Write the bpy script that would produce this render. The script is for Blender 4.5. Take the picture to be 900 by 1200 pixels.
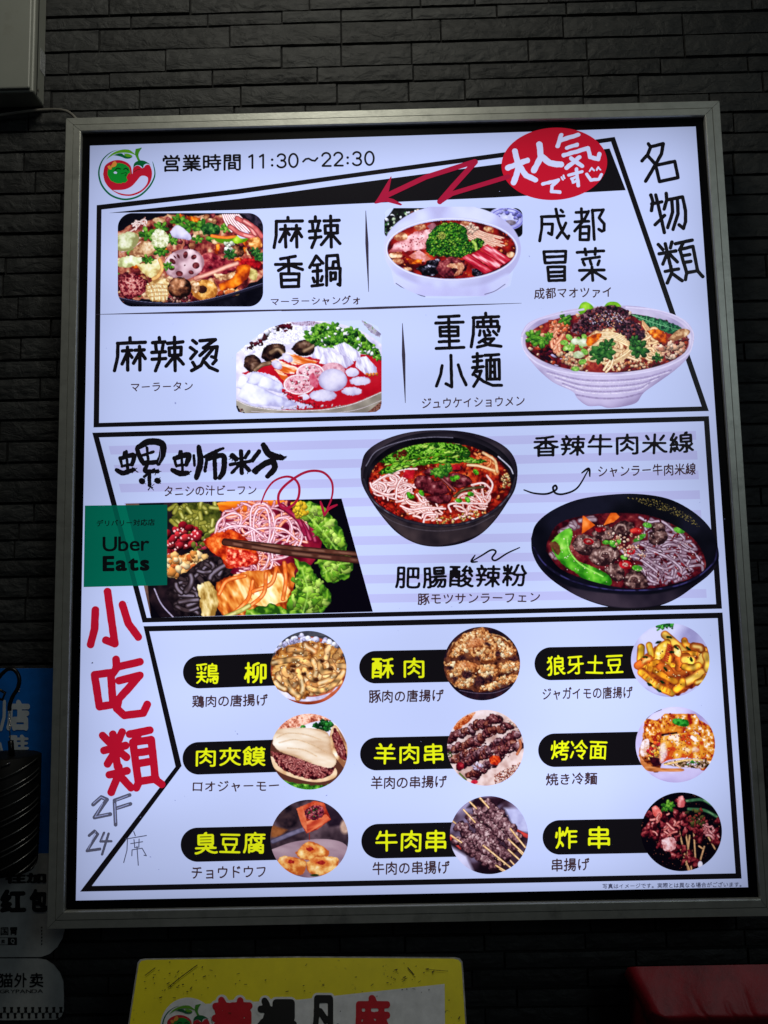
import bpy, math, random
import numpy as np
from mathutils import Vector, Euler

for _o in list(bpy.data.objects):
    bpy.data.objects.remove(_o, do_unlink=True)
scene = bpy.context.scene
COL = scene.collection

# ------------------------------------------------------------ camera
CAM = np.array([0.4856471, -1.2335310, 0.4360036])
ROT = (1.6800514, 0.0214175, 0.0119905)
FPX = 950.0
cd = bpy.data.cameras.new('camera')
cam = bpy.data.objects.new('camera', cd)
COL.objects.link(cam)
cam.location = CAM.tolist()
cam.rotation_euler = ROT
cd.sensor_fit = 'HORIZONTAL'
cd.sensor_width = 36.0
cd.lens = FPX / 900.0 * 36.0
cd.clip_start = 0.01
cd.clip_end = 60
scene.camera = cam

# ------------------------------------------------------------ world, lamps, exposure
w = bpy.data.worlds.new('World')
scene.world = w
w.use_nodes = True
w.node_tree.nodes['Background'].inputs[0].default_value = (0.75, 0.85, 1.0, 1)
w.node_tree.nodes['Background'].inputs[1].default_value = 0.012
scene.view_settings.view_transform = 'Standard'
scene.view_settings.look = 'None'
scene.view_settings.exposure = 0.0
scene.view_settings.gamma = 1.0
scene.cycles.max_bounces = 6


def area_lamp(name, loc, aim, size, power, color):
    ld = bpy.data.lights.new(name, 'AREA')
    ld.shape = 'RECTANGLE'
    ld.size, ld.size_y = size
    ld.energy = power
    ld.color = color
    o = bpy.data.objects.new(name, ld)
    COL.objects.link(o)
    o.location = loc
    o.rotation_euler = (Vector(aim) - Vector(loc)).to_track_quat('-Z', 'Y').to_euler()
    return o


# the shop-front lamp high on the left, out of the picture, and an added fill light from the front right to lift board, posters and lid
area_lamp('awning_lamp', (0.34, -0.66, 1.98), (0.38, 0.0, 0.9), (0.45, 0.30), 5.0, (1.0, 0.97, 0.84))
area_lamp('fill_lamp', (2.0, -2.6, 1.6), (0.5, 0, 0.3), (0.8, 0.8), 4.5, (0.80, 0.95, 1.0))

# ------------------------------------------------------------ from the picture to a plane of the place
_R = np.array(Euler(ROT, 'XYZ').to_matrix())
WALL = 0.085          # wall face; the sign's print lies at y = 0, its frame front just proud of it
FRONT = -0.0055


def P(px, py, y=0.0):
    px = np.asarray(px, float); py = np.asarray(py, float)
    d = np.stack([(px - 450) / FPX, -(py - 600) / FPX, -np.ones_like(px)], -1) @ _R.T
    t = (y - CAM[1]) / d[..., 1]
    return CAM + d * t[..., None]


def lin(c):
    c = np.clip(np.asarray(c, float) / 255.0, 0, 1)
    return np.where(c <= 0.04045, c / 12.92, ((c + 0.055) / 1.055) ** 2.4)


# ------------------------------------------------------------ object helpers
def tag(o, label=None, cat=None, group=None, kind=None):
    if label: o['label'] = label
    if cat: o['category'] = cat
    if group: o['group'] = group
    if kind: o['kind'] = kind
    return o


def empty(name, loc):
    o = bpy.data.objects.new(name, None)
    o.empty_display_size = 0.05
    COL.objects.link(o)
    o.location = loc
    return o


def link(name, me, parent=None):
    o = bpy.data.objects.new(name, me)
    COL.objects.link(o)
    if parent is not None:
        o.parent = parent
        loc = Vector((0, 0, 0)); q = parent
        while q is not None:
            loc += q.location; q = q.parent
        o.location = -loc
    return o


def arr_mesh(name, V, polys, mat, cols=None, smooth=False):
    """V (n,3); polys: list of 2-D integer arrays, each (m,k)"""
    me = bpy.data.meshes.new(name)
    V = np.asarray(V, np.float32)
    me.vertices.add(len(V)); me.vertices.foreach_set('co', V.ravel())
    polys = [p for p in polys if len(p)]
    nl = sum(p.size for p in polys); npoly = sum(len(p) for p in polys)
    loops = np.concatenate([p.ravel() for p in polys]).astype(np.int32)
    tot = np.concatenate([np.full(len(p), p.shape[1]) for p in polys]).astype(np.int32)
    start = np.r_[0, np.cumsum(tot)[:-1]].astype(np.int32)
    me.loops.add(nl); me.loops.foreach_set('vertex_index', loops)
    me.polygons.add(npoly); me.polygons.foreach_set('loop_start', start)
    me.polygons.foreach_set('loop_total', tot)
    if smooth: me.polygons.foreach_set('use_smooth', np.ones(npoly, bool))
    me.update(calc_edges=True)
    if cols is not None:
        a = me.color_attributes.new('Col', 'FLOAT_COLOR', 'POINT')
        c = np.ones((len(V), 4), np.float32); c[:, :3] = cols
        a.data.foreach_set('color', c.ravel())
    me.materials.append(mat)
    return me


class MB:
    def __init__(s): s.v = []; s.f = []

    def quad(s, a, b, c, d):
        n = len(s.v); s.v += [tuple(a), tuple(b), tuple(c), tuple(d)]; s.f.append((n, n + 1, n + 2, n + 3))

    def box(s, x0, x1, y0, y1, z0, z1):
        n = len(s.v)
        s.v += [(x, y, z) for x in (x0, x1) for y in (y0, y1) for z in (z0, z1)]
        s.f += [tuple(n + i for i in q) for q in ((0, 1, 3, 2), (4, 6, 7, 5), (0, 4, 5, 1), (2, 3, 7, 6), (0, 2, 6, 4), (1, 5, 7, 3))]

    def hexa(s, front, back):
        """front, back: four points each, same order"""
        n = len(s.v); s.v += [tuple(p) for p in front] + [tuple(p) for p in back]
        s.f += [(n, n + 1, n + 2, n + 3), (n + 7, n + 6, n + 5, n + 4)]
        for i in range(4):
            j = (i + 1) % 4
            s.f.append((n + i, n + 4 + i, n + 4 + j, n + j))

    def prism(s, ring_f, ring_b):
        n = len(s.v); k = len(ring_f)
        s.v += [tuple(p) for p in ring_f] + [tuple(p) for p in ring_b]
        s.f += [tuple(range(n, n + k)), tuple(range(n + 2 * k - 1, n + k - 1, -1))]
        for i in range(k):
            j = (i + 1) % k
            s.f.append((n + i, n + k + i, n + k + j, n + j))

    def tube(s, pts, r, k=8, close=False):
        pts = [Vector(p) for p in pts]; n = len(s.v); m = len(pts)
        rr = r if isinstance(r, (list, tuple)) else [r] * m
        up = Vector((0.13, 1, 0.07)).normalized()
        for i, p in enumerate(pts):
            t = (pts[min(i + 1, m - 1)] - pts[max(i - 1, 0)])
            if t.length < 1e-9: t = Vector((0, 0, 1))
            t.normalize(); a = t.cross(up)
            if a.length < 1e-3: a = t.cross(Vector((1, 0, 0)))
            a.normalize(); b = t.cross(a)
            for j in range(k):
                q = 2 * math.pi * j / k
                s.v.append(tuple(p + (a * math.cos(q) + b * math.sin(q)) * rr[i]))
        for i in range(m - 1):
            for j in range(k):
                j2 = (j + 1) % k
                s.f.append((n + i * k + j, n + i * k + j2, n + (i + 1) * k + j2, n + (i + 1) * k + j))
        s.f.append(tuple(n + j for j in range(k))[::-1]); s.f.append(tuple(n + (m - 1) * k + j for j in range(k)))

    def build(s, name, mat, parent=None, smooth=False, bevel=0):
        me = bpy.data.meshes.new(name); me.from_pydata(s.v, [], s.f); me.materials.append(mat)
        if smooth:
            me.polygons.foreach_set('use_smooth', [True] * len(me.polygons))
        o = link(name, me, parent)
        if bevel:
            m = o.modifiers.new('bevel', 'BEVEL'); m.width = bevel; m.segments = 2; m.limit_method = 'ANGLE'
        return o


# ------------------------------------------------------------ materials
def new_mat(name):
    m = bpy.data.materials.new(name); m.use_nodes = True
    nt = m.node_tree
    return m, nt, nt.nodes['Principled BSDF'], nt.nodes['Material Output']


def node(nt, t, **kw):
    n = nt.nodes.new(t)
    for k, v in kw.items():
        if k.startswith('i_'):
            n.inputs[k[2:].replace('_', ' ')].default_value = v
        else: setattr(n, k, v)
    return n


def surf(name, c, rough=0.6, metal=0.0, vary=0.25, scale=30.0, bump=0.0, bscale=200.0, spec=0.5, stretch=None, dirt=None):
    m, nt, b, _ = new_mat(name)
    L = nt.links.new
    tc = node(nt, 'ShaderNodeTexCoord')
    mp = node(nt, 'ShaderNodeMapping')
    if stretch: mp.inputs['Scale'].default_value = stretch
    L(tc.outputs['Object'], mp.inputs[0])
    n = node(nt, 'ShaderNodeTexNoise', i_Scale=scale, i_Detail=5.0, i_Roughness=0.6)
    L(mp.outputs[0], n.inputs['Vector'])
    cr = node(nt, 'ShaderNodeValToRGB')
    c = np.array(c, float)
    cr.color_ramp.elements[0].position = 0.3; cr.color_ramp.elements[1].position = 0.72
    cr.color_ramp.elements[0].color = (*(c * (1 - vary)), 1); cr.color_ramp.elements[1].color = (*np.clip(c * (1 + vary), 0, 1), 1)
    L(n.outputs['Fac'], cr.inputs[0])
    out = cr.outputs[0]
    if dirt:
        col, sc, lo, hi = dirt
        n2 = node(nt, 'ShaderNodeTexNoise', i_Scale=sc, i_Detail=8.0, i_Roughness=0.7)
        L(tc.outputs['Object'], n2.inputs['Vector'])
        mr = node(nt, 'ShaderNodeMapRange'); mr.inputs[1].default_value = lo; mr.inputs[2].default_value = hi
        L(n2.outputs['Fac'], mr.inputs[0])
        mx = node(nt, 'ShaderNodeMix', data_type='RGBA')
        mx.inputs['B'].default_value = (*col, 1)
        L(mr.outputs[0], mx.inputs['Factor']); L(out, mx.inputs['A']); out = mx.outputs['Result']
    L(out, b.inputs['Base Color'])
    b.inputs['Roughness'].default_value = rough; b.inputs['Metallic'].default_value = metal
    b.inputs['Specular IOR Level'].default_value = spec
    if bump:
        nb = node(nt, 'ShaderNodeTexNoise', i_Scale=bscale, i_Detail=6.0, i_Roughness=0.65)
        L(mp.outputs[0], nb.inputs['Vector'])
        bp = node(nt, 'ShaderNodeBump'); bp.inputs['Strength'].default_value = 1.0; bp.inputs['Distance'].default_value = bump
        L(nb.outputs['Fac'], bp.inputs['Height']); L(bp.outputs[0], b.inputs['Normal'])
    return m


def attr_print(name, emit, rough=0.35, spec=0.4, basef=0.0):
    """print whose ink colours are stored on the mesh; emit: backlit sheet or plain poster"""
    m, nt, b, _ = new_mat(name)
    L = nt.links.new
    a = node(nt, 'ShaderNodeAttribute', attribute_name='Col')
    b.inputs['Roughness'].default_value = rough
    b.inputs['Specular IOR Level'].default_value = spec
    if not emit:
        tc = node(nt, 'ShaderNodeTexCoord')
        n = node(nt, 'ShaderNodeTexNoise', i_Scale=55.0, i_Detail=8.0, i_Roughness=0.7)
        L(tc.outputs['Object'], n.inputs['Vector'])
        mr = node(nt, 'ShaderNodeMapRange'); mr.inputs[1].default_value = 0.3; mr.inputs[2].default_value = 0.7
        mr.inputs[3].default_value = 0.82; mr.inputs[4].default_value = 1.08
        L(n.outputs['Fac'], mr.inputs[0])
        vm = node(nt, 'ShaderNodeVectorMath', operation='SCALE')
        L(a.outputs['Color'], vm.inputs[0]); L(mr.outputs[0], vm.inputs['Scale'])
        L(vm.outputs[0], b.inputs['Base Color'])
        return m
    # the tubes behind the sheet: gently uneven, weaker along the edges of the box
    b.inputs['Base Color'].default_value = (0.006, 0.006, 0.006, 1)
    tc = node(nt, 'ShaderNodeTexCoord')
    g = node(nt, 'ShaderNodeNewGeometry')
    sx = node(nt, 'ShaderNodeSeparateXYZ'); L(g.outputs['Position'], sx.inputs[0])
    n = node(nt, 'ShaderNodeTexNoise', i_Scale=2.3, i_Detail=1.0); L(g.outputs['Position'], n.inputs['Vector'])
    mr = node(nt, 'ShaderNodeMapRange'); mr.inputs[1].default_value = 0.3; mr.inputs[2].default_value = 0.7
    mr.inputs[3].default_value = 0.93; mr.inputs[4].default_value = 1.26
    L(n.outputs['Fac'], mr.inputs[0])

    def m2(op, x, y):
        q = node(nt, 'ShaderNodeMath', operation=op)
        for i, v in enumerate((x, y)):
            if isinstance(v, (int, float)): q.inputs[i].default_value = v
            elif v is not None: L(v, q.inputs[i])
        return q.outputs[0]

    def fall(sock, lo, hi, width, amt):
        d1 = m2('SUBTRACT', sock, lo); d2 = m2('SUBTRACT', hi, sock)
        d = m2('MAXIMUM', m2('MINIMUM', d1, d2), 0.0)
        e = m2('POWER', 2.718, m2('MULTIPLY', d, -1.0 / width))
        return m2('SUBTRACT', 1.0, m2('MULTIPLY', e, amt))
    # tubes lie level: faint brighter bands every 13 cm
    s = m2('SINE', m2('MULTIPLY', sx.outputs['Z'], 2 * math.pi / 0.135), None)
    s = m2('ADD', 1.0, m2('MULTIPLY', s, 0.022))
    k = m2('MULTIPLY', fall(sx.outputs['X'], 0.0, 1.0, 0.085, 0.34), fall(sx.outputs['Z'], 0.0, 1.19, 0.075, 0.42))
    k = m2('MULTIPLY', m2('MULTIPLY', k, s), mr.outputs[0])
    L(a.outputs['Color'], b.inputs['Emission Color'])
    L(k, b.inputs['Emission Strength'])
    return m


M = {}
M['backlit'] = attr_print('backlit_print_sheet', True, 0.30, 0.12)
M['poster'] = attr_print('poster_print', False, 0.42, 0.4)
M['alu'] = surf('brushed_aluminium', (0.50, 0.51, 0.46), 0.40, 0.60, 0.10, 60, 0.0002, 300, stretch=(1, 1, 1), dirt=((0.20, 0.20, 0.18), 14, 0.56, 0.80))
M['alu_v'] = M['alu']
M['black_gap'] = surf('black_acrylic_margin', (0.003, 0.003, 0.004), 0.4, 0, 0.3, spec=0.06)
M['case'] = surf('sign_case_steel', (0.05, 0.05, 0.05), 0.5, 0.2)
M['mortar'] = surf('dark_joint', (0.010, 0.010, 0.010), 0.95)
M['boxwhite'] = surf('cream_enamel', (0.25, 0.26, 0.23), 0.45, 0, 0.06, 12, dirt=((0.16, 0.15, 0.12), 9, 0.58, 0.85))
M['cable'] = surf('grey_cable', (0.16, 0.15, 0.13), 0.5)
M['gloss_black'] = surf('glossy_black_nylon', (0.006, 0.006, 0.006), 0.22, 0, 0.3, 30, 0.0012, 160)
M['blackmetal'] = surf('black_metal', (0.01, 0.01, 0.01), 0.3, 0.4)
M['redvinyl'] = surf('red_vinyl', (0.30, 0.008, 0.016), 0.42, 0, 0.22, 18, 0.0008, 60, dirt=((0.10, 0.004, 0.008), 11, 0.52, 0.75))
M['chain'] = surf('nickel_chain', (0.6, 0.55, 0.5), 0.25, 1.0)


def brick_material():
    m, nt, b, _ = new_mat('dark_split_stone')
    L = nt.links.new
    g = node(nt, 'ShaderNodeNewGeometry')
    oi = node(nt, 'ShaderNodeObjectInfo')
    n = node(nt, 'ShaderNodeTexNoise', i_Scale=26.0, i_Detail=8.0, i_Roughness=0.68)
    L(g.outputs['Position'], n.inputs['Vector'])
    cr = node(nt, 'ShaderNodeValToRGB')
    e = cr.color_ramp.elements
    e[0].position = 0.3; e[0].color = (0.0125, 0.0135, 0.014, 1); e[1].position = 0.75; e[1].color = (0.031, 0.032, 0.031, 1)
    L(n.outputs['Fac'], cr.inputs[0])
    mr = node(nt, 'ShaderNodeMapRange'); mr.inputs[3].default_value = 0.6; mr.inputs[4].default_value = 1.45
    L(oi.outputs['Random'], mr.inputs[0])
    vm = node(nt, 'ShaderNodeVectorMath', operation='SCALE'); L(cr.outputs[0], vm.inputs[0]); L(mr.outputs[0], vm.inputs['Scale'])
    L(vm.outputs[0], b.inputs['Base Color'])
    b.inputs['Roughness'].default_value = 0.62
    mp = node(nt, 'ShaderNodeMapping'); mp.inputs['Scale'].default_value = (1, 1, 1.6)
    L(g.outputs['Position'], mp.inputs[0])
    n1 = node(nt, 'ShaderNodeTexNoise', i_Scale=34.0, i_Detail=9.0, i_Roughness=0.6, i_Distortion=0.8)
    v = node(nt, 'ShaderNodeTexVoronoi', i_Scale=70.0); v.feature = 'SMOOTH_F1'
    n3 = node(nt, 'ShaderNodeTexNoise', i_Scale=8.0, i_Detail=3.0)
    L(mp.outputs[0], n1.inputs['Vector']); L(mp.outputs[0], n3.inputs['Vector'])
    mw = node(nt, 'ShaderNodeMix', data_type='VECTOR'); mw.inputs['Factor'].default_value = 0.06
    L(mp.outputs[0], mw.inputs['A']); L(n3.outputs['Color'], mw.inputs['B']); L(mw.outputs['Result'], v.inputs['Vector'])
    ad = node(nt, 'ShaderNodeMath', operation='MULTIPLY_ADD'); ad.inputs[1].default_value = 0.30
    L(v.outputs['Distance'], ad.inputs[0]); L(n1.outputs['Fac'], ad.inputs[2])
    bp = node(nt, 'ShaderNodeBump'); bp.inputs['Distance'].default_value = 0.0048; bp.inputs['Strength'].default_value = 1.0
    L(ad.outputs[0], bp.inputs['Height']); L(bp.outputs[0], b.inputs['Normal'])
    return m


M['brick'] = brick_material()

# ------------------------------------------------------------ the wall: ledge-stone tiles in uneven courses
rng = random.Random(5)
ys = [20, 35, 61, 87, 106, 130, 153, 177, 200, 226, 249, 272.5, 300, 319, 346, 373, 394.5, 421, 442, 468, 491]
y = 491
while y < 1500:
    y += rng.choice([20.5, 22.5, 25, 27.5]); ys.append(y)
y = 20
while y > -190:
    y -= rng.choice([20, 24, 17, 27]); ys.insert(0, y)
zs = [float(P(60, v, WALL)[2]) for v in ys]
wl = MB()
wl.quad((-0.62, WALL + 0.0055, zs[-1]), (1.75, WALL + 0.0055, zs[-1]), (1.75, WALL + 0.0055, zs[0]), (-0.62, WALL + 0.0055, zs[0]))
wall = wl.build('wall', M['mortar'])
tag(wall, 'dark grey split stone tile wall', kind='structure')


def brick_mesh(seed):
    r = random.Random(seed)
    nx, nz = 9, 3
    V = []; F = []
    for i in range(nx + 1):
        for j in range(nz + 1):
            u, v_ = i / nx, j / nz
            edge = (i in (0, nx)) or (j in (0, nz))
            yy = 0.0010 if edge else -0.0002 - 0.0012 * r.random() ** 2
            du = (r.random() - .5) * 0.012 if not edge else 0
            dv = (r.random() - .5) * 0.05 if 0 < i < nx and j in (0, nz) else 0
            dv = -abs(dv) if j == nz else abs(dv)
            V.append((u + du, yy, v_ + dv))
    idx = lambda i, j: i * (nz + 1) + j
    for i in range(nx):
        for j in range(nz):
            F.append((idx(i, j), idx(i + 1, j), idx(i + 1, j + 1), idx(i, j + 1)))
    ring = [idx(i, 0) for i in range(nx + 1)] + [idx(nx, j) for j in range(1, nz + 1)] + [idx(i, nz) for i in range(nx - 1, -1, -1)] + [idx(0, j) for j in range(nz - 1, 0, -1)]
    n = len(V)
    for k in ring: V.append((V[k][0], 0.008, V[k][2]))
    for a in range(len(ring)):
        b2 = (a + 1) % len(ring)
        F.append((ring[a], n + a, n + b2, ring[b2]))
    me = bpy.data.meshes.new('brick'); me.from_pydata(V, [], F); me.materials.append(M['brick']); me.polygons.foreach_set('use_smooth', [False for i in range(len(F))])
    return me


bm_ = [brick_mesh(s) for s in range(14)]
known = {20: [-60, 104 - 104 + 0, 153, 243], 35: [0, 116, 269, 400], 61: [-30, 80, 194, 330], 87: [40, 128, 249, 372], 106: [60, 163, 282, 395]}
nb = 0
inner = (P(77, 138, WALL)[0] + 0.07, P(843, 118, WALL)[0] - 0.09)
zin = (P(450, 1075, WALL)[2] + 0.08, P(450, 130, WALL)[2] - 0.09)
for k in range(len(zs) - 1):
    zt, zb = zs[k], zs[k + 1]
    x = -0.60 - rng.random() * 0.1
    cuts = [x]
    if ys[k] in known:
        pre = [float(P(a, ys[k] + 10, WALL)[0]) for a in known[ys[k]]]
        cuts = [pre[0] - 0.16 - 0.1 * rng.random(), *pre]
        cuts.insert(0, cuts[0] - 0.15)
    while cuts[-1] < 1.62:
        cuts.append(cuts[-1] + rng.choice([0.10, 0.125, 0.15, 0.175, 0.205]) * rng.uniform(0.95, 1.05))
    for a, b2 in zip(cuts[:-1], cuts[1:]):
        if a > inner[0] and b2 < inner[1] and zb > zin[0] and zt < zin[1]: continue   # nothing of these shows behind the sign
        o = bpy.data.objects.new('brick', rng.choice(bm_))
        COL.objects.link(o); o.parent = wall
        gap = 0.0017
        o.location = (a + gap, WALL + rng.uniform(-0.002, 0.002), zb + gap)
        o.scale = (b2 - a - 2 * gap, 1, zt - zb - 2.2 * gap)
        nb += 1
print('bricks', nb)
# ------------------------------------------------------------ flat print: outlines from distance fields
def catmull(pts, n=8):
    p = np.asarray(pts, float)
    if len(p) < 3: return p
    q = np.vstack([2 * p[0] - p[1], p, 2 * p[-1] - p[-2]])
    out = []
    for i in range(1, len(q) - 2):
        for t in np.arange(n) / n:
            out.append(0.5 * (2 * q[i] + (q[i + 1] - q[i - 1]) * t + (2 * q[i - 1] - 5 * q[i] + 4 * q[i + 1] - q[i + 2]) * t * t + (-q[i - 1] + 3 * q[i] - 3 * q[i + 1] + q[i + 2]) * t ** 3))
    out.append(q[-2])
    return np.array(out)


def seg_dist(X, Y, a, b, ra=0.0, rb=0.0):
    dx, dy = b[0] - a[0], b[1] - a[1]
    L2 = dx * dx + dy * dy + 1e-12
    t = np.clip(((X - a[0]) * dx + (Y - a[1]) * dy) / L2, 0, 1)
    return np.hypot(X - a[0] - t * dx, Y - a[1] - t * dy) - (ra + (rb - ra) * t)


def hash2(ix, iy, seed):
    h = (ix.astype(np.int64) * 374761393 + iy.astype(np.int64) * 668265263 + seed * 974634777) & 0xffffffff
    h = ((h ^ (h >> 13)) * 1274126177) & 0xffffffff
    return ((h ^ (h >> 16)) & 0xffff) / 65535.0


def vnoise(x, y, seed=0):
    ix = np.floor(x); iy = np.floor(y); fx = x - ix; fy = y - iy
    fx = fx * fx * (3 - 2 * fx); fy = fy * fy * (3 - 2 * fy)
    a = hash2(ix, iy, seed); b = hash2(ix + 1, iy, seed); c = hash2(ix, iy + 1, seed); d = hash2(ix + 1, iy + 1, seed)
    return (a * (1 - fx) + b * fx) * (1 - fy) + (c * (1 - fx) + d * fx) * fy


def fbm(x, y, seed=0, o=3):
    s = 0; a = 1.0; t = 0
    for k in range(o):
        s = s + a * vnoise(x * 2.03 ** k, y * 2.03 ** k, seed + 17 * k); t += a; a *= 0.55
    return s / t


def march(F, X0, Y0, s, C=None):
    """outline of F>0 as polygons, in picture units; returns pts, polys, colours"""
    ins = F > 0
    c = np.stack([ins[:-1, :-1], ins[:-1, 1:], ins[1:, 1:], ins[1:, :-1]], -1)
    n = c.sum(-1)
    V = []; polys = []; cols = []; base = 0
    full = n == 4
    if C is None:
        for i in np.nonzero(full.any(1))[0]:
            r = np.r_[0, full[i].astype(np.int8), 0]; d = np.diff(r)
            a = np.nonzero(d == 1)[0]; b = np.nonzero(d == -1)[0]
            q = np.empty((len(a), 4, 2)); q[:, 0] = np.c_[a, np.full(len(a), i)]; q[:, 1] = np.c_[b, np.full(len(a), i)]
            q[:, 2] = np.c_[b, np.full(len(a), i + 1)]; q[:, 3] = np.c_[a, np.full(len(a), i + 1)]
            V.append(q.reshape(-1, 2)); polys.append(base + np.arange(len(a) * 4).reshape(-1, 4)); base += len(a) * 4
    else:
        h, w_ = F.shape
        used = np.zeros(F.shape, bool)
        used[:-1, :-1] |= full; used[:-1, 1:] |= full; used[1:, 1:] |= full; used[1:, :-1] |= full
        idm = np.full(F.shape, -1); idm[used] = np.arange(used.sum())
        yy, xx = np.nonzero(used); V.append(np.c_[xx, yy].astype(float)); cols.append(C[used])
        i, j = np.nonzero(full)
        polys.append(np.stack([idm[i, j], idm[i, j + 1], idm[i + 1, j + 1], idm[i + 1, j]], -1)); base = len(yy)
    i, j = np.nonzero((n > 0) & (n < 4))
    if len(i):
        cc = c[i, j]; code = cc @ np.array([1, 2, 4, 8])
        off = [(0, 0), (0, 1), (1, 1), (1, 0)]
        for cd_ in np.unique(code):
            m = code == cd_; ii, jj = i[m], j[m]
            bits = [(cd_ >> q) & 1 for q in range(4)]
            pts = []; pc = []
            for q in range(4):
                q2 = (q + 1) % 4
                a = (ii + off[q][0], jj + off[q][1]); b = (ii + off[q2][0], jj + off[q2][1])
                if bits[q]:
                    pts.append(np.c_[a[1], a[0]].astype(float))
                    if C is not None: pc.append(C[a])
                if bits[q] != bits[q2]:
                    fa, fb = F[a], F[b]; t = (fa / (fa - fb))[:, None]
                    pts.append(np.c_[a[1], a[0]] * (1 - t) + np.c_[b[1], b[0]] * t)
                    if C is not None: pc.append(C[a] if bits[q] else C[b])
            k = len(pts)
            V.append(np.stack(pts, 1).reshape(-1, 2)); polys.append(base + np.arange(len(ii) * k).reshape(-1, k)); base += len(ii) * k
            if C is not None: cols.append(np.stack(pc, 1).reshape(-1, 3))
    if not V: return None
    V = np.vstack(V); V = np.c_[X0 + V[:, 0] / s, Y0 + V[:, 1] / s]
    return V, polys, (np.vstack(cols) if C is not None else None)


class Sheet:
    """collects shapes of flat print for one part"""
    def __init__(s, stack=False): s.V = []; s.P = []; s.C = []; s.n = 0; s.stack = stack; s.Z = []

    def add(s, r, color):
        if r is None: return
        V, polys, cols = r
        s.Z.append(np.full(len(V), len(s.Z), float))
        s.V.append(V); s.P += [p + s.n for p in polys]; s.n += len(V)
        s.C.append(np.tile(lin(color), (len(V), 1)) if cols is None else cols)

    def poly(s, pts, color):
        p = np.asarray(pts, float)
        s.Z.append(np.full(len(p), len(s.Z), float))
        s.V.append(p); s.P.append(np.arange(s.n, s.n + len(p))[None]); s.n += len(p)
        s.C.append(np.tile(lin(color), (len(p), 1)))

    def build(s, name, layer, mat, parent, proj=None, label=None):
        V = np.vstack(s.V)
        if s.stack: layer = layer + np.concatenate(s.Z) * 0.07
        if proj is None: W3 = P(V[:, 0], V[:, 1], -0.00035 * layer)
        else: W3 = proj(V, layer)
        o = link(name, arr_mesh(name, W3, s.P, mat, np.vstack(s.C)), parent)
        if label: o['label'] = label
        return o


CR = {'0': (0, 0, 1), 'a': (180, 160, 3.3333), 'b': (305, 240, 6.4286), 'c': (610, 235, 7.5), 'd': (460, 360, 5.625), 'e': (740, 155, 6.316),
      'f': (120, 500, 4.0909), 'g': (600, 500, 3.913), 'h': (450, 635, 4.5), 'i': (200, 720, 4.0909), 'j': (410, 720, 4.0909),
      'k': (620, 720, 3.4615), 'l': (200, 920, 4.0909), 'm': (410, 920, 4.0909), 'n': (620, 920, 3.2143), 'o': (80, 350, 2.25),
      'p': (90, 585, 8.1818), 'q': (580, 140, 4.5), 'r': (400, 160, 4.0909), 's': (0, 680, 3.1591), 't': (300, 535, 7.5),
      'L': (105, 160, 10.0)}


def tr(c, pts):
    x0, y0, s = CR[c] if isinstance(c, str) else c
    p = np.asarray(pts, float)
    return np.c_[x0 + p[:, 0] / s, y0 + p[:, 1] / s]


def strokes(c, paths, r, color, sheet, smooth=False, res=4.0, rough=0.0, rs=0.35, taper=0, hollow=0, wob=0.0, seed=1):
    """round pen strokes; r in the same units as the paths"""
    sc = (CR[c] if isinstance(c, str) else c)[2]
    Q = []
    for i, p in enumerate(paths):
        rr = r
        if not isinstance(p, list): p, rr = p
        q = tr(c, p)
        if smooth: q = catmull(q)
        m = len(q); t = np.linspace(0, 1, m)
        if taper: rad = rr / sc * (1 - taper * np.abs(2 * t - 1) ** 3)
        else: rad = np.full(m, rr / sc)
        Q.append((q, rad))
    A = np.vstack([q for q, _ in Q]); R = max(rad.max() for _, rad in Q) + 1.5
    x0, y0 = A.min(0) - R; x1, y1 = A.max(0) + R
    X, Y = np.meshgrid(np.arange(x0, x1, 1 / res), np.arange(y0, y1, 1 / res))
    Xw, Yw = X, Y
    if wob:
        Xw = X + wob * (vnoise(X * .25, Y * .25, seed) - .5); Yw = Y + wob * (vnoise(X * .25, Y * .25, seed + 5) - .5)
    D = np.full(X.shape, 1e3)
    for q, rad in Q:
        for a in range(len(q) - 1):
            lo = np.minimum(q[a], q[a + 1]) - rad.max() - 1.2; hi = np.maximum(q[a], q[a + 1]) + rad.max() + 1.2
            i0, i1 = max(0, int((lo[1] - y0) * res)), int((hi[1] - y0) * res) + 2
            j0, j1 = max(0, int((lo[0] - x0) * res)), int((hi[0] - x0) * res) + 2
            D[i0:i1, j0:j1] = np.minimum(D[i0:i1, j0:j1], seg_dist(Xw[i0:i1, j0:j1], Yw[i0:i1, j0:j1], q[a], q[a + 1], rad[a], rad[a + 1]))
    F = -D
    if rough: F = F + rough * (fbm(X * rs, Y * rs, seed) - 0.5)
    if hollow:
        F = np.minimum(F, np.where(F > 0.25, hollow * (fbm(X * 1.1 + Y * .8, (Y - X) * .25, seed + 3) - 0.36), 1))
    sheet.add(march(F, x0, y0, res), color)


# ---- lettering: the built-in typeface thinned to its centre line and drawn again with a round pen
EM = 112
_gl = {}


def raster_text(ch):
    cu = bpy.data.curves.new('glyph', 'FONT'); cu.body = ch; cu.resolution_u = 4; cu.fill_mode = 'FRONT'
    o = bpy.data.objects.new('glyph', cu); COL.objects.link(o)
    dg = bpy.context.evaluated_depsgraph_get()
    me = o.evaluated_get(dg).to_mesh()
    me.calc_loop_triangles()
    v = np.array([q.co[:2] for q in me.vertices], float).reshape(-1, 2)
    t = np.array([q.vertices[:] for q in me.loop_triangles], int).reshape(-1, 3)
    o.to_mesh_clear() if hasattr(o, 'to_mesh_clear') else None
    bpy.data.objects.remove(o); bpy.data.curves.remove(cu)
    return v, t


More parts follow.
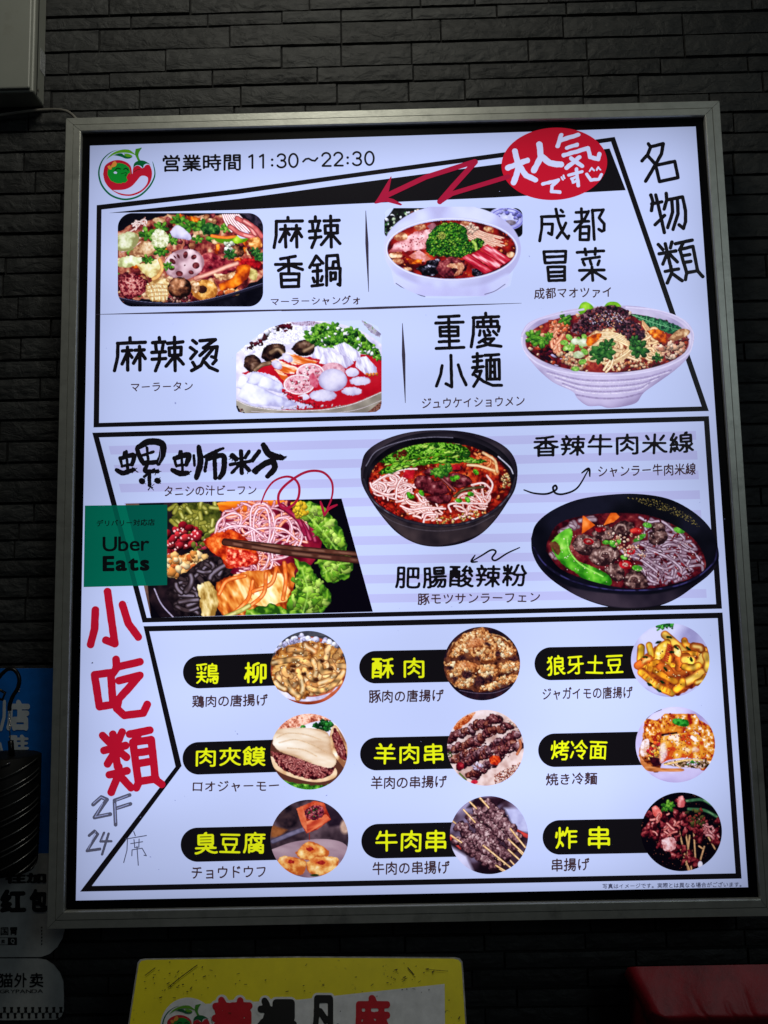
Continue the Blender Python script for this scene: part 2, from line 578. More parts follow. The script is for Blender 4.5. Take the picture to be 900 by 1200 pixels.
def raster(v, t, em, pad):
    """triangles to a mask; v in em units"""
    p = v * em
    x0, y0 = p.min(0) - pad; x1, y1 = p.max(0) + pad
    w_, h = int(x1 - x0) + 2, int(y1 - y0) + 2
    m = np.zeros((h, w_), bool)
    for a, b, c in p[t]:
        i0, i1 = int(min(a[1], b[1], c[1]) - y0), int(max(a[1], b[1], c[1]) - y0) + 2
        j0, j1 = int(min(a[0], b[0], c[0]) - x0), int(max(a[0], b[0], c[0]) - x0) + 2
        Y, X = np.mgrid[i0:i1, j0:j1]; X = X + x0; Y = Y + y0
        d1 = (b[0] - a[0]) * (Y - a[1]) - (b[1] - a[1]) * (X - a[0])
        d2 = (c[0] - b[0]) * (Y - b[1]) - (c[1] - b[1]) * (X - b[0])
        d3 = (a[0] - c[0]) * (Y - c[1]) - (a[1] - c[1]) * (X - c[0])
        k = ((d1 >= -1e-9) & (d2 >= -1e-9) & (d3 >= -1e-9)) | ((d1 <= 1e-9) & (d2 <= 1e-9) & (d3 <= 1e-9))
        m[i0:i1, j0:j1] |= k[:m.shape[0] - i0, :m.shape[1] - j0]
    return m, x0, y0


def thin(m):
    m = m.astype(np.uint8).copy()
    for it in range(40):
        ch = False
        for st in (0, 1):
            p = np.pad(m, 1)
            n = [p[:-2, 1:-1], p[:-2, 2:], p[1:-1, 2:], p[2:, 2:], p[2:, 1:-1], p[2:, :-2], p[1:-1, :-2], p[:-2, :-2]]
            B = sum(a.astype(int) for a in n)
            A = sum(((n[i] == 0) & (n[(i + 1) % 8] == 1)).astype(int) for i in range(8))
            if st == 0: k = (n[0] * n[2] * n[4] == 0) & (n[2] * n[4] * n[6] == 0)
            else: k = (n[0] * n[2] * n[6] == 0) & (n[0] * n[4] * n[6] == 0)
            d = (m == 1) & (B >= 2) & (B <= 6) & (A == 1) & k
            if d.any(): m[d] = 0; ch = True
        if not ch: break
    return m.astype(bool)


def blur(F, n=1):
    for _ in range(n):
        p = np.pad(F, 1, mode='edge'); F = (p[:-2, 1:-1] + p[2:, 1:-1] + 2 * F + p[1:-1, :-2] + p[1:-1, 2:]) / 6
    return F


def glyph(ch, r, mono=True):
    """march()ed glyph in em units, y up; r = pen radius in em (mono) or growth of the outline"""
    key = (ch, round(r, 4), mono)
    if key in _gl: return _gl[key]
    v, t = raster_text(ch)
    if len(t) == 0:
        _gl[key] = None; return None
    m, x0, y0 = raster(v, t, EM, 14)
    R = abs(r) * EM
    if mono:
        sk = thin(m)
        S = np.pad(sk, 12); F = np.full(S.shape, -3.0); k = int(R) + 3
        ii, jj = np.nonzero(S)
        for di in range(-k, k + 1):
            for dj in range(-k, k + 1):
                d = R - math.hypot(di, dj)
                if d > -2.5:
                    a = (ii + di, jj + dj); np.maximum.at(F, a, d)
        F = blur(F, 9) + .35; x0 -= 12; y0 -= 12
    else:
        S = np.pad(m, 12); x0 -= 12; y0 -= 12; k = int(R) + 2
        F = np.where(S, R + .5, -3.0)
        for di in range(-k, k + 1):
            for dj in range(-k, k + 1):
                d = R + .5 - math.hypot(di, dj)
                if d > -2: F = np.maximum(F, np.where(np.roll(S, (di, dj), (0, 1)), d, -3))
        F = blur(F, 2)
    res = march(F, x0 / EM, y0 / EM, EM)
    _gl[key] = res
    return res


def text(c, s, L, R_, color, sheet, pen=0.038, mono=True, gap=0.0, jig=0.0, seed=0, slant=0.0):
    """L=(x,ytop,ybottom) and R_ likewise: where the ink of the line begins and ends, in crop units"""
    r_ = random.Random(seed + len(s))
    G = []; pen_x = 0.0
    for ch in s:
        if ch == ' ':
            pen_x += 0.35; continue
        v = glyph(ch, .006 if ch in ':0123456789' else pen, mono and ch not in ':0123456789')
        wide = ord(ch) > 0x2000
        if v is None: continue
        V = v[0].copy()
        if wide: adv = 1.0; V[:, 0] += pen_x
        elif ch in '0123456789:':
            adv = .57 if ch != ':' else .28; V[:, 0] += pen_x + adv / 2 - (V[:, 0].min() + V[:, 0].max()) / 2
        else:
            V[:, 0] += pen_x - V[:, 0].min() + 0.024; adv = V[:, 0].max() - pen_x + 0.024
        if jig:
            cx, cy = V.mean(0); a = r_.uniform(-jig, jig) * 0.12
            d = V - (cx, cy); V = np.c_[d[:, 0] * math.cos(a) - d[:, 1] * math.sin(a), d[:, 0] * math.sin(a) + d[:, 1] * math.cos(a)] * (1 + r_.uniform(-jig, jig) * .06) + (cx, cy + r_.uniform(-jig, jig) * 0.03)
        G.append((V, v[1])); pen_x += adv + gap
    A = np.vstack([g[0] for g in G])
    lo, hi = A.min(0), A.max(0)
    l = tr(c, [(L[0], L[1]), (L[0], L[2]), (R_[0], R_[1]), (R_[0], R_[2])])
    for V, polys in G:
        u = (V[:, 0] - lo[0]) / (hi[0] - lo[0]); v = (V[:, 1] - lo[1]) / (hi[1] - lo[1])
        u = u + slant * (v - .5)
        top = l[0] * (1 - u[:, None]) + l[2] * u[:, None]; bot = l[1] * (1 - u[:, None]) + l[3] * u[:, None]
        sheet.add((bot * (1 - v[:, None]) + top * v[:, None], polys, None), color)
# ------------------------------------------------------------ the lit menu sign
INN = [(95.1, 154), (825.8, 135.3), (891.1, 1053.3), (75.1, 1068.2)]
OUT = [(77.06, 138.2), (843.4, 117.7), (906.3, 1073.7), (54.7, 1089.1)]
LIT = [(105.5, 170.7), (815.3, 148.2), (876.7, 1039.7), (88.9, 1055.3)]
sign = empty('menu_sign', (0.5, 0.0, 0.6))
tag(sign, 'large backlit menu sign in a silver aluminium frame, full of dishes and Japanese lettering', 'sign')
pi = [P(a, b, FRONT) for a, b in INN]
po = [P(a, b, FRONT) for a, b in OUT]
# case behind the frame, four walls and a back
xs = [p[0] for p in po]; zz = [p[2] for p in po]
mb = MB()
q = [p + np.array([0, .006, 0]) + 0.0015 * (np.mean(po, 0) - p) for p in po]
bk = [p + np.array([0, WALL - FRONT - .012, 0]) for p in q]
for i in range(4):
    j = (i + 1) % 4
    mb.quad(q[i], q[j], bk[j], bk[i])
mb.quad(*bk)
mb.build('case', M['case'], sign)
# black margin sheet the print sits in
mb = MB(); e = [P(a, b, 0.0012) for a, b in INN]
c0 = np.mean(e, 0); e = [p + (p - c0) * 0.012 for p in e]
mb.quad(*e[::-1]); mb.build('black_margin', M['black_gap'], sign)


def mitre_rail(i):
    """profile across the rail: (0 outer .. 1 inner, y)"""
    j = (i + 1) % 4
    prof = [(-0.0, 0.03), (0.0, FRONT + .0008), (0.03, FRONT), (0.475, FRONT), (0.49, FRONT + .0016), (0.515, FRONT + .0016), (0.53, FRONT - .0004),
            (0.93, FRONT - .0004), (0.96, FRONT - .0001), (1.0, FRONT + .0022), (1.0, 0.0035)]
    V = []; F = []
    for t in np.linspace(0, 1, 2):
        for s_, y_ in prof:
            o_ = po[i] * (1 - t) + po[j] * t; n_ = pi[i] * (1 - t) + pi[j] * t
            p = o_ * (1 - s_) + n_ * s_
            k = 0.00035 * (1 if t == 0 else -1)
            d = (po[j] - po[i]); d = d / np.linalg.norm(d)
            V.append((p[0] + d[0] * k, y_, p[2] + d[2] * k))
    m = len(prof)
    for a in range(m - 1): F.append((a, a + 1, m + a + 1, m + a))
    F.append(tuple(range(m))[::-1]); F.append(tuple(range(m, 2 * m)))
    me = bpy.data.meshes.new('frame_rail'); me.from_pydata(V, [], F); me.materials.append(M['alu'])
    return link('frame_rail', me, sign)


for i in range(4): mitre_rail(i)
# gasket under the mitres, seen as the dark joint
mb = MB()
for i in range(4):
    mb = MB()
    a, b = po[i], pi[i]; d = (b - a); n_ = np.array([-d[2], 0, d[0]]); n_ = n_ / np.linalg.norm(n_) * .002
    z = np.array([0, .0035, 0]); a2 = a + d * .05; b2 = b - d * .05
    mb.quad(a2 - n_ + z, b2 - n_ + z, b2 + n_ + z, a2 + n_ + z)
    mb.build('corner_joint', M['mortar'], sign)


# ---- print
WHITE = (194, 207, 253); BAND = (184, 188, 240); INK = (15, 13, 18); INK2 = (66, 48, 56); RED = (178, 16, 44); WINE = (158, 20, 56); YEL = (226, 236, 22)
sh = Sheet(); sh.poly(LIT, WHITE)
for i in range(4): pass
sh.build('lit_sheet', 1, M['backlit'], sign)
# lavender bands
sh = Sheet()
for k in range(9):
    yl, yr = 522.7 + 22.2 * k, 505.1 + 23.15 * k
    xl, xr = 127 + (yl - 522) * .27, 815.3 + (yr - 505) * .066
    if k == 0: pass
    sh.poly([(xl, yl), (xr, yr), (xr + .7, yr + 10.2), (xl + 2.6, yl + 10)], BAND)
sh.build('band_stripes', 2, M['backlit'], sign)


def outline(out_, inn_):
    s_ = Sheet(); n = len(out_)
    for i in range(n):
        j = (i + 1) % n
        s_.poly([out_[i], out_[j], inn_[j], inn_[i]], INK)
    return s_


outline([(113.3, 240.4), (280, 221.3), (400, 204.7), (592, 178.3), (720.4, 160.4), (830.7, 481.7), (109.6, 500.9)],
        [(119, 245.6), (280, 227.2), (400, 210), (592, 183.9), (716, 166), (822.3, 476.3), (116.1, 495.6)]).build('border_line', 3, M['backlit'], sign)
outline([(108.1, 507.1), (830.7, 487.6), (846.1, 713.3), (167.1, 729.5)],
        [(116.1, 512.6), (824.9, 493.7), (839.2, 708), (172, 724)]).build('border_line', 3, M['backlit'], sign)
outline([(168.1, 733.8), (846.7, 717.8), (869.1, 1029.6), (93.8, 1044.9), (205.7, 898.5)],
        [(175, 739.9), (841, 724.4), (862, 1023.4), (107.7, 1038.2), (212.8, 897.6)]).build('border_line', 3, M['backlit'], sign)
sh = Sheet()
sh.poly([(127, 249.6), (280, 233), (400, 216.7), (588, 191.8), (702, 175.5), (714.4, 174), (733.3, 222.9), (580, 231.5), (400, 239.5), (280, 246)], INK)
sh.build('black_wedge', 3, M['backlit'], sign)


def taper_line(name, a, b, wd, col=(56, 50, 66)):
    s_ = Sheet(); strokes('0', [([a, tuple((np.array(a) * .6 + np.array(b) * .4)), b], wd)], wd, col, s_, taper=0.85, rough=0.08, rs=.8)
    s_.build(name, 4, M['backlit'], sign)


taper_line('divider_line', (428.6, 247), (432, 342), 1.9)
taper_line('divider_line', (471.6, 379), (475, 472), 2.1)
taper_line('divider_line', (112, 368.5), (436, 361), 1.5)
taper_line('divider_line', (330, 364.5), (611, 355.3), 1.5)

# round pills behind the dish names
PILLS = [('i', (137, 277), (540, 262), 78), ('i', (135, 690), (540, 677), 78), ('j', (123, 253), (520, 245), 78), ('j', (128, 669), (540, 660), 79),
         ('k', (89, 200), (470, 193), 67), ('k', (105, 551), (480, 543), 68), ('l', (130, 286), (560, 276), 82), ('m', (138, 269), (550, 260), 83),
         ('n', (116, 197), (500, 190), 65)]
for c, a, b, r in PILLS:
    sh = Sheet(); strokes(c, [[a, b]], r, INK, sh, res=2)
    sh.build('name_pill', 4, M['backlit'], sign)

# ---- lettering traced with a pen
HW = {
 '麻': [[(208,95),(208,122)],[(120,125),(318,122)],[(122,125),(120,230),(105,322)],[(152,185),(218,183)],[(188,155),(192,318)],[(188,195),(146,280)],[(192,188),(220,225)],[(235,182),(300,180)],[(272,155),(276,318)],[(272,195),(232,270)],[(276,188),(312,240)]],
 '辣': [[(415,90),(416,118)],[(372,126),(448,122)],[(392,140),(398,185)],[(440,138),(430,185)],[(370,200),(452,194)],[(372,250),(458,242)],[(416,200),(416,255),(388,322)],[(530,85),(535,318)],[(480,122),(595,117)],[(488,160),(490,215)],[(488,158),(582,155),(580,212)],[(490,215),(582,212)],[(528,220),(460,300)],[(538,220),(600,292)]],
 '香': [[(152,408),(265,388)],[(115,450),(310,446)],[(212,400),(216,515)],[(208,455),(138,495)],[(222,455),(318,488)],[(158,520),(292,520),(288,615)],[(156,520),(162,618)],[(162,570),(288,565)],[(162,618),(290,615)]],
 '鍋': [[(422,385),(372,472)],[(422,385),(472,440)],[(402,455),(450,450)],[(398,502),(460,496)],[(430,455),(432,600)],[(398,552),(408,580)],[(468,540),(458,572)],[(390,612),(470,602)],[(500,395),(500,606)],[(502,385),(582,380),(592,480)],[(552,430),(580,428)],[(550,430),(545,480)],[(505,480),(602,478),(600,606),(585,598)],[(530,510),(532,570)],[(530,515),(568,512),(566,560)],[(532,562),(566,560)]],
 '成': [[(310,75),(335,190),(372,280),(415,335),(425,310)],[(355,85),(372,100)],[(183,142),(382,136)],[(188,142),(186,250),(168,355)],[(200,208),(282,206),(275,300),(245,285)],[(398,198),(370,260),(320,328)]],
 '都': [[(488,105),(590,100)],[(535,72),(538,182)],[(478,187),(600,182)],[(598,95),(560,170),(475,268)],[(525,232),(602,228),(598,345),(522,345),(525,232)],[(525,292),(600,288)],[(632,85),(648,342)],[(630,88),(728,82),(690,152),(735,205),(735,262),(715,270),(688,252)]],
 '冒': [[(205,450),(398,445),(392,542),(215,548),(205,450)],[(212,498),(392,490)],[(238,585),(388,582),(388,700),(250,704),(238,585)],[(245,632),(388,625)],[(250,668),(388,662)]],
 '菜': [[(498,456),(732,442)],[(567,425),(575,478)],[(658,420),(655,472)],[(542,518),(695,495)],[(550,540),(563,568)],[(612,530),(622,562)],[(692,530),(680,565)],[(518,615),(735,610)],[(627,585),(635,702)],[(620,625),(540,698)],[(640,622),(748,688)]],
 '重': [[(305,65),(438,58)],[(285,105),(465,98)],[(370,65),(376,270)],[(312,132),(432,130),(432,188),(315,190),(312,132)],[(318,160),(430,158)],[(308,228),(435,222)],[(288,272),(470,265)]],
 '慶': [[(614,40),(616,65)],[(530,70),(700,62)],[(535,72),(533,180),(518,262)],[(560,98),(690,92)],[(598,80),(600,124)],[(648,80),(650,122)],[(562,100),(560,128)],[(692,94),(692,124)],[(556,130),(704,128),(698,158)],[(578,155),(572,185)],[(602,158),(608,186),(644,184)],[(628,150),(640,166)],[(664,158),(688,182)],[(612,205),(570,232)],[(602,212),(668,208),(632,245),(560,264)],[(600,225),(640,250),(715,258)]],
 '小麺': [[(385,318),(390,525),(352,505)],[(327,385),(318,440),(290,520)],[(433,380),(455,450),(485,512)],[(530,328),(590,322)],[(558,305),(560,395)],[(535,358),(588,352)],[(527,398),(598,392)],[(560,395),(530,445)],[(545,425),(585,420),(565,475),(535,522)],[(548,450),(600,490),(660,515),(718,515)],[(608,318),(700,312)],[(650,318),(645,345)],[(620,350),(702,345),(705,475)],[(620,350),(622,475),(705,473)],[(645,350),(645,470)],[(672,350),(675,470)],[(648,390),(670,388)],[(648,430),(672,428)]],
 '麻辣烫': [[(163,103),(163,115)],[(130,118),(203,115)],[(131,118),(130,155),(122,190)],[(143,138),(168,136)],[(156,128),(157,188)],[(156,142),(142,172)],[(158,142),(168,155)],[(176,136),(200,135)],[(188,126),(189,188)],[(188,142),(172,170)],[(190,140),(203,158)],
   [(240,103),(241,113)],[(222,116),(255,114)],[(230,120),(232,135)],[(250,120),(248,135)],[(220,142),(256,140)],[(221,160),(257,158)],[(241,142),(240,165),(230,190)],[(280,102),(282,190)],[(262,118),(302,114)],[(266,130),(298,128),(297,148),(267,150),(266,130)],[(280,152),(258,178)],[(283,150),(303,172)],
   [(328,110),(338,118)],[(322,129),(332,136)],[(323,158),(338,140)],[(347,111),(388,108),(356,130),(393,127),(388,156),(378,153)],[(370,130),(347,150)],[(383,130),(360,158)],[(328,168),(334,178)],[(390,162),(381,172)],[(358,158),(350,176),(325,190)],[(360,168),(372,181),(393,190)]],
 '名': [[(125,85),(142,110),(120,165),(78,212)],[(140,108),(235,85),(222,160),(180,235),(105,362)],[(120,175),(180,238)],[(180,245),(320,215),(345,335),(207,365),(180,250)]],
 '物': [[(143,465),(158,510),(148,580)],[(180,465),(210,590),(243,742)],[(150,530),(225,515)],[(175,685),(245,615)],[(257,452),(262,500),(242,568)],[(265,500),(378,478),(400,580),(400,660),(385,712),(352,685)],[(298,500),(305,590),(268,705)],[(340,495),(345,600),(308,718)]],
 '類': [[(198,830),(232,868)],[(300,812),(288,855)],[(205,900),(328,878)],[(250,825),(285,975)],[(262,900),(232,975)],[(275,895),(340,960)],[(290,990),(298,1040),(265,1115)],[(250,1030),(348,1012)],[(300,1045),(375,1098)],[(325,825),(450,798)],[(380,825),(355,870)],[(358,868),(455,845),(490,1030)],[(358,868),(408,1040),(490,1025)],[(372,915),(432,905)],[(385,965),(440,955)],[(408,1045),(400,1090)],[(492,1030),(528,1068)]],
 '小吃類': [[(398,42),(425,235),(392,222)],[(353,110),(350,180),(335,238)],[(453,90),(475,160),(512,210)],
   [(350,350),(410,342),(418,460),(368,468),(350,350)],[(430,293),(432,325),(412,352)],[(430,322),(518,302)],[(440,372),(518,352),(440,440),(432,475),(460,500),(530,492),(545,460)],
   [(380,575),(405,600)],[(452,562),(440,590)],[(385,630),(465,612)],[(418,570),(435,690)],[(425,635),(398,680)],[(440,632),(468,655)],[(440,690),(440,715),(412,785)],[(405,720),(470,705)],[(445,725),(485,768)],[(480,570),(555,555)],[(515,565),(495,600)],[(492,600),(560,590),(575,735)],[(492,600),(512,745),(578,735)],[(500,640),(545,633)],[(505,680),(548,672)],[(515,745),(505,768)],[(578,740),(598,755)]],
}


def pen(name, parts, r, col, layer=7, label=None, **k):
    s_ = Sheet()
    for c, key in parts: strokes(c, HW[key], r, col, s_, wob=0.35, rough=0.05, **k)
    return s_.build(name, layer, M['backlit'], sign, label=label)


pen('dish_name', [('b', '麻'), ('b', '辣'), ('b', '香'), ('b', '鍋')], 13, INK, label='black hand lettering 麻辣香鍋')
pen('dish_name', [('c', '成'), ('c', '都'), ('c', '冒'), ('c', '菜')], 14, INK, label='black hand lettering 成都冒菜')
pen('dish_name', [('d', '重'), ('d', '慶'), ('d', '小麺')], 11, INK, label='black hand lettering 重慶小麺')
pen('dish_name', [('o', '麻辣烫')], 4.9, INK, label='black hand lettering 麻辣烫')
pen('section_title', [('e', '名'), ('e', '物'), ('e', '類')], 13.5, INK, label='black slanting title 名物類')
pen('section_title', [('s', '小吃類')], 14.5, RED, label='red slanting title 小吃類')

T = [  # name, crop, words, left ink (x,top,bottom), right ink, pen, colour
 ('opening_hours', 'a', '営業時間', (35, 72, 139), (341, 66, 133), .05, INK), 
 ('caption', 'b', 'マーラーシャングォ', (78, 700, 762), (752, 680, 752), .049, INK2), ('caption', 'c', '成都マオツァイ', (120, 768, 868), (795, 750, 850), .049, INK2),
 ('caption', 'o', 'マーラータン', (165, 221, 245), (328, 218, 242), .049, INK2), ('caption', 'd', 'ジュウケイショウメン', (195, 600, 670), (870, 583, 652), .049, INK2),
 ('caption', 'f', 'タニシの汁ビーフン', (298, 283, 336), (738, 279, 327), .049, INK2), ('dish_name', 'g', '香辣牛肉米線', (98, 40, 141), (835, 20, 123), .049, INK),
 ('caption', 'g', 'シャンラー牛肉米線', (395, 178, 234), (842, 165, 222), .049, INK2), ('dish_name', 'h', '肥腸酸辣粉', (58, 128, 250), (755, 115, 238),   .047, INK),
 ('caption', 'h', '豚モツサンラーフェン', (178, 272, 334), (822, 263, 320), .049, INK2),
 ('dish_name', 'i', '鶏', (122, 235, 335), (231, 233, 333), .034, YEL), ('dish_name', 'i', '柳', (352, 229, 331), (460, 228, 330), .044, YEL),
 ('caption', 'i', '鶏肉の唐揚げ', (103, 388, 449), (465, 380, 441), .049, INK2), ('dish_name', 'i', '肉夾饃', (120, 638, 733), (455, 630, 726), .042, YEL),
 ('caption', 'i', 'ロオジャーモー', (105, 800, 852), (520, 794, 848), .049, INK2), ('dish_name', 'j', '酥', (105, 210, 309), (210, 208, 306), .042, YEL),
 ('dish_name', 'j', '肉', (258, 207, 305), (357, 207, 305), .042, YEL), ('caption', 'j', '豚肉の唐揚げ', (92, 362, 426), (450, 358, 420), .049, INK2),
 ('dish_name', 'j', '羊肉串', (115, 618, 720), (450, 614, 716), .043, YEL), ('caption', 'j', '羊肉の串揚げ', (100, 775, 840), (465, 770, 832), .049, INK2),
 ('dish_name', 'k', '狼牙土豆', (72, 166, 250), (383, 160, 243), .042, YEL), ('caption', 'k', 'ジャガイモの唐揚げ', (55, 296, 349), (420, 291, 341), .049, INK2),
 ('dish_name', 'k', '烤冷面', (88, 512, 596), (318, 507, 589), .042, YEL), ('caption', 'k', '焼き冷麺', (68, 644, 697), (277, 639, 691), .049, INK2),
 ('dish_name', 'l', '臭豆腐', (115, 226, 333), (455, 220, 330), .042, YEL), ('caption', 'l', 'チョウドウフ', (100, 390, 453), (455, 386, 442), .049, INK2),
 ('dish_name', 'm', '牛肉串', (122, 217, 324), (462, 212, 320), .043, YEL), ('caption', 'm', '牛肉の串揚げ', (108, 368, 433), (478, 361, 426), .049, INK2),
 ('dish_name', 'n', '炸', (98, 158, 241), (182, 157, 240), .042, YEL), ('dish_name', 'n', '串', (222, 155, 240), (305, 155, 240), .043, YEL),
 ('caption', 'n', '串揚げ', (85, 276, 328), (227, 273, 323), .049, INK2),
 ('fine_print', 'n', '写真はイメージです。実際とは異なる場合がございます。', (277, 371, 391), (800, 364, 384), .045, (70, 74, 105)),
]
for i, (nm, c, s_, a, b, pr, col) in enumerate(T):
    sh = Sheet()
    text(c, s_, a, b, col, sh, pen=pr, jig=0.0 if nm in ('opening_hours', 'fine_print') else 0.5, seed=i)
    sh.build(nm, 7, M['backlit'], sign, label='lettering ' + s_)

def arc(cx, cy, rx, ry, a0, a1, n=14): return [(cx + rx * math.cos(math.radians(a)), cy + ry * math.sin(math.radians(a))) for a in np.linspace(a0, a1, n)]


DG = {'1': [[(3, 11), (16, 3), (16, 54)]], '3': [arc(18, 16, 15, 13, -160, 90), arc(18, 41, 17, 14, -90, 155)], '0': [arc(20, 29, 17, 26, 0, 360, 30)],
      '2': [arc(19, 18, 16, 15, -165, 25) + [(6, 52)], [(5, 54), (37, 54)]], ':': [[(5, 24), (5.2, 24)], [(5, 46), (5.2, 46)]]}
sh = Sheet(); ps = []
for ch, x in (('1', 370), ('1', 412), (':', 458), ('3', 481), ('0', 526), ('2', 655), ('2', 702), (':', 753), ('3', 776), ('0', 823)):
    y0_ = 69 - (x - 372) * .0285
    for q_ in DG[ch]: ps.append(([(a + x, b + y0_) for a, b in q_], 3.9 if ch != ':' else 5))
ps.append(([(584, 98), (594, 88), (606, 86), (618, 93), (630, 95), (640, 84)], 3.8))
strokes('a', ps, 4, INK, sh, res=6); sh.build('opening_hours', 7, M['backlit'], sign, label='lettering 11:30~22:30')

# brush title
BR = [([(105,122),(100,150)],6),([(85,152),(95,190)],6),([(85,152),(125,140),(152,140),(142,182)],8),([(95,188),(145,180)],6),([(115,118),(122,212)],6),([(68,208),(100,222),(152,206)],8),
 ([(172,98),(225,72),(285,82),(288,130),(268,175)],11),([(165,105),(182,150),(198,178)],8),([(192,138),(245,120)],6),([(213,100),(220,160)],6),([(198,172),(240,172),(268,168)],8),
 ([(215,185),(205,212),(252,215)],7),([(248,205),(200,240)],6),([(225,225),(226,280)],8),([(188,260),(192,262)],12),([(262,258),(266,260)],12),([(262,214),(264,215)],9),
 ([(372,120),(365,150)],6),([(345,155),(355,190)],6),([(345,152),(385,140),(415,138),(402,182)],9),([(355,188),(400,182)],6),([(378,118),(385,215)],6),([(336,208),(370,224),(408,222)],9),
 ([(438,138),(442,185)],6),([(462,98),(470,170),(450,245)],10),([(490,145),(530,125),(578,104)],6),([(500,155),(492,212)],7),([(505,155),(578,140),(580,210),(562,245)],9),([(537,140),(542,245)],9),
 ([(622,138),(642,155)],11),([(702,120),(685,148)],8),([(612,182),(712,165)],7),([(665,118),(668,222)],9),([(662,178),(622,220)],7),([(675,178),(702,208)],9),
 ([(772,88),(800,132),(862,150)],11),([(752,118),(718,162)],9),([(728,212),(775,180),(815,168),(825,200),(792,238)],10),([(778,178),(735,222)],7)]
sh = Sheet()
BR = [(q_, r_ * 1.55) for q_, r_ in BR]
strokes('f', BR, 8, INK, sh, smooth=True, taper=.22, rough=1.0, rs=0.4, res=4, seed=9)
rr = random.Random(4)
for cx, cy in ((155, 208), (190, 262), (264, 260), (408, 225), (625, 150), (700, 210), (262, 215), (865, 145), (230, 290)):
    spk = [([(cx, cy), (cx + rr.uniform(-20, 20), cy + rr.uniform(-17, 17))], 1.8) for _ in range(9)]
    strokes('f', spk, 2, INK, sh, res=4, rough=.4)
sh.build('brush_title', 7, M['backlit'], sign, label='black splattered brush title 螺蛳粉')
sh = Sheet()  # dry-brush streaks inside the strokes
for a in ([(275, 95), (278, 140), (266, 178)], [(292, 92), (292, 125)], [(395, 150), (392, 175)], [(405, 190), (412, 165)], [(566, 165), (570, 215)], [(790, 100), (815, 130)], [(806, 215), (822, 192)], [(215, 85), (262, 78)], [(245, 185), (262, 172)]):
    strokes('f', [(a, 0.9)], 1, (150, 155, 200), sh, smooth=True, taper=1, res=5)
sh.build('brush_streak', 8, M['backlit'], sign)

# red bubble, arrow and its words
sh = Sheet(True)
an = np.linspace(0, 2 * math.pi, 72, endpoint=False)
ca, sa = math.cos(-.06), math.sin(-.06)
sh.poly([(649.6 + 62 * math.cos(a) * ca - 42.4 * math.sin(a) * sa, 192 + 62 * math.cos(a) * sa + 42.4 * math.sin(a) * ca) for a in an], (186, 18, 44))
strokes('r', [([(800, 192), (530, 274), (474, 312)], 11), ([(472, 312), (530, 245), (642, 122)], 13), ([(640, 120), (405, 194), (215, 284)], 12)], 10, WINE, sh, res=3)
sh.poly(tr('r', [(158, 320), (178, 290), (238, 190), (241, 194), (228, 262), (206, 288), (250, 300), (292, 325), (286, 331), (214, 312), (165, 322)]), WINE)
sh.build('red_bubble', 5, M['backlit'], sign, label='red oval with a zigzag arrow')
BUB = [([(105,168),(125,245),(112,300),(98,332)],15),([(68,255),(172,215)],14),([(128,245),(165,295),(212,318)],15),
 ([(235,132),(242,200),(206,268)],16),([(245,195),(290,230),(350,238)],16),
 ([(350,82),(330,140)],11),([(340,112),(440,80)],11),([(378,150),(434,133)],10),([(362,190),(490,150),(502,198),(545,208),(552,182)],11),([(402,205),(458,245)],11),([(445,200),(378,255)],11),
 ([(252,340),(335,320),(302,350),(300,380),(342,384)],9),([(352,305),(358,318)],5),([(362,296),(368,310)],5),
 ([(390,292),(460,276)],8),([(430,262),(440,350)],9),([(436,318),(412,332),(404,312),(430,302)],7),
 ([(500,272),(510,256),(522,268)],4.5),([(536,266),(546,252),(556,266)],4.5),([(484,288),(505,320),(548,315),(560,290)],8)]
sh = Sheet(); strokes('q', BUB, 10, (203, 210, 250), sh, res=4, wob=.8)
sh.build('bubble_lettering', 8, M['backlit'], sign, label='white lettering 大人気です with a smile')

# pen arrows
sh = Sheet()
strokes('t', [([(45,410),(90,300),(160,215),(260,177),(335,195),(378,260),(372,360),(320,430),(250,455),(205,420),(198,340),(240,270),(330,195),(430,140),(520,125),(600,145),(660,210),(675,290),(660,380),(625,460)],11.5)], 8, WINE, sh, smooth=True, taper=.45, res=4)
strokes('t', [([(566,395),(585,455),(600,520)],12),([(600,520),(640,460),(712,424)],12)], 9, WINE, sh, smooth=True, taper=.5, res=4)
sh.build('swirl_arrow', 9, M['backlit'], sign, label='dark red looping arrow')
sh = Sheet()
strokes('g', [([(55,290),(100,305),(160,308),(203,288),(200,270),(188,280),(200,305),(240,308),(300,280),(352,195)],5),([(320,212),(352,192),(357,228)],5)], 3, INK, sh, smooth=True, taper=.4)
sh.build('ink_arrow', 7, M['backlit'], sign, label='curled black arrow')
sh = Sheet()
strokes('h', [([(715,30),(650,60),(590,97),(570,85),(590,52),(565,43),(510,75),(460,104)],5),([(480,70),(460,104),(493,105)],5)], 3, INK, sh, smooth=True, taper=.4)
sh.build('ink_arrow', 7, M['backlit'], sign, label='wavy black arrow')

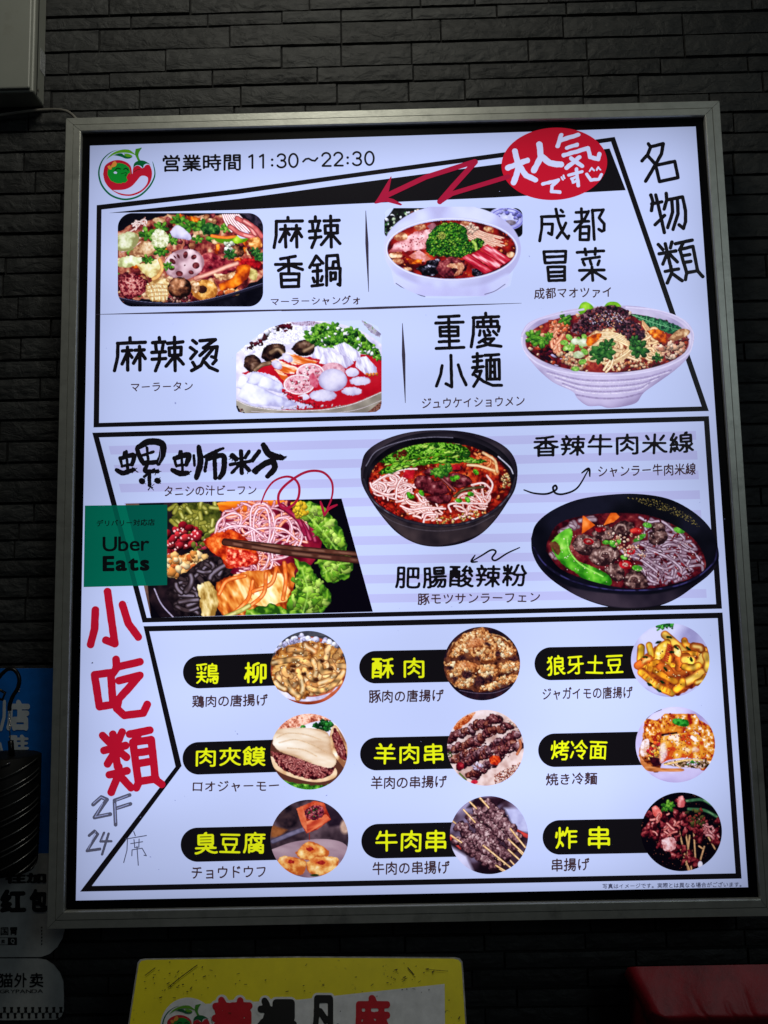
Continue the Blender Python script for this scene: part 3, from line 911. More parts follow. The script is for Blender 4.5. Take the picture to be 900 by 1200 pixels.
# marker note
sh = Sheet()
strokes('s', [([(345,830),(375,803),(396,812),(350,878),(408,866)],7.5),([(424,820),(428,905)],7),([(424,815),(480,795)],7),([(428,845),(483,828)],7),
 ([(330,945),(350,928),(362,940),(322,1002),(370,995)],5.4),([(385,935),(372,967),(412,966)],4.6),([(402,938),(378,1015)],4.6)], 4, (86, 88, 112), sh, smooth=False, res=6, rough=.35, rs=1.2)
strokes('s', [([(495,930),(501,946)],1.8),([(466,958),(542,945)],1.8),([(472,955),(470,1000),(458,1045)],1.8),([(484,975),(528,968)],1.8),([(496,960),(499,990)],1.8),([(515,958),(514,988)],1.8),([(498,990),(515,988)],1.6),([(488,1020),(489,998),(526,992),(542,1020),(533,1018)],1.8),([(507,985),(512,1055)],1.8)], 2, (80, 84, 112), sh, res=6)
strokes('s', [([(342, 305), (343, 306)], 2)], 2, (50, 50, 60), sh, res=6)
strokes('s', [([(346,826),(374,803),(388,810)],1.6),([(380,826),(352,876),(400,866)],1.6),([(425,826),(428,896)],1.8),([(432,814),(472,798)],1.5),([(434,844),(476,829)],1.5),([(354,930),(326,996)],1.2),([(388,940),(376,962)],1.2)], 1.6, (150, 158, 206), sh2 := Sheet(), res=7, rough=.5, rs=1.2)
sh2.build('marker_streak', 8, M['backlit'], sign)
sh.build('marker_note', 7, M['backlit'], sign, label='grey marker handwriting 2F 24席')


def logo(c, sheet_cols, clipy=None):
    s_ = Sheet(True)
    G1 = sheet_cols
    strokes(c, [([(350,150),(250,185),(160,265),(115,370),(112,470),(150,580),(240,680),(360,730),(470,732),(590,690),(690,600),(750,500),(765,420),(745,320),(730,285)],11)], 11, G1['ring'], s_, smooth=True, taper=1.0, res=5)
    P_ = lambda pts, col, sm=True: s_.poly(tr(c, catmull(pts + [pts[0]], 5)[:-1] if sm else pts), col)
    P_([(158,440),(180,345),(250,292),(340,275),(430,300),(482,350),(500,440),(508,380),(525,355),(570,340),(622,372),(660,335),(705,338),(732,430),(705,545),(620,640),(520,688),(430,695),(340,675),(240,610),(180,530)], G1['red'])
    P_([(272,628),(400,622),(490,585),(560,510),(600,465),(650,462),(684,490),(668,560),(600,630),(500,672),(420,676),(340,658)], G1['white'])
    strokes(c, [([(330,428),(362,430)],118)], 90, G1['face'], s_, rough=2.0, rs=.45, res=5)
    return s_, P_


LG = dict(ring=(0, 98, 66), red=(183, 20, 46), white=(197, 204, 248), face=(12, 138, 44))


def logo_build(c, G1, layer, mat, parent, proj=None):
    s_, P_ = logo(c, G1)
    s_.build('logo_emblem', layer, mat, parent, proj, label='round red chilli and green pepper emblem')
    s_ = Sheet(True)
    P_ = lambda pts, col: s_.poly(tr(c, catmull(pts + [pts[0]], 5)[:-1]), col)
    P_([(208,352),(235,338),(250,352),(272,305),(300,290),(318,320),(300,350),(262,362),(255,385),(228,382)], (222, 140, 60))
    P_([(280,420),(300,408),(322,420),(315,435),(290,434)], G1['white'])
    P_([(432,480),(448,445),(470,425),(482,448),(505,462),(500,492),(465,510),(440,500)], G1['red'])
    P_([(190,272),(270,195),(370,155),(460,155),(520,195),(540,218),(470,195),(380,190),(290,210)], (92, 158, 30))
    P_([(270,225),(330,200),(380,198),(400,215),(470,238),(505,235),(470,258),(420,258),(370,238),(300,222)], (0, 92, 48))
    P_([(400,200),(450,200),(500,225),(480,240),(430,235)], (92, 158, 30))
    P_([(540,145),(575,138),(612,132),(588,170),(572,215),(582,258),(602,290),(575,295),(552,255),(532,205)], (66, 140, 34))
    P_([(512,372),(518,325),(545,295),(595,280),(650,288),(712,328),(670,318),(636,335),(626,372),(600,345),(560,335),(530,348)], (0, 92, 48))
    strokes(c, [([(298,398),(325,372),(362,380)],6),([(400,384),(430,372),(452,395)],6),([(370,436),(395,430),(425,422),(432,436),(415,455),(430,462)],3),([(520,415),(560,388),(590,385)],3)], 4, (10, 34, 14), s_, smooth=True, res=6)
    s_.build('logo_detail', layer + 1, mat, parent, proj)


logo_build('L', LG, 7, M['backlit'], sign)

# specks and smears stuck to the face
sh = Sheet(); r_ = random.Random(12)
for x, y_, q in [(205.5, 472, .9), (278, 860, .7), (276, 857, .4), (205, 938, .5), (383, 932, .6), (107, 777, .5), (620, 300, .5), (735, 612, .5), (640, 640, .4), (162, 1010, .5), (176, 1004, .6)] + [(r_.uniform(120, 850), r_.uniform(180, 1030), r_.uniform(.15, .35)) for _ in range(46)]:
    strokes('0', [([(x, y_), (x + r_.uniform(-.8, .8), y_ + r_.uniform(-1, 1))], q)], .4, (150, 160, 214), sh, rough=.2, rs=2)
sh.build('dust_speck', 4, M['backlit'], sign)

# ---- green delivery sticker over the left edge of the sheet
st = empty('delivery_sticker', (0.1, -0.004, 0.6))
tag(st, 'green square delivery sticker on the lower left edge of the lit menu sign', 'sticker')
SQ = [(99.5, 592.5), (196, 591.5), (195.8, 685.5), (98, 688)]
sh = Sheet(); sh.poly(SQ, (0, 100, 80))
sh.build('sticker_sheet', 11, M['backlit'], st)
sh = Sheet()
sh.poly([(131, 592.2), (136.6, 592.1), (161.5, 686.6), (156, 686.7)], (0, 82, 68))
sh.poly([(136.6, 592.1), (147, 592.1), (171.5, 686.4), (161.5, 686.6)], (0, 107, 86))
sh.poly([(147, 592.1), (195.9, 591.6), (195.7, 685.6), (171.5, 686.4)], (0, 85, 72))
sh.build('show_through', 12, M['backlit'], st)
sh = Sheet()
text('p', 'デリバリー対応店', (190, 200, 262), (748, 188, 252), (6, 10, 12), sh, pen=.05)
text('p', 'Uber', (247, 360, 502), (695, 352, 494), (6, 10, 12), sh, pen=.013, mono=False)
text('p', 'Eats', (247, 544, 692), (697, 536, 686), (6, 10, 12), sh, pen=.042, mono=False)
sh.build('sticker_lettering', 13, M['backlit'], st)
# ------------------------------------------------------------ printed dish photographs, painted shape by shape
class Paint:
    def __init__(s, c, box, base, dens=1.9):
        """c = (x0, y0, scale) of the drawing units; box in those units"""
        s.c = c; x0, y0, k = c
        s.k = k; s.d = dens
        s.X0 = x0 + box[0] / k; s.Y0 = y0 + box[1] / k
        w_ = int((box[2] - box[0]) / k * dens) + 2; h = int((box[3] - box[1]) / k * dens) + 2
        X, Y = np.meshgrid(np.arange(w_), np.arange(h))
        s.X = (s.X0 + X / dens - x0) * k; s.Y = (s.Y0 + Y / dens - y0) * k
        s.px = k / dens
        s.A = np.empty((h, w_, 3)); s.A[:] = base
        s.bx, s.by = box[0], box[1]
        s.seed = 11; s.clipf = None

    def win(s, x0, y0, x1, y1):
        i0 = max(0, int((y0 - s.by) / s.px) - 1); i1 = min(s.A.shape[0], int((y1 - s.by) / s.px) + 3)
        j0 = max(0, int((x0 - s.bx) / s.px) - 1); j1 = min(s.A.shape[1], int((x1 - s.bx) / s.px) + 3)
        if i1 <= i0 or j1 <= j0: return None
        return slice(i0, i1), slice(j0, j1)

    @staticmethod
    def dist(shape, X, Y):
        """positive inside"""
        k = shape[0]
        if k == 'e':
            _, cx, cy, rx, ry, *a = shape
            a = math.radians(a[0]) if a else 0
            u = (X - cx) * math.cos(a) + (Y - cy) * math.sin(a); v = -(X - cx) * math.sin(a) + (Y - cy) * math.cos(a)
            q = np.hypot(u / rx, v / ry)
            return (1 - q) * min(rx, ry)
        if k == 'r':
            _, x0, y0, x1, y1, r = shape
            dx = np.abs(X - (x0 + x1) / 2) - (x1 - x0) / 2 + r; dy = np.abs(Y - (y0 + y1) / 2) - (y1 - y0) / 2 + r
            return r - np.hypot(np.maximum(dx, 0), np.maximum(dy, 0)) - np.minimum(np.maximum(dx, dy), 0)
        pts = np.asarray(shape[1], float); n = len(pts)
        D = np.full(X.shape, 1e9); I = np.zeros(X.shape, bool)
        for i in range(n):
            a, b = pts[i], pts[(i + 1) % n]
            D = np.minimum(D, seg_dist(X, Y, a, b))
            if a[1] != b[1]:
                m = (a[1] > Y) != (b[1] > Y)
                I ^= m & (X < (b[0] - a[0]) * (Y - a[1]) / (b[1] - a[1]) + a[0])
        return np.where(I, D, -D)

    @staticmethod
    def bbox(shape):
        if shape[0] == 'e':
            r = max(shape[3], shape[4]); return shape[1] - r, shape[2] - r, shape[1] + r, shape[2] + r
        if shape[0] == 'r': return shape[1:5]
        p = np.asarray(shape[1], float); return (*p.min(0), *p.max(0))

    def put(s, W_, col, al):
        if s.clipf is not None: al = al * s.clipf[W_]
        s.A[W_] = s.A[W_] * (1 - al[..., None]) + col * al[..., None]

    def clip(s, shape=None):
        if shape is None: s.clipf = None
        else: s.clipf = np.clip(s.dist(shape, s.X, s.Y) / s.px + .5, 0, 1)

    def fill(s, shape, ramp, sc=20, edge=0.0, ew=None, warp=0.0, wsc=None, ang=0.0, asp=1.0, ridge=False, lit=0.25, soft=1.3, con=1.9, op=1.0, o=3):
        sc = sc * 1.25; con = 1 + (con - 1) * .75
        s.seed += 7; sd = s.seed
        if ramp is WHT: con = min(con, .9)
        if shape[0] == 'c': shape = ('p', catmull(list(shape[1]) + [shape[1][0]], 5)[:-1])
        x0, y0, x1, y1 = s.bbox(shape); m = warp + 3
        W_ = s.win(x0 - m, y0 - m, x1 + m, y1 + m)
        if W_ is None: return
        X, Y = s.X[W_], s.Y[W_]
        Xw, Yw = X, Y
        if warp:
            q = wsc or max(warp * 2.2, 4)
            Xw = X + warp * 2 * (fbm(X / q, Y / q, sd, 2) - .5); Yw = Y + warp * 2 * (fbm(X / q, Y / q, sd + 3, 2) - .5)
        d = s.dist(shape, Xw, Yw)
        a = math.radians(ang); u = (X * math.cos(a) + Y * math.sin(a)) / asp; v = -X * math.sin(a) + Y * math.cos(a)
        t = fbm(u / sc, v / sc, sd + 9, o)
        if ridge: t = 1 - np.abs(2 * t - 1) * 2.2
        else: t = (t - .5) * con + .5
        if lit: t = t + lit * (-(Y - (y0 + y1) / 2) / max(y1 - y0, 1) - 0.5 * (X - (x0 + x1) / 2) / max(x1 - x0, 1))
        if edge:
            t = t - edge * np.exp(-np.maximum(d, 0) / (ew or (min(x1 - x0, y1 - y0) * .12 + 1)))
        t = np.clip(t, 0, 1)
        R = np.asarray(ramp, float); pos = np.linspace(0, 1, len(R))
        col = np.stack([np.interp(t, pos, R[:, i]) for i in range(3)], -1)
        s.put(W_, col, np.clip(d / (s.px * soft) + .5, 0, 1) * op)

    def stroke(s, pts, r, mid, edge, hi=None, smooth=True, taper=0.0, spot=0.0, var=0.12, hp=0.35, op=1):
        s.seed += 3
        q = catmull(pts, 6) if smooth and len(pts) > 2 else np.asarray(pts, float)
        lo = q.min(0) - r - 2; hi_ = q.max(0) + r + 2
        W_ = s.win(*lo, *hi_)
        if W_ is None: return
        X, Y = s.X[W_], s.Y[W_]
        D = np.full(X.shape, 1e3); m = len(q)
        for i in range(m - 1):
            f = i / max(m - 1, 1)
            rr = r * (1 - taper * f)
            D = np.minimum(D, seg_dist(X, Y, q[i], q[i + 1]) / rr)
        mid = np.asarray(mid, float); edge = np.asarray(edge, float)
        t = np.clip((1 - D) * 1.7, 0, 1)[..., None]; t = t * t * (3 - 2 * t); edge = edge * .75 + mid * .25
        n = 1 + var * 2 * (vnoise(X / (r * 1.3), Y / (r * 1.3), s.seed) - .5)[..., None]
        col = (edge * (1 - t) + mid * t) * n
        if hi is not None:
            col = col + (np.asarray(hi, float) - col) * (.8 * np.clip((1 - D - .45) / .4, 0, 1) * np.clip((vnoise(X / (r * 3), Y / (r * 3), s.seed + 4) - hp) * 4, 0, 1))[..., None]
        s.put(W_, col, np.clip((1 - D) * r / s.px + .5, 0, 1) * op)

    def dots(s, shape, n, size, cols, asp=(1, 1.6), seed=1, lit=.35, edge=.35, ang=None, jag=0.0):
        r_ = random.Random(seed); x0, y0, x1, y1 = s.bbox(shape)
        k = 0; tries = 0
        while k < n and tries < n * 12:
            tries += 1
            x = r_.uniform(x0, x1); y = r_.uniform(y0, y1)
            if s.dist(shape, np.array([x]), np.array([y]))[0] < 0: continue
            k += 1
            a = r_.uniform(*size); b = a / r_.uniform(*asp); c = np.array(r_.choice(cols), float)
            g = r_.uniform(0, 180) if ang is None else ang + r_.uniform(-25, 25)
            W_ = s.win(x - a - 1, y - a - 1, x + a + 1, y + a + 1)
            if W_ is None: continue
            X, Y = s.X[W_], s.Y[W_]; X2, Y2 = X, Y
            if jag: X2 = X + jag * a * (vnoise(X / a * 1.4, Y / a * 1.4, k) - .5) * 2; Y2 = Y + jag * a * (vnoise(X / a * 1.4, Y / a * 1.4, k + 50) - .5) * 2
            d = s.dist(('e', x, y, a, b, g), X2, Y2)
            sh_ = 1 + lit * np.clip(-((Y - y) + (X - x) * .5) / a, -1, 1) - edge * np.exp(-np.maximum(d, 0) / (b * .35 + .3))
            s.put(W_, np.clip(c * sh_[..., None], 0, 255), np.clip(d / s.px + .6, 0, 1))

    def noodles(s, shape, n, r, mid, edge, hi=None, L=120, curl=0.05, seed=1, ang=None, spread=60, fat=1.3, alt=None):
        r_ = random.Random(seed); x0, y0, x1, y1 = s.bbox(shape)
        k = 0; tries = 0; r = r * 1.55; n = int(n * .6)
        while k < n and tries < n * 20:
            tries += 1
            x = r_.uniform(x0, x1); y = r_.uniform(y0, y1)
            if s.dist(shape, np.array([x]), np.array([y]))[0] < r: continue
            k += 1
            a = math.radians((ang if ang is not None else r_.uniform(0, 360)) + r_.uniform(-spread, spread))
            cv = r_.uniform(-curl, curl); pts = [(x, y)]; st = max(L / 9, 4)
            for _ in range(int(r_.uniform(5, 11))):
                a += cv * st; cv = max(-curl * 1.3, min(curl * 1.3, cv + r_.uniform(-curl, curl) * .4))
                x += math.cos(a) * st; y += math.sin(a) * st * .75
                if s.dist(shape, np.array([x]), np.array([y]))[0] < r * .5: break
                pts.append((x, y))
            if len(pts) < 3: continue
            m_, e_ = mid, edge
            if alt and r_.random() < alt[0]: m_, e_ = alt[1], alt[2]
            s.stroke(pts, r * r_.uniform(.8, fat), m_, e_, hi)

    def leaf(s, pts, cols, sc=9, vein=None, warp=5):
        s.fill(('c', pts), cols, sc=sc * (1.6 if sum(cols[-1]) > 690 else 1), ridge=sum(cols[-1]) < 690, edge=.5, warp=warp, lit=.3)
        if vein: s.stroke(vein, 2.2, cols[-1], cols[-2], taper=.7)

    def lumps(s, shape, n, size, ramp, seed=1, sc=16, asp=(1, 1.7), warp=.18, ang=None):
        r_ = random.Random(seed); x0, y0, x1, y1 = s.bbox(shape); k = 0; tries = 0
        while k < n and tries < n * 20:
            tries += 1; x = r_.uniform(x0, x1); y = y0 + (y1 - y0) * (k + r_.random()) / n if tries < n * 3 else r_.uniform(y0, y1)
            if s.dist(shape, np.array([x]), np.array([y]))[0] < 0: k += tries % 4 == 0; continue
            k += 1; a = r_.uniform(*size); g = r_.uniform(0, 180) if ang is None else ang + r_.uniform(-20, 20)
            s.fill(('e', x, y, a, a / r_.uniform(*asp), g), ramp if isinstance(ramp[0], tuple) else r_.choice(ramp), sc=sc, edge=.55, ew=a * .22, warp=a * warp, lit=.7, con=1.5)

    def sprig(s, x, y, r, cols, n=7, seed=3):
        """a cut herb leaf: lobes round a centre"""
        r_ = random.Random(seed)
        for i in range(n):
            a = 2 * math.pi * i / n + r_.uniform(-.3, .3); q = r * r_.uniform(.45, .85)
            s.fill(('e', x + q * math.cos(a), y + q * math.sin(a) * .8, r * .46, r * .27, math.degrees(a)), cols, sc=r * .5, edge=.4, ew=r * .1, warp=r * .07, lit=.55, con=1.3)
        s.fill(('e', x, y, r * .4, r * .35), cols, sc=r * .3, edge=.3, warp=r * .1)

    def finish(s, masks, name, layer, label, contrast=1.08, grain=0.03, parent=None, sharp=0.0):
        A = s.A
        g = fbm(s.X / (s.px * 1.6), s.Y / (s.px * 1.6), 77, 2) - .5
        lum = A.mean(-1)
        A = A * (1 + grain * 2 * g * np.clip(1.3 - lum / 230, .1, 1))[..., None]
        if sharp: A = A + sharp * (A - np.stack([blur(A[..., i], 1) for i in range(3)], -1))
        if contrast != 1: A = 110 + (A - 110) * contrast
        A = A * .93 + A.mean(-1, keepdims=True) * .07 + np.array([0, 0, 5.])
        s.A = np.clip(A, 2, 255)
        F = np.full(s.X.shape, -1e3)
        for m in masks: F = np.maximum(F, s.dist(m, s.X, s.Y))
        sh_ = Sheet(); sh_.add(march(F, s.X0, s.Y0, s.d, lin(s.A)), None)
        return sh_.build(name, layer, M['backlit'], parent or sign, label=label)


GRN = [(22, 70, 22), (62, 126, 30), (112, 174, 48), (176, 216, 104)]
DGRN = [(12, 44, 20), (32, 88, 34), (66, 128, 48), (130, 184, 90)]
MEAT = [(40, 8, 14), (105, 28, 40), (160, 70, 70), (225, 160, 150)]
BRN = [(26, 14, 12), (88, 46, 30), (150, 92, 56), (220, 170, 120)]
CRM = [(150, 96, 60), (215, 170, 120), (240, 218, 180), (252, 244, 230)]
ORG = [(140, 40, 10), (215, 90, 10), (245, 140, 20), (255, 190, 80)]
REDS = [(70, 2, 10), (140, 8, 20), (190, 20, 26), (240, 90, 60)]
WHT = [(166, 158, 200), (204, 200, 232), (230, 226, 246), (250, 250, 255)]
BLK = [(6, 5, 10), (14, 12, 18), (30, 28, 38), (90, 90, 110)]


def food_hotpot():                       # spicy dry pot, upper left
    p = Paint((130, 240, 4.737), (30, 38, 852, 572), (14, 14, 22))
    body = ('c', [(20, 150), (110, 120), (230, 80), (400, 55), (560, 60), (700, 60), (800, 120), (870, 200), (860, 370), (760, 455), (600, 500), (430, 535), (280, 535), (130, 520), (20, 500)])
    p.fill(body, [(60, 14, 18), (130, 40, 40), (190, 110, 80), (225, 190, 150)], sc=26, warp=16, lit=0)
    p.lumps(body, 150, (18, 38), [CRM, MEAT, REDS, ORG, CRM, GRN, MEAT, [(120, 60, 40), (190, 130, 80), (230, 190, 140), (250, 230, 200)]], seed=3, sc=20, asp=(1.2, 2.4))
    # left: prawns, cabbage and meat
    for q in ([(50, 240), (110, 215), (170, 170), (190, 70)], [(40, 190), (90, 160), (150, 120), (185, 75)], [(60, 260), (120, 240), (165, 205)]): p.stroke(q, 8, (236, 190, 180), (150, 70, 66), (255, 235, 225), taper=.7)
    p.noodles(('p', [(110, 90), (200, 70), (220, 140), (120, 160)]), 16, 2.5, (245, 225, 220), (190, 120, 110), L=70, seed=4, ang=-50, spread=25)
    p.leaf([(40, 170), (110, 150), (160, 190), (110, 250), (40, 250)], [(150, 150, 90), (200, 210, 150), (235, 238, 205), (250, 250, 235)], 16)
    p.leaf([(45, 295), (140, 280), (180, 310), (110, 345), (40, 340)], [(170, 175, 110), (215, 225, 160), (240, 245, 210), (252, 252, 240)], 14)
    p.leaf([(150, 225), (200, 200), (250, 230), (220, 280), (150, 290), (100, 270)], CRM, 12)
    p.leaf([(140, 330), (230, 310), (270, 300), (280, 360), (240, 412), (180, 380)], [(190, 150, 80), (230, 220, 150), (245, 240, 205), (252, 250, 235)], 18)
    p.stroke([(270, 305), (285, 350), (262, 395), (235, 412)], 10, (240, 190, 110), (190, 110, 40))
    p.lumps(('e', 100, 450, 80, 60), 26, (16, 34), MEAT, seed=8)
    p.leaf([(50, 430), (110, 385), (170, 400), (200, 460), (150, 510), (60, 500)], [(90, 14, 28), (160, 50, 60), (210, 120, 110), (245, 200, 190)], 15, warp=9)
    # herbs and greens
    for x, y, r in ((205, 165, 45), (275, 130, 40), (275, 255, 40), (340, 195, 34), (375, 90, 42), (450, 110, 50), (520, 125, 45), (205, 305, 30), (640, 130, 34), (480, 190, 28)): p.sprig(x, y, r, GRN, seed=int(x))
    p.fill(('c', [(225, 175), (255, 135), (300, 145), (320, 200), (285, 240), (235, 225)]), [(170, 180, 120), (220, 225, 180), (242, 244, 220), (255, 255, 250)], sc=10, warp=8, edge=.3)
    p.fill(('c', [(328, 150), (370, 112), (440, 165), (440, 195), (400, 190), (345, 180)]), WHT, sc=40, edge=.3, warp=2)
    p.fill(('p', [(415, 58), (500, 75), (480, 98), (430, 85)]), ORG, sc=14, edge=.3, warp=3)
    p.fill(('c', [(490, 130), (540, 100), (600, 120), (600, 160), (530, 165)]), DGRN, sc=12, edge=.4, warp=5)
    p.stroke([(560, 172), (620, 182), (690, 178)], 9, (240, 130, 40), (170, 70, 20))
    p.fill(('c', [(570, 185), (640, 190), (690, 180), (715, 145), (755, 145), (765, 185), (730, 210), (650, 218), (590, 205)]), [(80, 140, 10), (140, 195, 20), (190, 225, 60), (235, 245, 180)], sc=40, edge=.5, warp=2)
    p.fill(('c', [(700, 170), (725, 138), (760, 145), (762, 178), (725, 188)]), WHT, sc=30, edge=.2)
    # squid curls, upper right
    for i in range(9):
        x = 620 + i * 11; p.stroke([(x, 55), (x + 18 + i * 3, 100), (x + 50 + i * 6, 148)], 5, (246, 225, 230), (200, 120, 130), (255, 250, 250))
    for q in ([(700, 75), (760, 110), (800, 165)], [(660, 120), (720, 160), (790, 180)], [(740, 90), (800, 130), (835, 175)]): p.stroke(q, 14, (205, 96, 92), (110, 30, 40), (245, 190, 180))
    p.fill(('c', [(630, 235), (690, 215), (735, 245), (730, 285), (680, 290), (640, 270)]), BRN, sc=16, edge=.5, warp=4)
    p.dots(('e', 660, 240, 40, 28), 14, (6, 14), [(240, 240, 240), (200, 210, 190)], seed=5)
    p.fill(('c', [(760, 190), (820, 180), (838, 230), (780, 250)]), [(150, 70, 20), (215, 130, 50), (240, 190, 110), (250, 230, 180)], sc=16, edge=.4, warp=4)
    for x, y, r in ((660, 275, 34), (820, 290, 38), (800, 260, 26)): p.sprig(x, y, r, DGRN, seed=int(y))
    # dark sauce and meat, middle right
    p.fill(('c', [(500, 280), (560, 270), (640, 300), (700, 330), (690, 370), (600, 400), (500, 410), (440, 400), (480, 350)]), [(60, 8, 20), (120, 20, 36), (160, 50, 60), (220, 120, 110)], sc=20, edge=.2, warp=9)
    p.stroke([(470, 408), (560, 378), (640, 345), (700, 325)], 13, (222, 150, 130), (150, 60, 50), (246, 200, 180))
    p.fill(('c', [(570, 380), (640, 385), (690, 370), (700, 400), (630, 418), (580, 405)]), CRM, sc=14, edge=.4, warp=3)
    p.fill(('c', [(720, 300), (790, 300), (840, 330), (830, 365), (770, 340), (730, 330)]), REDS, sc=16, edge=.4, warp=6)
    # lotus root
    p.fill(('e', 407, 330, 112, 84, -12), [(160, 120, 130), (214, 180, 190), (236, 214, 220), (250, 240, 244)], sc=60, edge=.55, ew=7, warp=3)
    for x, y, a, b, g in ((414, 278, 13, 20, 10), (460, 290, 16, 13, -30), (472, 337, 20, 18, 0), (445, 375, 15, 11, 20), (380, 382, 20, 15, 10), (336, 350, 18, 14, 20), (342, 314, 20, 12, 40), (374, 286, 6, 13, -30), (355, 290, 4, 10, -40)):
        p.fill(('e', x, y, a, b, g), [(60, 14, 20), (110, 40, 44), (150, 70, 70)], sc=12, edge=.3)
    p.dots(('e', 407, 338, 5, 4), 1, (4, 5), [(120, 70, 80)])
    p.sprig(318, 340, 28, GRN, seed=2)
    # front row
    p.fill(('c', [(195, 455), (240, 418), (310, 415), (325, 470), (300, 525), (235, 535), (200, 500)]), [(170, 120, 60), (225, 190, 120), (245, 226, 170), (255, 248, 220)], sc=14, edge=.4, warp=4)
    for i in range(5): p.stroke([(205 + i * 22, 440 + i * 2), (225 + i * 21, 480), (230 + i * 20, 525)], 5, (250, 236, 190), (190, 140, 80))
    for i in range(4): p.stroke([(195, 450 + i * 22), (255, 440 + i * 22), (320, 445 + i * 20)], 3, (206, 160, 100), (170, 116, 66))
    p.fill(('e', 382, 463, 66, 62), BRN, sc=22, edge=.7, warp=5, lit=.6)
    p.fill(('e', 372, 440, 40, 26, -10), [(150, 92, 56), (205, 140, 96), (240, 196, 160)], sc=12, warp=6, lit=.3, soft=5)
    p.fill(('e', 520, 475, 72, 58), [(170, 100, 30), (225, 160, 70), (246, 210, 130), (255, 240, 200)], sc=24, edge=.5, warp=5, lit=.4)
    p.fill(('e', 508, 470, 26, 22), [(30, 12, 12), (80, 40, 24)], sc=12, warp=2)
    p.fill(('c', [(450, 440), (485, 430), (492, 470), (470, 490), (450, 470)]), CRM, sc=14, edge=.4)
    p.fill(('c', [(600, 440), (680, 400), (700, 345), (750, 332), (778, 345), (770, 390), (720, 440), (660, 470), (610, 475)]), ORG, sc=40, edge=.45, warp=3, lit=.2)
    p.fill(('c', [(775, 350), (812, 370), (805, 418), (770, 405)]), [(150, 130, 60), (205, 190, 110), (235, 226, 170)], sc=20, edge=.4)
    p.dots(('p', [(600, 478), (700, 470), (710, 490), (620, 505)]), 16, (8, 20), [(206, 110, 50), (170, 60, 30), (240, 180, 110)], seed=6)
    p.dots(('p', [(310, 520), (440, 515), (440, 540), (310, 540)]), 22, (5, 10), [(30, 18, 22), (80, 40, 40), (190, 150, 130)], seed=7)
    # pan rim
    p.stroke([(30, 518), (130, 540), (280, 552), (430, 550), (600, 518), (760, 470), (860, 440)], 9, (30, 30, 44), (8, 8, 14))
    p.stroke([(30, 510), (130, 532), (280, 545), (430, 542), (600, 510), (760, 462), (860, 430)], 1.6, (110, 112, 150), (40, 40, 60))
    p.fill(('c', [(20, 530), (200, 565), (420, 566), (640, 530), (860, 455), (880, 620), (20, 620)]), [(8, 8, 14), (14, 14, 22), (24, 24, 34)], sc=50, lit=0)
    p.fill(('p', [(20, 30), (190, 38), (120, 90), (40, 140), (20, 140)]), [(10, 10, 16), (16, 16, 24)], sc=40, warp=5)
    p.fill(('p', [(700, 40), (860, 40), (860, 150), (800, 110), (760, 70)]), [(18, 16, 26), (60, 50, 66), (30, 28, 40)], sc=30, warp=8)
    p.finish([('r', 38, 46, 845, 565, 82)], 'dish_photo', 5, 'photo of a spicy dry pot with lotus root')


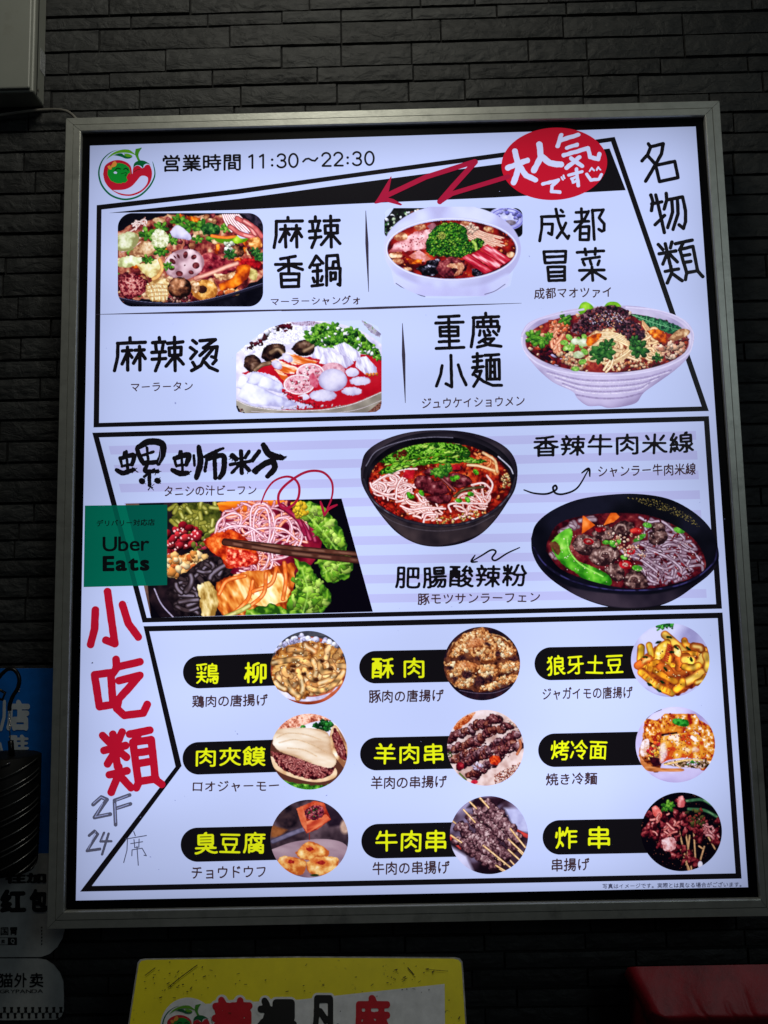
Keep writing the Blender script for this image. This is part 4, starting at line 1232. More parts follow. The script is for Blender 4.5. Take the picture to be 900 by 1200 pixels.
def food_broccoli():                     # white bowl with broccoli
    p = Paint((440, 235, 5.0), (48, 36, 868, 585), WHITE)
    p.fill(('r', 52, 40, 862, 215, 30), [(6, 8, 10), (16, 18, 18), (40, 44, 40)], sc=30, lit=0)
    p.dots(('p', [(60, 100), (200, 60), (230, 110), (100, 190), (55, 190)]), 60, (5, 14), [(220, 225, 240), (60, 110, 60), (20, 20, 26), (180, 200, 170)], seed=4)
    p.dots(('p', [(210, 60), (520, 45), (520, 80), (230, 110)]), 60, (6, 18), [(190, 170, 150), (110, 60, 50), (225, 230, 245), (60, 100, 50)], seed=5)
    p.fill(('c', [(225, 95), (240, 60), (300, 55), (290, 95)]), [(180, 200, 190), (225, 232, 240)], sc=20)
    p.fill(('p', [(52, 40), (110, 40), (80, 85), (52, 110)]), [WHITE, WHITE], lit=0)
    p.fill(('e', 765, 105, 105, 68, 5), [(150, 150, 215), (190, 195, 240), (225, 228, 252)], sc=40, edge=.3)
    for rx, ry in ((96, 60), (70, 42)): 
        an_ = np.linspace(0, 2 * math.pi, 30); p.stroke([(768 + rx * math.cos(a), 108 + ry * math.sin(a)) for a in an_], 2.5, (84, 84, 190), (130, 130, 215))
    p.dots(('e', 765, 90, 80, 40), 16, (6, 14), [(110, 110, 200), (150, 150, 220)], seed=3, asp=(1, 1.3))
    p.fill(('e', 790, 130, 34, 16), [(90, 80, 90), (150, 140, 160)], sc=8)
    p.clip(('p', [(30, 0), (900, 0), (900, 420), (846, 560), (120, 560), (30, 420)]))
    p.fill(('e', 450, 285, 402, 262), [(176, 176, 222), (198, 204, 246), (214, 220, 252)], sc=150, edge=.35, ew=34, lit=.25)
    p.fill(('c', [(80, 380), (140, 440), (260, 490), (450, 508), (640, 490), (780, 430), (760, 520), (640, 590), (450, 610), (250, 590), (110, 520)]), [(186, 186, 236), (196, 202, 248), (196, 206, 250)], sc=150, lit=.1, soft=8)
    p.clip()
    soup = ('e', 447, 287, 377, 172)
    p.fill(soup, [(60, 4, 12), (130, 14, 16), (176, 34, 20), (214, 84, 40)], sc=50, edge=.4, ew=20, lit=0, warp=2)
    p.dots(soup, 120, (4, 12), [(190, 60, 30), (110, 10, 14), (222, 120, 60)], seed=8, asp=(1, 2))
    p.clip(soup)
    # ham slab
    p.fill(('p', [(78, 300), (120, 245), (230, 185), (350, 160), (330, 230), (290, 285), (180, 298)]), [(176, 84, 90), (222, 150, 156), (240, 190, 196), (250, 220, 226)], sc=24, edge=.25, warp=5, lit=.2)
    p.dots(('p', [(110, 280), (240, 195), (330, 175), (300, 260)]), 34, (2, 5), [(176, 60, 66), (200, 90, 96)], seed=2)
    p.fill(('p', [(195, 325), (255, 288), (325, 340), (290, 360), (230, 350)]), [(200, 110, 90), (230, 160, 160), (245, 200, 205)], sc=20, edge=.2, warp=3)
    p.fill(('p', [(180, 340), (280, 345), (270, 372), (200, 372)]), ORG, sc=20, edge=.3, warp=4)
    for x, y, a, b in ((147, 212, 42, 26), (262, 156, 36, 20), (118, 322, 42, 18), (130, 356, 36, 18), (525, 135, 30, 13), (662, 168, 30, 18), (792, 318, 26, 18), (185, 402, 30, 12)):
        p.fill(('e', x, y, a, b), [(160, 80, 50), (226, 180, 130), (246, 226, 196), (255, 246, 230)], sc=24, edge=.5, warp=3, lit=.5)
    # enoki
    for i in range(26):
        x = 500 + (i * 37 % 90); y = 140 + (i * 23 % 70); p.stroke([(x, y), (x + 60, y + 30), (x + 130 + i % 5 * 12, y + 62)], 4.5, (232, 186, 160), (170, 96, 80), (250, 225, 205))
    p.dots(('c', [(500, 150), (560, 135), (600, 165), (560, 200), (510, 180)]), 40, (6, 11), [(240, 205, 180), (214, 160, 140)], seed=6)
    p.fill(('c', [(300, 150), (340, 130), (360, 160), (330, 175)]), [(120, 60, 80), (176, 110, 120)], sc=14)
    # broccoli
    br = ('c', [(295, 300), (300, 240), (330, 180), (380, 140), (440, 128), (490, 135), (530, 170), (545, 230), (560, 235), (600, 222), (635, 240), (620, 280), (560, 305), (530, 330), (470, 335), (400, 325), (340, 325)])
    p.fill(br, [(8, 40, 14), (20, 84, 24), (60, 134, 30), (130, 180, 40)], sc=16, warp=10, edge=.5, ew=12)
    p.dots(br, 620, (3, 7.5), [(30, 98, 26), (60, 140, 30), (16, 64, 20), (96, 160, 34), (126, 176, 50), (20, 76, 26)], seed=9, asp=(1, 1.3), lit=.5)
    p.dots(('e', 385, 205, 26, 22), 40, (3, 7), [(150, 170, 60), (180, 186, 80)], seed=10)
    p.stroke([(590, 285), (585, 255), (570, 240)], 9, (176, 205, 90), (90, 140, 40))
    # wood ear, meat
    p.fill(('c', [(235, 400), (300, 360), (370, 345), (380, 380), (350, 440), (280, 440)]), [(6, 6, 10), (20, 18, 24), (50, 50, 64), (200, 200, 225)], sc=14, con=2.8, warp=10, edge=.3)
    p.fill(('c', [(370, 360), (440, 330), (510, 350), (540, 400), (480, 450), (400, 445), (360, 410)]), MEAT, sc=20, warp=12, edge=.3)
    p.fill(('c', [(430, 370), (500, 365), (520, 385), (500, 430), (460, 440), (480, 400), (420, 390)]), [(170, 90, 60), (220, 160, 120), (246, 216, 190)], sc=14, warp=5, edge=.3)
    p.fill(('c', [(565, 400), (610, 400), (620, 440), (570, 440)]), BLK, sc=10, con=3)
    # crab sticks
    for q in ([(505, 335), (545, 312), (690, 410), (640, 432)], [(560, 318), (610, 290), (745, 375), (700, 408)], [(608, 285), (655, 255), (800, 345), (752, 375)]):
        p.fill(('p', q), [(150, 10, 34), (190, 22, 46), (214, 60, 76), (250, 190, 200)], sc=12, ang=33, asp=6, edge=.4, ew=5, lit=.1, con=2.2)
    p.clip()
    for r1, c in ((6, (206, 212, 250)), (2, (228, 232, 255))):
        an_ = np.linspace(0, 2 * math.pi, 70); p.stroke([(447 + 384 * math.cos(a), 285 + 180 * math.sin(a)) for a in an_], r1, c, (176, 176, 220), smooth=False, var=0)
    p.stroke([(120, 485), (200, 535), (290, 563)], 2.2, (60, 60, 90), (120, 120, 160)); p.stroke([(640, 550), (700, 530), (760, 490)], 2, (70, 66, 100), (130, 130, 170))
    p.finish([('e', 450, 285, 403, 262), ('r', 52, 44, 862, 230, 45), ('p', [(90, 400), (810, 400), (790, 500), (640, 560), (450, 575), (290, 570), (110, 490)])], 'dish_photo', 5, 'photo of a white bowl of red broth with broccoli and crab sticks')


def food_malatang():
    p = Paint((270, 370, 4.865), (28, 22, 868, 566), WHITE)
    p.fill(('e', 450, 290, 470, 262), WHT, sc=30, lit=0)
    p.fill(('c', [(60, 330), (280, 250), (600, 230), (860, 240), (900, 450), (700, 530), (480, 545), (280, 540), (330, 430), (200, 370)]), [(176, 8, 26), (190, 14, 32), (200, 30, 44)], sc=60, lit=0, warp=5)
    p.fill(('p', [(30, 40), (250, 40), (60, 200), (30, 220)]), [WHITE, WHITE], lit=0, warp=8)
    # white noodles & flecks
    p.fill(('c', [(60, 190), (160, 120), (260, 55), (400, 40), (470, 80), (430, 150), (330, 160), (200, 190), (110, 240)]), [(176, 170, 205), (214, 212, 240), (236, 238, 252), (250, 250, 255)], sc=12, warp=8, con=1.6)
    p.noodles(('c', [(120, 180), (260, 70), (430, 60), (440, 140), (330, 165), (200, 190)]), 70, 4, (240, 240, 252), (176, 174, 206), L=60, seed=3)
    p.dots(('p', [(70, 190), (250, 60), (350, 40), (360, 90), (240, 100), (110, 200)]), 34, (5, 20), [(90, 20, 34), (60, 30, 34), (226, 226, 246)], seed=5, jag=.5)
    p.fill(('c', [(340, 45), (440, 30), (520, 45), (420, 60)]), [(120, 90, 120), (200, 190, 220), (120, 70, 90)], sc=10, warp=8)
    p.fill(('p', [(745, 25), (800, 50), (855, 100), (855, 125), (800, 100)]), [(120, 110, 140), (180, 174, 196), (90, 130, 60)], sc=14, warp=6)
    # mushrooms
    for q in ([(175, 240), (190, 185), (240, 160), (300, 165), (315, 205), (280, 240), (220, 265)], [(75, 290), (85, 235), (130, 222), (170, 250), (170, 295), (120, 325)], [(345, 190), (380, 150), (440, 135), (475, 165), (470, 215), (400, 230)]):
        p.fill(('c', q), [(16, 8, 10), (48, 28, 24), (92, 62, 46), (150, 120, 100)], sc=26, edge=.6, warp=3, lit=.5)
    for q in ([(140, 310), (180, 280), (225, 270)], [(230, 210), (270, 190), (300, 215)], [(420, 200), (460, 180), (480, 165)]): p.stroke(q, 13, (120, 92, 66), (50, 32, 24), (180, 150, 120))
    # coriander
    gr = ('c', [(420, 120), (480, 60), (560, 48), (650, 75), (720, 80), (760, 120), (830, 180), (855, 240), (800, 230), (720, 200), (640, 170), (560, 190), (470, 160)])
    p.fill(gr, [(24, 70, 24), (60, 120, 30), (110, 170, 40), (150, 200, 90)], sc=14, warp=16, con=2)
    for i, (x, y, r) in enumerate(((470, 110, 50), (530, 80, 44), (590, 70, 42), (520, 140, 44), (580, 130, 50), (640, 110, 44), (700, 95, 36), (730, 160, 40), (800, 200, 36), (835, 235, 26), (660, 150, 38), (500, 120, 36))): p.sprig(x, y, r, GRN, seed=i)
    p.dots(gr, 60, (6, 14), [(20, 60, 24), (120, 190, 40), (235, 240, 250)], seed=4, jag=.5)
    # fish cake slabs
    for q in ([(462, 240), (490, 180), (560, 190), (620, 225), (560, 260)], [(585, 175), (650, 150), (740, 210), (740, 250), (700, 260), (620, 215)], [(505, 270), (535, 195), (690, 240), (705, 270), (660, 300), (560, 285)], [(712, 290), (720, 240), (775, 230), (830, 290), (840, 335), (770, 335)]):
        p.fill(('p', q), [(176, 168, 210), (216, 214, 240), (238, 238, 252), (250, 250, 255)], sc=9, ang=70, asp=5, edge=.25, warp=3, con=1.8, lit=.3)
    p.dots(('p', [(770, 325), (840, 325), (840, 340), (780, 340)]), 8, (4, 9), [(230, 130, 40)], seed=2)
    # crab sticks
    for q in ([(295, 215), (330, 210), (440, 245), (500, 262), (470, 280), (350, 278)], [(230, 255), (260, 245), (350, 285), (395, 300), (360, 332), (290, 320)], [(250, 305), (280, 310), (330, 345), (340, 380), (300, 370)]):
        p.fill(('p', q), [(214, 90, 20), (240, 130, 50), (246, 214, 190), (255, 250, 246)], sc=14, ang=15, asp=5, edge=.2, warp=4, con=3)
    for x, y in ((325, 240), (265, 280)): p.fill(('e', x, y, 34, 22, 35), WHT, sc=20, edge=.3, warp=3)
    # rice cake sheets lower left
    p.fill(('c', [(30, 370), (130, 320), (250, 345), (300, 400), (330, 470), (480, 520), (300, 535), (120, 510), (30, 470)]), WHT, sc=40, warp=5, edge=.1)
    for q in ([(35, 410), (60, 340), (110, 370), (80, 420)], [(90, 380), (130, 320), (200, 345), (150, 400)], [(150, 400), (190, 345), (290, 390), (300, 440), (240, 430)], [(40, 460), (100, 385), (260, 450), (380, 500), (300, 520), (120, 500)]):
        p.fill(('c', q), [(172, 170, 214), (212, 214, 244), (230, 232, 252), (246, 248, 255)], sc=50, edge=.45, ew=8, warp=3, lit=.3)
    # meat discs and balls
    p.fill(('e', 584, 315, 70, 48), [(190, 120, 140), (226, 170, 186), (240, 200, 212)], sc=16, edge=.25)
    for x, y, a, b in ((455, 325, 78, 52), (391, 392, 86, 56)):
        p.fill(('e', x, y, a, b), [(196, 110, 130), (226, 166, 182), (238, 194, 206), (248, 220, 228)], sc=9, edge=.2, con=1.5)
        p.dots(('e', x, y, a * .8, b * .75), 30, (3, 9), [(190, 50, 76), (206, 90, 110), (250, 230, 236)], seed=int(x), jag=.4)
        an_ = np.linspace(0, 2 * math.pi, 40); p.stroke([(x + (a - 2) * math.cos(t_), y + (b - 2) * math.sin(t_)) for t_ in an_], 4, (250, 236, 244), (214, 150, 170), smooth=False)
    p.fill(('e', 476, 372, 40, 24, 70), [(196, 60, 90), (222, 130, 150)], sc=14, warp=3)
    p.fill(('e', 584, 367, 82, 65), WHT, sc=50, edge=.4, ew=12, lit=.45, warp=2)
    for x, y, a, b in ((527, 455, 78, 33), (740, 372, 60, 25), (692, 431, 58, 24), (695, 322, 38, 26)): p.fill(('e', x, y, a, b), WHT, sc=30, edge=.3, ew=7, lit=.2, warp=4)
    p.fill(('c', [(380, 460), (430, 445), (450, 470), (400, 485)]), WHT, sc=20)
    p.dots(('p', [(290, 420), (380, 460), (480, 490), (470, 510), (340, 480)]), 30, (6, 16), [(190, 12, 30), (206, 40, 60)], seed=3, asp=(1.5, 3), jag=.5)
    p.dots(('p', [(280, 515), (640, 505), (630, 540), (280, 535)]), 30, (5, 12), [(220, 212, 225), (190, 20, 40)], seed=6, asp=(1.5, 3))
    # rim
    p.fill(('p', [(28, 475), (120, 515), (300, 538), (520, 535), (700, 500), (868, 430), (868, 580), (28, 580)]), [(120, 112, 100), (150, 142, 128), (170, 164, 150)], sc=60, lit=-.2, warp=3)
    p.stroke([(28, 478), (120, 517), (300, 540), (520, 537), (700, 503), (868, 433)], 3, (214, 206, 210), (150, 140, 130))
    p.stroke([(120, 545), (420, 565), (700, 540), (868, 480)], 2, (200, 190, 196), (140, 130, 120))
    p.dots(('p', [(36, 520), (86, 545), (80, 560), (40, 555)]), 22, (4, 9), [(20, 18, 26), (150, 110, 100)], seed=1)
    p.fill(('p', [(770, 560), (868, 480), (868, 570)]), [(90, 50, 40), (150, 100, 80), (40, 24, 30)], sc=10)
    p.finish([('p', np.vstack([np.array([(33, 215), (60, 190), (130, 130), (220, 70), (330, 36), (450, 30), (600, 30), (760, 25), (840, 60), (862, 110)]), np.array([(862, 500), (855, 530), (830, 548), (780, 552), (80, 556), (45, 548), (33, 520)])]))], 'dish_photo', 5, 'photo of hotpot ingredients, ham discs and fish balls in red broth')


def food_chongqing():
    p = Paint((605, 350, 4.186), (18, 14, 880, 545), WHITE)
    lo = ('c', [(28, 240), (70, 310), (150, 380), (250, 440), (290, 470), (330, 515), (400, 528), (520, 535), (590, 512), (640, 450), (740, 380), (820, 310), (868, 220), (600, 350), (300, 350)])
    bowlp = ('p', catmull([(24, 170), (60, 118), (160, 78), (300, 46), (450, 34), (600, 38), (740, 66), (830, 108), (868, 160), (870, 215), (840, 290), (780, 350), (700, 408), (625, 462), (590, 510), (520, 530), (450, 536), (410, 526), (350, 526), (300, 490), (275, 455), (180, 410), (100, 340), (45, 270), (24, 215), (24, 170)], 5))
    p.fill(bowlp, [(150, 136, 178), (186, 176, 214), (208, 200, 232), (226, 222, 244)], sc=120, edge=.35, ew=16, lit=.35, con=1)
    for y0_, d in ((392, 0), (420, 14), (446, 26)):
        p.stroke([(150 + d * 3, y0_ - 36 + d * .2), (300 + d, y0_ + 2), (450, y0_ + 10), (620 - d, y0_ - 4), (760 - d * 4, y0_ - 42 + d * .3)], 5, (152, 138, 182), (184, 174, 212), op=.75)
        p.stroke([(150 + d * 3, y0_ - 26 + d * .2), (300 + d, y0_ + 12), (450, y0_ + 20), (620 - d, y0_ + 6), (750 - d * 4, y0_ - 32 + d * .3)], 3, (224, 218, 242), (200, 192, 226), op=.7)
    p.stroke([(285, 470), (400, 488), (520, 486), (620, 462)], 5, (140, 124, 168), (170, 158, 200), op=.7)
    soup = ('e', 446, 215, 400, 148)
    p.fill(('e', 447, 205, 415, 168), [(150, 136, 180), (190, 182, 216), (214, 208, 236)], sc=100, lit=-.5)
    p.fill(soup, [(40, 8, 20), (104, 16, 26), (150, 40, 34), (196, 96, 60)], sc=26, edge=.2, lit=0)
    p.clip(('p', [(0, 0), (900, 0), (900, 200), (846, 250), (780, 298), (640, 345), (450, 368), (280, 355), (150, 315), (60, 262), (40, 190), (0, 190)]))
    p.dots(('e', 170, 290, 110, 45), 46, (8, 24), [(60, 10, 30), (190, 180, 225), (120, 30, 50), (30, 8, 24)], seed=2, asp=(1.5, 3.5), ang=10)
    p.dots(soup, 220, (5, 12), [(176, 60, 30), (220, 170, 130), (110, 20, 26), (200, 110, 60), (60, 14, 20), (232, 200, 170)], seed=3, jag=.4)
    # spinach leaf at the back right
    p.leaf([(560, 75), (640, 85), (740, 110), (810, 145), (790, 175), (720, 165), (640, 130)], [(14, 60, 44), (30, 100, 60), (60, 140, 84), (130, 190, 140)], 14, [(570, 80), (680, 120), (800, 155)])
    p.fill(('c', [(300, 60), (320, 22), (350, 18), (380, 45), (360, 75), (320, 78)]), [(90, 160, 20), (130, 200, 30), (170, 225, 60)], sc=30, edge=.4)
    p.fill(('c', [(430, 40), (450, 18), (490, 16), (515, 40), (480, 55)]), [(80, 150, 20), (120, 190, 30), (160, 220, 70)], sc=30, edge=.4)
    # carrot & pork shreds left
    p.noodles(('c', [(150, 200), (170, 110), (230, 90), (250, 180), (200, 290)]), 40, 5, (236, 160, 120), (170, 80, 50), (250, 210, 180), L=80, seed=5, ang=100, spread=25, curl=.01)
    p.dots(('e', 215, 130, 50, 35), 50, (5, 11), [(230, 110, 60), (245, 170, 130), (214, 90, 50)], seed=6)
    # noodles
    nd = ('c', [(330, 190), (430, 140), (540, 150), (650, 120), (710, 180), (720, 290), (600, 340), (440, 360), (330, 330)])
    p.noodles(nd, 95, 5.5, (232, 200, 150), (150, 90, 50), (250, 232, 196), L=150, curl=.03, seed=7)
    for k in range(5): p.stroke([(360, 185 + k * 6), (450, 165 + k * 7), (530, 190 + k * 8), (560, 250), (520 - k * 8, 300), (450 - k * 6, 318)], 5.5, (240, 214, 164), (160, 104, 60), (252, 238, 204))
    p.stroke([(430, 350), (455, 310), (475, 285), (465, 330), (440, 360)], 6, (244, 214, 170), (170, 110, 60), (255, 240, 210))
    for k in range(6): p.stroke([(620, 110 + k * 4), (660, 160 + k * 6), (700, 230 + k * 3), (712, 300)], 4.5, (236, 196, 140), (160, 90, 50), (250, 226, 186))
    p.noodles(('c', [(600, 90), (680, 110), (720, 200), (700, 310), (620, 300)]), 26, 4.5, (236, 202, 150), (150, 86, 50), (250, 230, 190), L=120, curl=.05, seed=17)
    # peanuts, minced pork, pickles around
    p.dots(('c', [(200, 260), (330, 270), (330, 350), (240, 340)]), 60, (6, 13), [(230, 200, 160), (214, 170, 130), (180, 110, 70)], seed=8)
    p.dots(('c', [(690, 240), (780, 200), (830, 190), (820, 270), (740, 300)]), 60, (7, 17), [(226, 176, 140), (200, 130, 100), (240, 206, 180), (120, 30, 36)], seed=9, jag=.4)
    p.dots(('c', [(480, 320), (640, 300), (700, 320), (560, 355), (480, 360)]), 60, (5, 12), [(206, 130, 80), (150, 60, 40), (230, 190, 150), (110, 24, 30)], seed=19, jag=.4)
    p.fill(('c', [(740, 200), (800, 150), (850, 155), (840, 180), (780, 205)]), CRM, sc=18, edge=.4)
    p.fill(('c', [(640, 160), (690, 150), (740, 180), (730, 220), (680, 200)]), ORG, sc=16, edge=.4, warp=4)
    # spring onion rings
    for i, (x, y) in enumerate(((235, 215), (260, 190), (275, 230), (300, 205), (325, 310), (265, 245), (335, 190), (320, 225), (245, 240), (290, 345), (335, 260))):
        p.fill(('e', x, y, 20, 13, i * 40), [(90, 160, 50), (150, 200, 80), (214, 236, 170)], sc=9, edge=.5)
    for x, y, a, b in ((305, 275, 26, 18), (330, 215, 30, 20), (290, 210, 22, 16)): p.fill(('e', x, y, a, b), [(170, 190, 140), (214, 226, 196), (240, 244, 232)], sc=12, edge=.5)
    p.fill(('c', [(345, 190), (400, 170), (420, 180), (370, 230), (345, 225)]), ORG, sc=18, edge=.3, warp=3)
    # dark minced topping
    tp = ('c', [(265, 150), (300, 110), (350, 60), (420, 40), (500, 36), (550, 60), (560, 100), (620, 150), (635, 190), (570, 215), (510, 170), (450, 140), (390, 160), (300, 170)])
    p.fill(tp, [(16, 6, 16), (46, 20, 32), (90, 50, 60), (150, 110, 120)], sc=10, warp=12, con=2.2)
    p.dots(tp, 320, (3.5, 9), [(30, 12, 24), (76, 24, 40), (110, 60, 70), (20, 10, 20), (150, 60, 50), (60, 30, 50)], seed=10, jag=.5)
    p.dots(('c', [(340, 110), (420, 60), (500, 70), (540, 110), (480, 140), (380, 130)]), 90, (2, 4.5), [(230, 220, 226), (180, 170, 200), (214, 150, 110)], seed=11)
    for x, y, r in ((85, 190, 42), (120, 210, 36), (240, 100, 34), (420, 260, 55), (450, 225, 36), (600, 250, 50), (400, 285, 36), (580, 210, 30), (690, 290, 26), (160, 185, 26)): p.sprig(x, y, r, DGRN if x > 300 else GRN, seed=int(x + y))
    p.clip()
    p.stroke([(28, 190), (34, 250), (110, 320), (240, 362), (430, 378), (620, 362), (760, 322), (850, 262), (868, 190)], 6, (214, 208, 238), (176, 166, 206), var=.02)
    p.stroke([(28, 180), (70, 120), (180, 82), (330, 52)], 5, (206, 198, 232), (176, 166, 206), var=.02); p.stroke([(540, 42), (700, 58), (810, 100), (864, 160), (868, 200)], 6, (210, 204, 236), (176, 166, 206), var=.02)
    p.finish([bowlp, ('e', 345, 50, 44, 36), ('e', 470, 42, 52, 28)], 'dish_photo', 5, 'photo of a ribbed white bowl of noodles topped with dark minced meat')


def food_snail():
    p = Paint((165, 580, 3.2727), (-62, 6, 892, 476), (12, 10, 14))
    p.fill(('e', 330, 260, 330, 330), [(14, 10, 14), (26, 18, 22), (50, 34, 36)], sc=40, edge=.2)
    p.stroke([(52, 360), (80, 420), (130, 475)], 3, (170, 160, 190), (60, 50, 60))
    p.fill(('p', [(-70, 0), (-10, 0), (40, 480), (-30, 480)]), [(90, 66, 56), (120, 90, 76)], sc=30)
    p.fill(('e', 480, 170, 215, 165), [(80, 4, 24), (130, 14, 40), (166, 40, 50)], sc=40, edge=.3, lit=0)
    # beans
    gb = ('c', [(115, 90), (160, 45), (230, 25), (300, 60), (290, 120), (240, 150), (150, 150)])
    p.fill(gb, [(30, 34, 10), (70, 80, 20), (110, 110, 40)], sc=14, warp=8)
    for i in range(44):
        r_ = random.Random(i); x = r_.uniform(120, 290); y = r_.uniform(35, 140); a = r_.uniform(0, 6.3); dx, dy = 16 * math.cos(a), 12 * math.sin(a)
        p.stroke([(x - dx, y - dy), (x + dx, y + dy)], 9, (150, 146, 50), (60, 66, 16), (214, 214, 130), smooth=False)
    p.dots(('c', [(100, 140), (190, 108), (240, 135), (215, 185), (120, 240), (100, 230)]), 40, (14, 20), [(150, 26, 36), (176, 40, 44), (120, 14, 26)], seed=4, asp=(1, 1.3), lit=.7)
    p.dots(('c', [(100, 140), (190, 108), (240, 135), (215, 185), (120, 240), (100, 230)]), 24, (3, 5), [(245, 190, 190)], seed=4, lit=0, edge=0)
    p.dots(('c', [(190, 200), (255, 155), (265, 185), (215, 225)]), 24, (8, 13), [(70, 80, 24), (214, 60, 90), (110, 120, 40), (240, 170, 180)], seed=5)
    p.fill(('c', [(100, 240), (200, 225), (265, 250), (240, 290), (150, 325), (100, 290)]), [(120, 50, 16), (200, 110, 40), (235, 170, 90), (250, 225, 170)], sc=11, con=2.4, warp=5)
    p.dots(('c', [(100, 235), (200, 215), (265, 240), (240, 290), (150, 325), (100, 300)]), 70, (9, 18), [(236, 186, 110), (220, 140, 60), (246, 216, 160), (206, 100, 40)], seed=6, jag=.3)
    # wood ear strips
    we = ('c', [(150, 310), (260, 240), (340, 250), (330, 310), (230, 350), (230, 470), (150, 460), (100, 380)])
    p.fill(we, [(10, 8, 10), (28, 20, 22), (50, 38, 38)], sc=14, warp=8)
    p.noodles(we, 60, 6.5, (64, 50, 50), (12, 8, 10), (150, 140, 160), L=90, curl=.03, seed=7)
    # noodles
    top = ('c', [(280, 130), (320, 50), (420, 15), (560, 20), (640, 80), (650, 180), (590, 250), (480, 300), (380, 300), (340, 220)])
    p.fill(('c', [(290, 30), (420, 12), (560, 25), (450, 60), (320, 70)]), ORG, sc=24, ang=5, asp=4, warp=5)
    p.noodles(top, 230, 2.9, (214, 146, 158), (104, 20, 46), (250, 220, 226), L=170, curl=.03, seed=8, alt=(.35, (240, 150, 110), (150, 40, 30)))
    for q in ([(285, 150), (300, 100), (350, 70), (385, 85), (370, 125), (330, 110)], [(430, 180), (420, 100), (430, 45), (475, 35), (505, 75), (510, 140), (495, 185)], [(440, 190), (432, 110), (445, 60), (478, 52), (492, 90), (495, 150), (485, 190)], [(560, 180), (580, 130), (560, 90), (520, 95), (515, 140), (550, 160)], [(400, 150), (450, 130), (540, 130), (600, 170)], [(380, 290), (440, 300), (480, 270), (490, 220), (450, 190)], [(370, 300), (450, 312), (500, 275), (500, 215), (460, 185)], [(300, 140), (350, 120), (420, 125), (470, 160)], [(520, 230), (570, 215), (600, 180)], [(500, 250), (560, 235), (610, 190), (620, 130)]):
        p.stroke(q, 4.6, (236, 192, 202), (124, 40, 66), (255, 236, 242))
    for q in ([(560, 60), (620, 110), (650, 170)], [(590, 40), (645, 100), (668, 175)], [(540, 40), (600, 90), (630, 150)]): p.stroke(q, 9, (150, 24, 60), (80, 4, 30), (200, 90, 120))
    # fried tofu skin slab
    sl = ('c', [(238, 180), (280, 150), (350, 135), (400, 165), (440, 210), (450, 255), (390, 275), (330, 278), (310, 240), (270, 215)])
    p.fill(sl, [(150, 24, 6), (206, 60, 14), (236, 110, 34), (250, 170, 90)], sc=16, edge=.4, warp=7, con=2)
    p.fill(('c', [(330, 200), (430, 220), (445, 255), (370, 278), (330, 260)]), [(150, 10, 8), (200, 30, 20), (230, 80, 50), (250, 190, 150)], sc=9, warp=6, con=2.3, soft=4)
    # orange tofu skins bottom
    bt = ('c', [(290, 330), (370, 300), (480, 290), (580, 260), (590, 330), (570, 430), (480, 465), (340, 470), (290, 420)])
    p.fill(bt, [(140, 40, 8), (206, 100, 24), (236, 160, 70), (250, 220, 160)], sc=20, ang=65, asp=2.5, edge=.3, warp=9, con=2.3)
    p.fill(('c', [(215, 345), (270, 335), (295, 400), (280, 470), (235, 460), (225, 400)]), [(150, 110, 40), (206, 176, 100), (235, 216, 160), (250, 244, 210)], sc=14, ang=80, asp=2, edge=.3, warp=6)
    p.fill(('c', [(430, 380), (520, 300), (560, 330), (560, 400), (480, 425), (420, 420)]), [(214, 130, 40), (240, 190, 100), (250, 226, 160), (255, 246, 214)], sc=18, ang=60, asp=2, warp=8, soft=3)
    for q in ([(430, 330), (410, 400), (350, 460)], [(520, 280), (500, 340), (430, 370)], [(550, 260), (556, 330), (545, 400)], [(300, 380), (330, 330), (400, 310)], [(480, 300), (470, 380), (400, 440)]): p.stroke(q, 8, (236, 120, 40), (170, 50, 10), (250, 190, 120))
    p.stroke([(320, 470), (380, 445), (415, 425)], 9, (186, 180, 90), (100, 100, 40), (226, 226, 160))
    # lettuce
    LET = [(34, 78, 14), (84, 142, 26), (138, 186, 48), (196, 222, 116)]
    for q in ([(575, 30), (640, 22), (700, 50), (740, 110), (790, 190), (770, 240), (720, 210), (680, 160), (620, 90)], [(640, 90), (720, 70), (770, 140), (775, 200), (700, 180)],
              [(670, 240), (740, 215), (810, 240), (815, 290), (760, 335), (715, 330), (690, 290)], [(590, 250), (650, 270), (690, 330), (735, 390), (710, 440), (640, 470), (560, 465), (570, 400), (600, 330)], [(410, 440), (500, 420), (560, 440), (560, 475), (410, 475)]):
        p.leaf(q, LET, 30, warp=12)
    p.dots(('c', [(600, 40), (700, 60), (780, 190), (700, 190), (640, 110)]), 40, (10, 24), [(142, 190, 50), (104, 160, 34), (180, 214, 92)], seed=12, asp=(1.2, 2.5), jag=.6, edge=.3)
    p.dots(('c', [(600, 270), (660, 300), (720, 400), (640, 460), (570, 440)]), 46, (10, 24), [(132, 184, 46), (88, 146, 30), (172, 208, 84)], seed=13, asp=(1.2, 2.5), jag=.5)
    p.dots(('c', [(680, 245), (800, 250), (790, 300), (720, 325)]), 26, (10, 22), [(132, 184, 46), (88, 146, 30), (172, 208, 84)], seed=14, asp=(1.2, 2.5), jag=.5)
    for q in ([(600, 40), (680, 120), (760, 220)], [(620, 290), (640, 370), (620, 460)], [(700, 300), (750, 270), (800, 260)]): p.stroke(q, 3.5, (180, 222, 100), (140, 190, 60), op=.6)
    p.dots(('c', [(575, 30), (630, 28), (640, 70), (600, 90)]), 30, (5, 12), [(236, 200, 40), (214, 170, 30)], seed=15)
    # chopsticks
    for y_, c in ((0, (92, 52, 36)), (24, (78, 42, 30))):
        p.stroke([(322, 176 + y_ * .25), (560, 202 + y_ * .8), (840, 228 + y_)], 10 + y_ * .1, c, (34, 16, 14), (140, 96, 76), smooth=False, hp=.3)
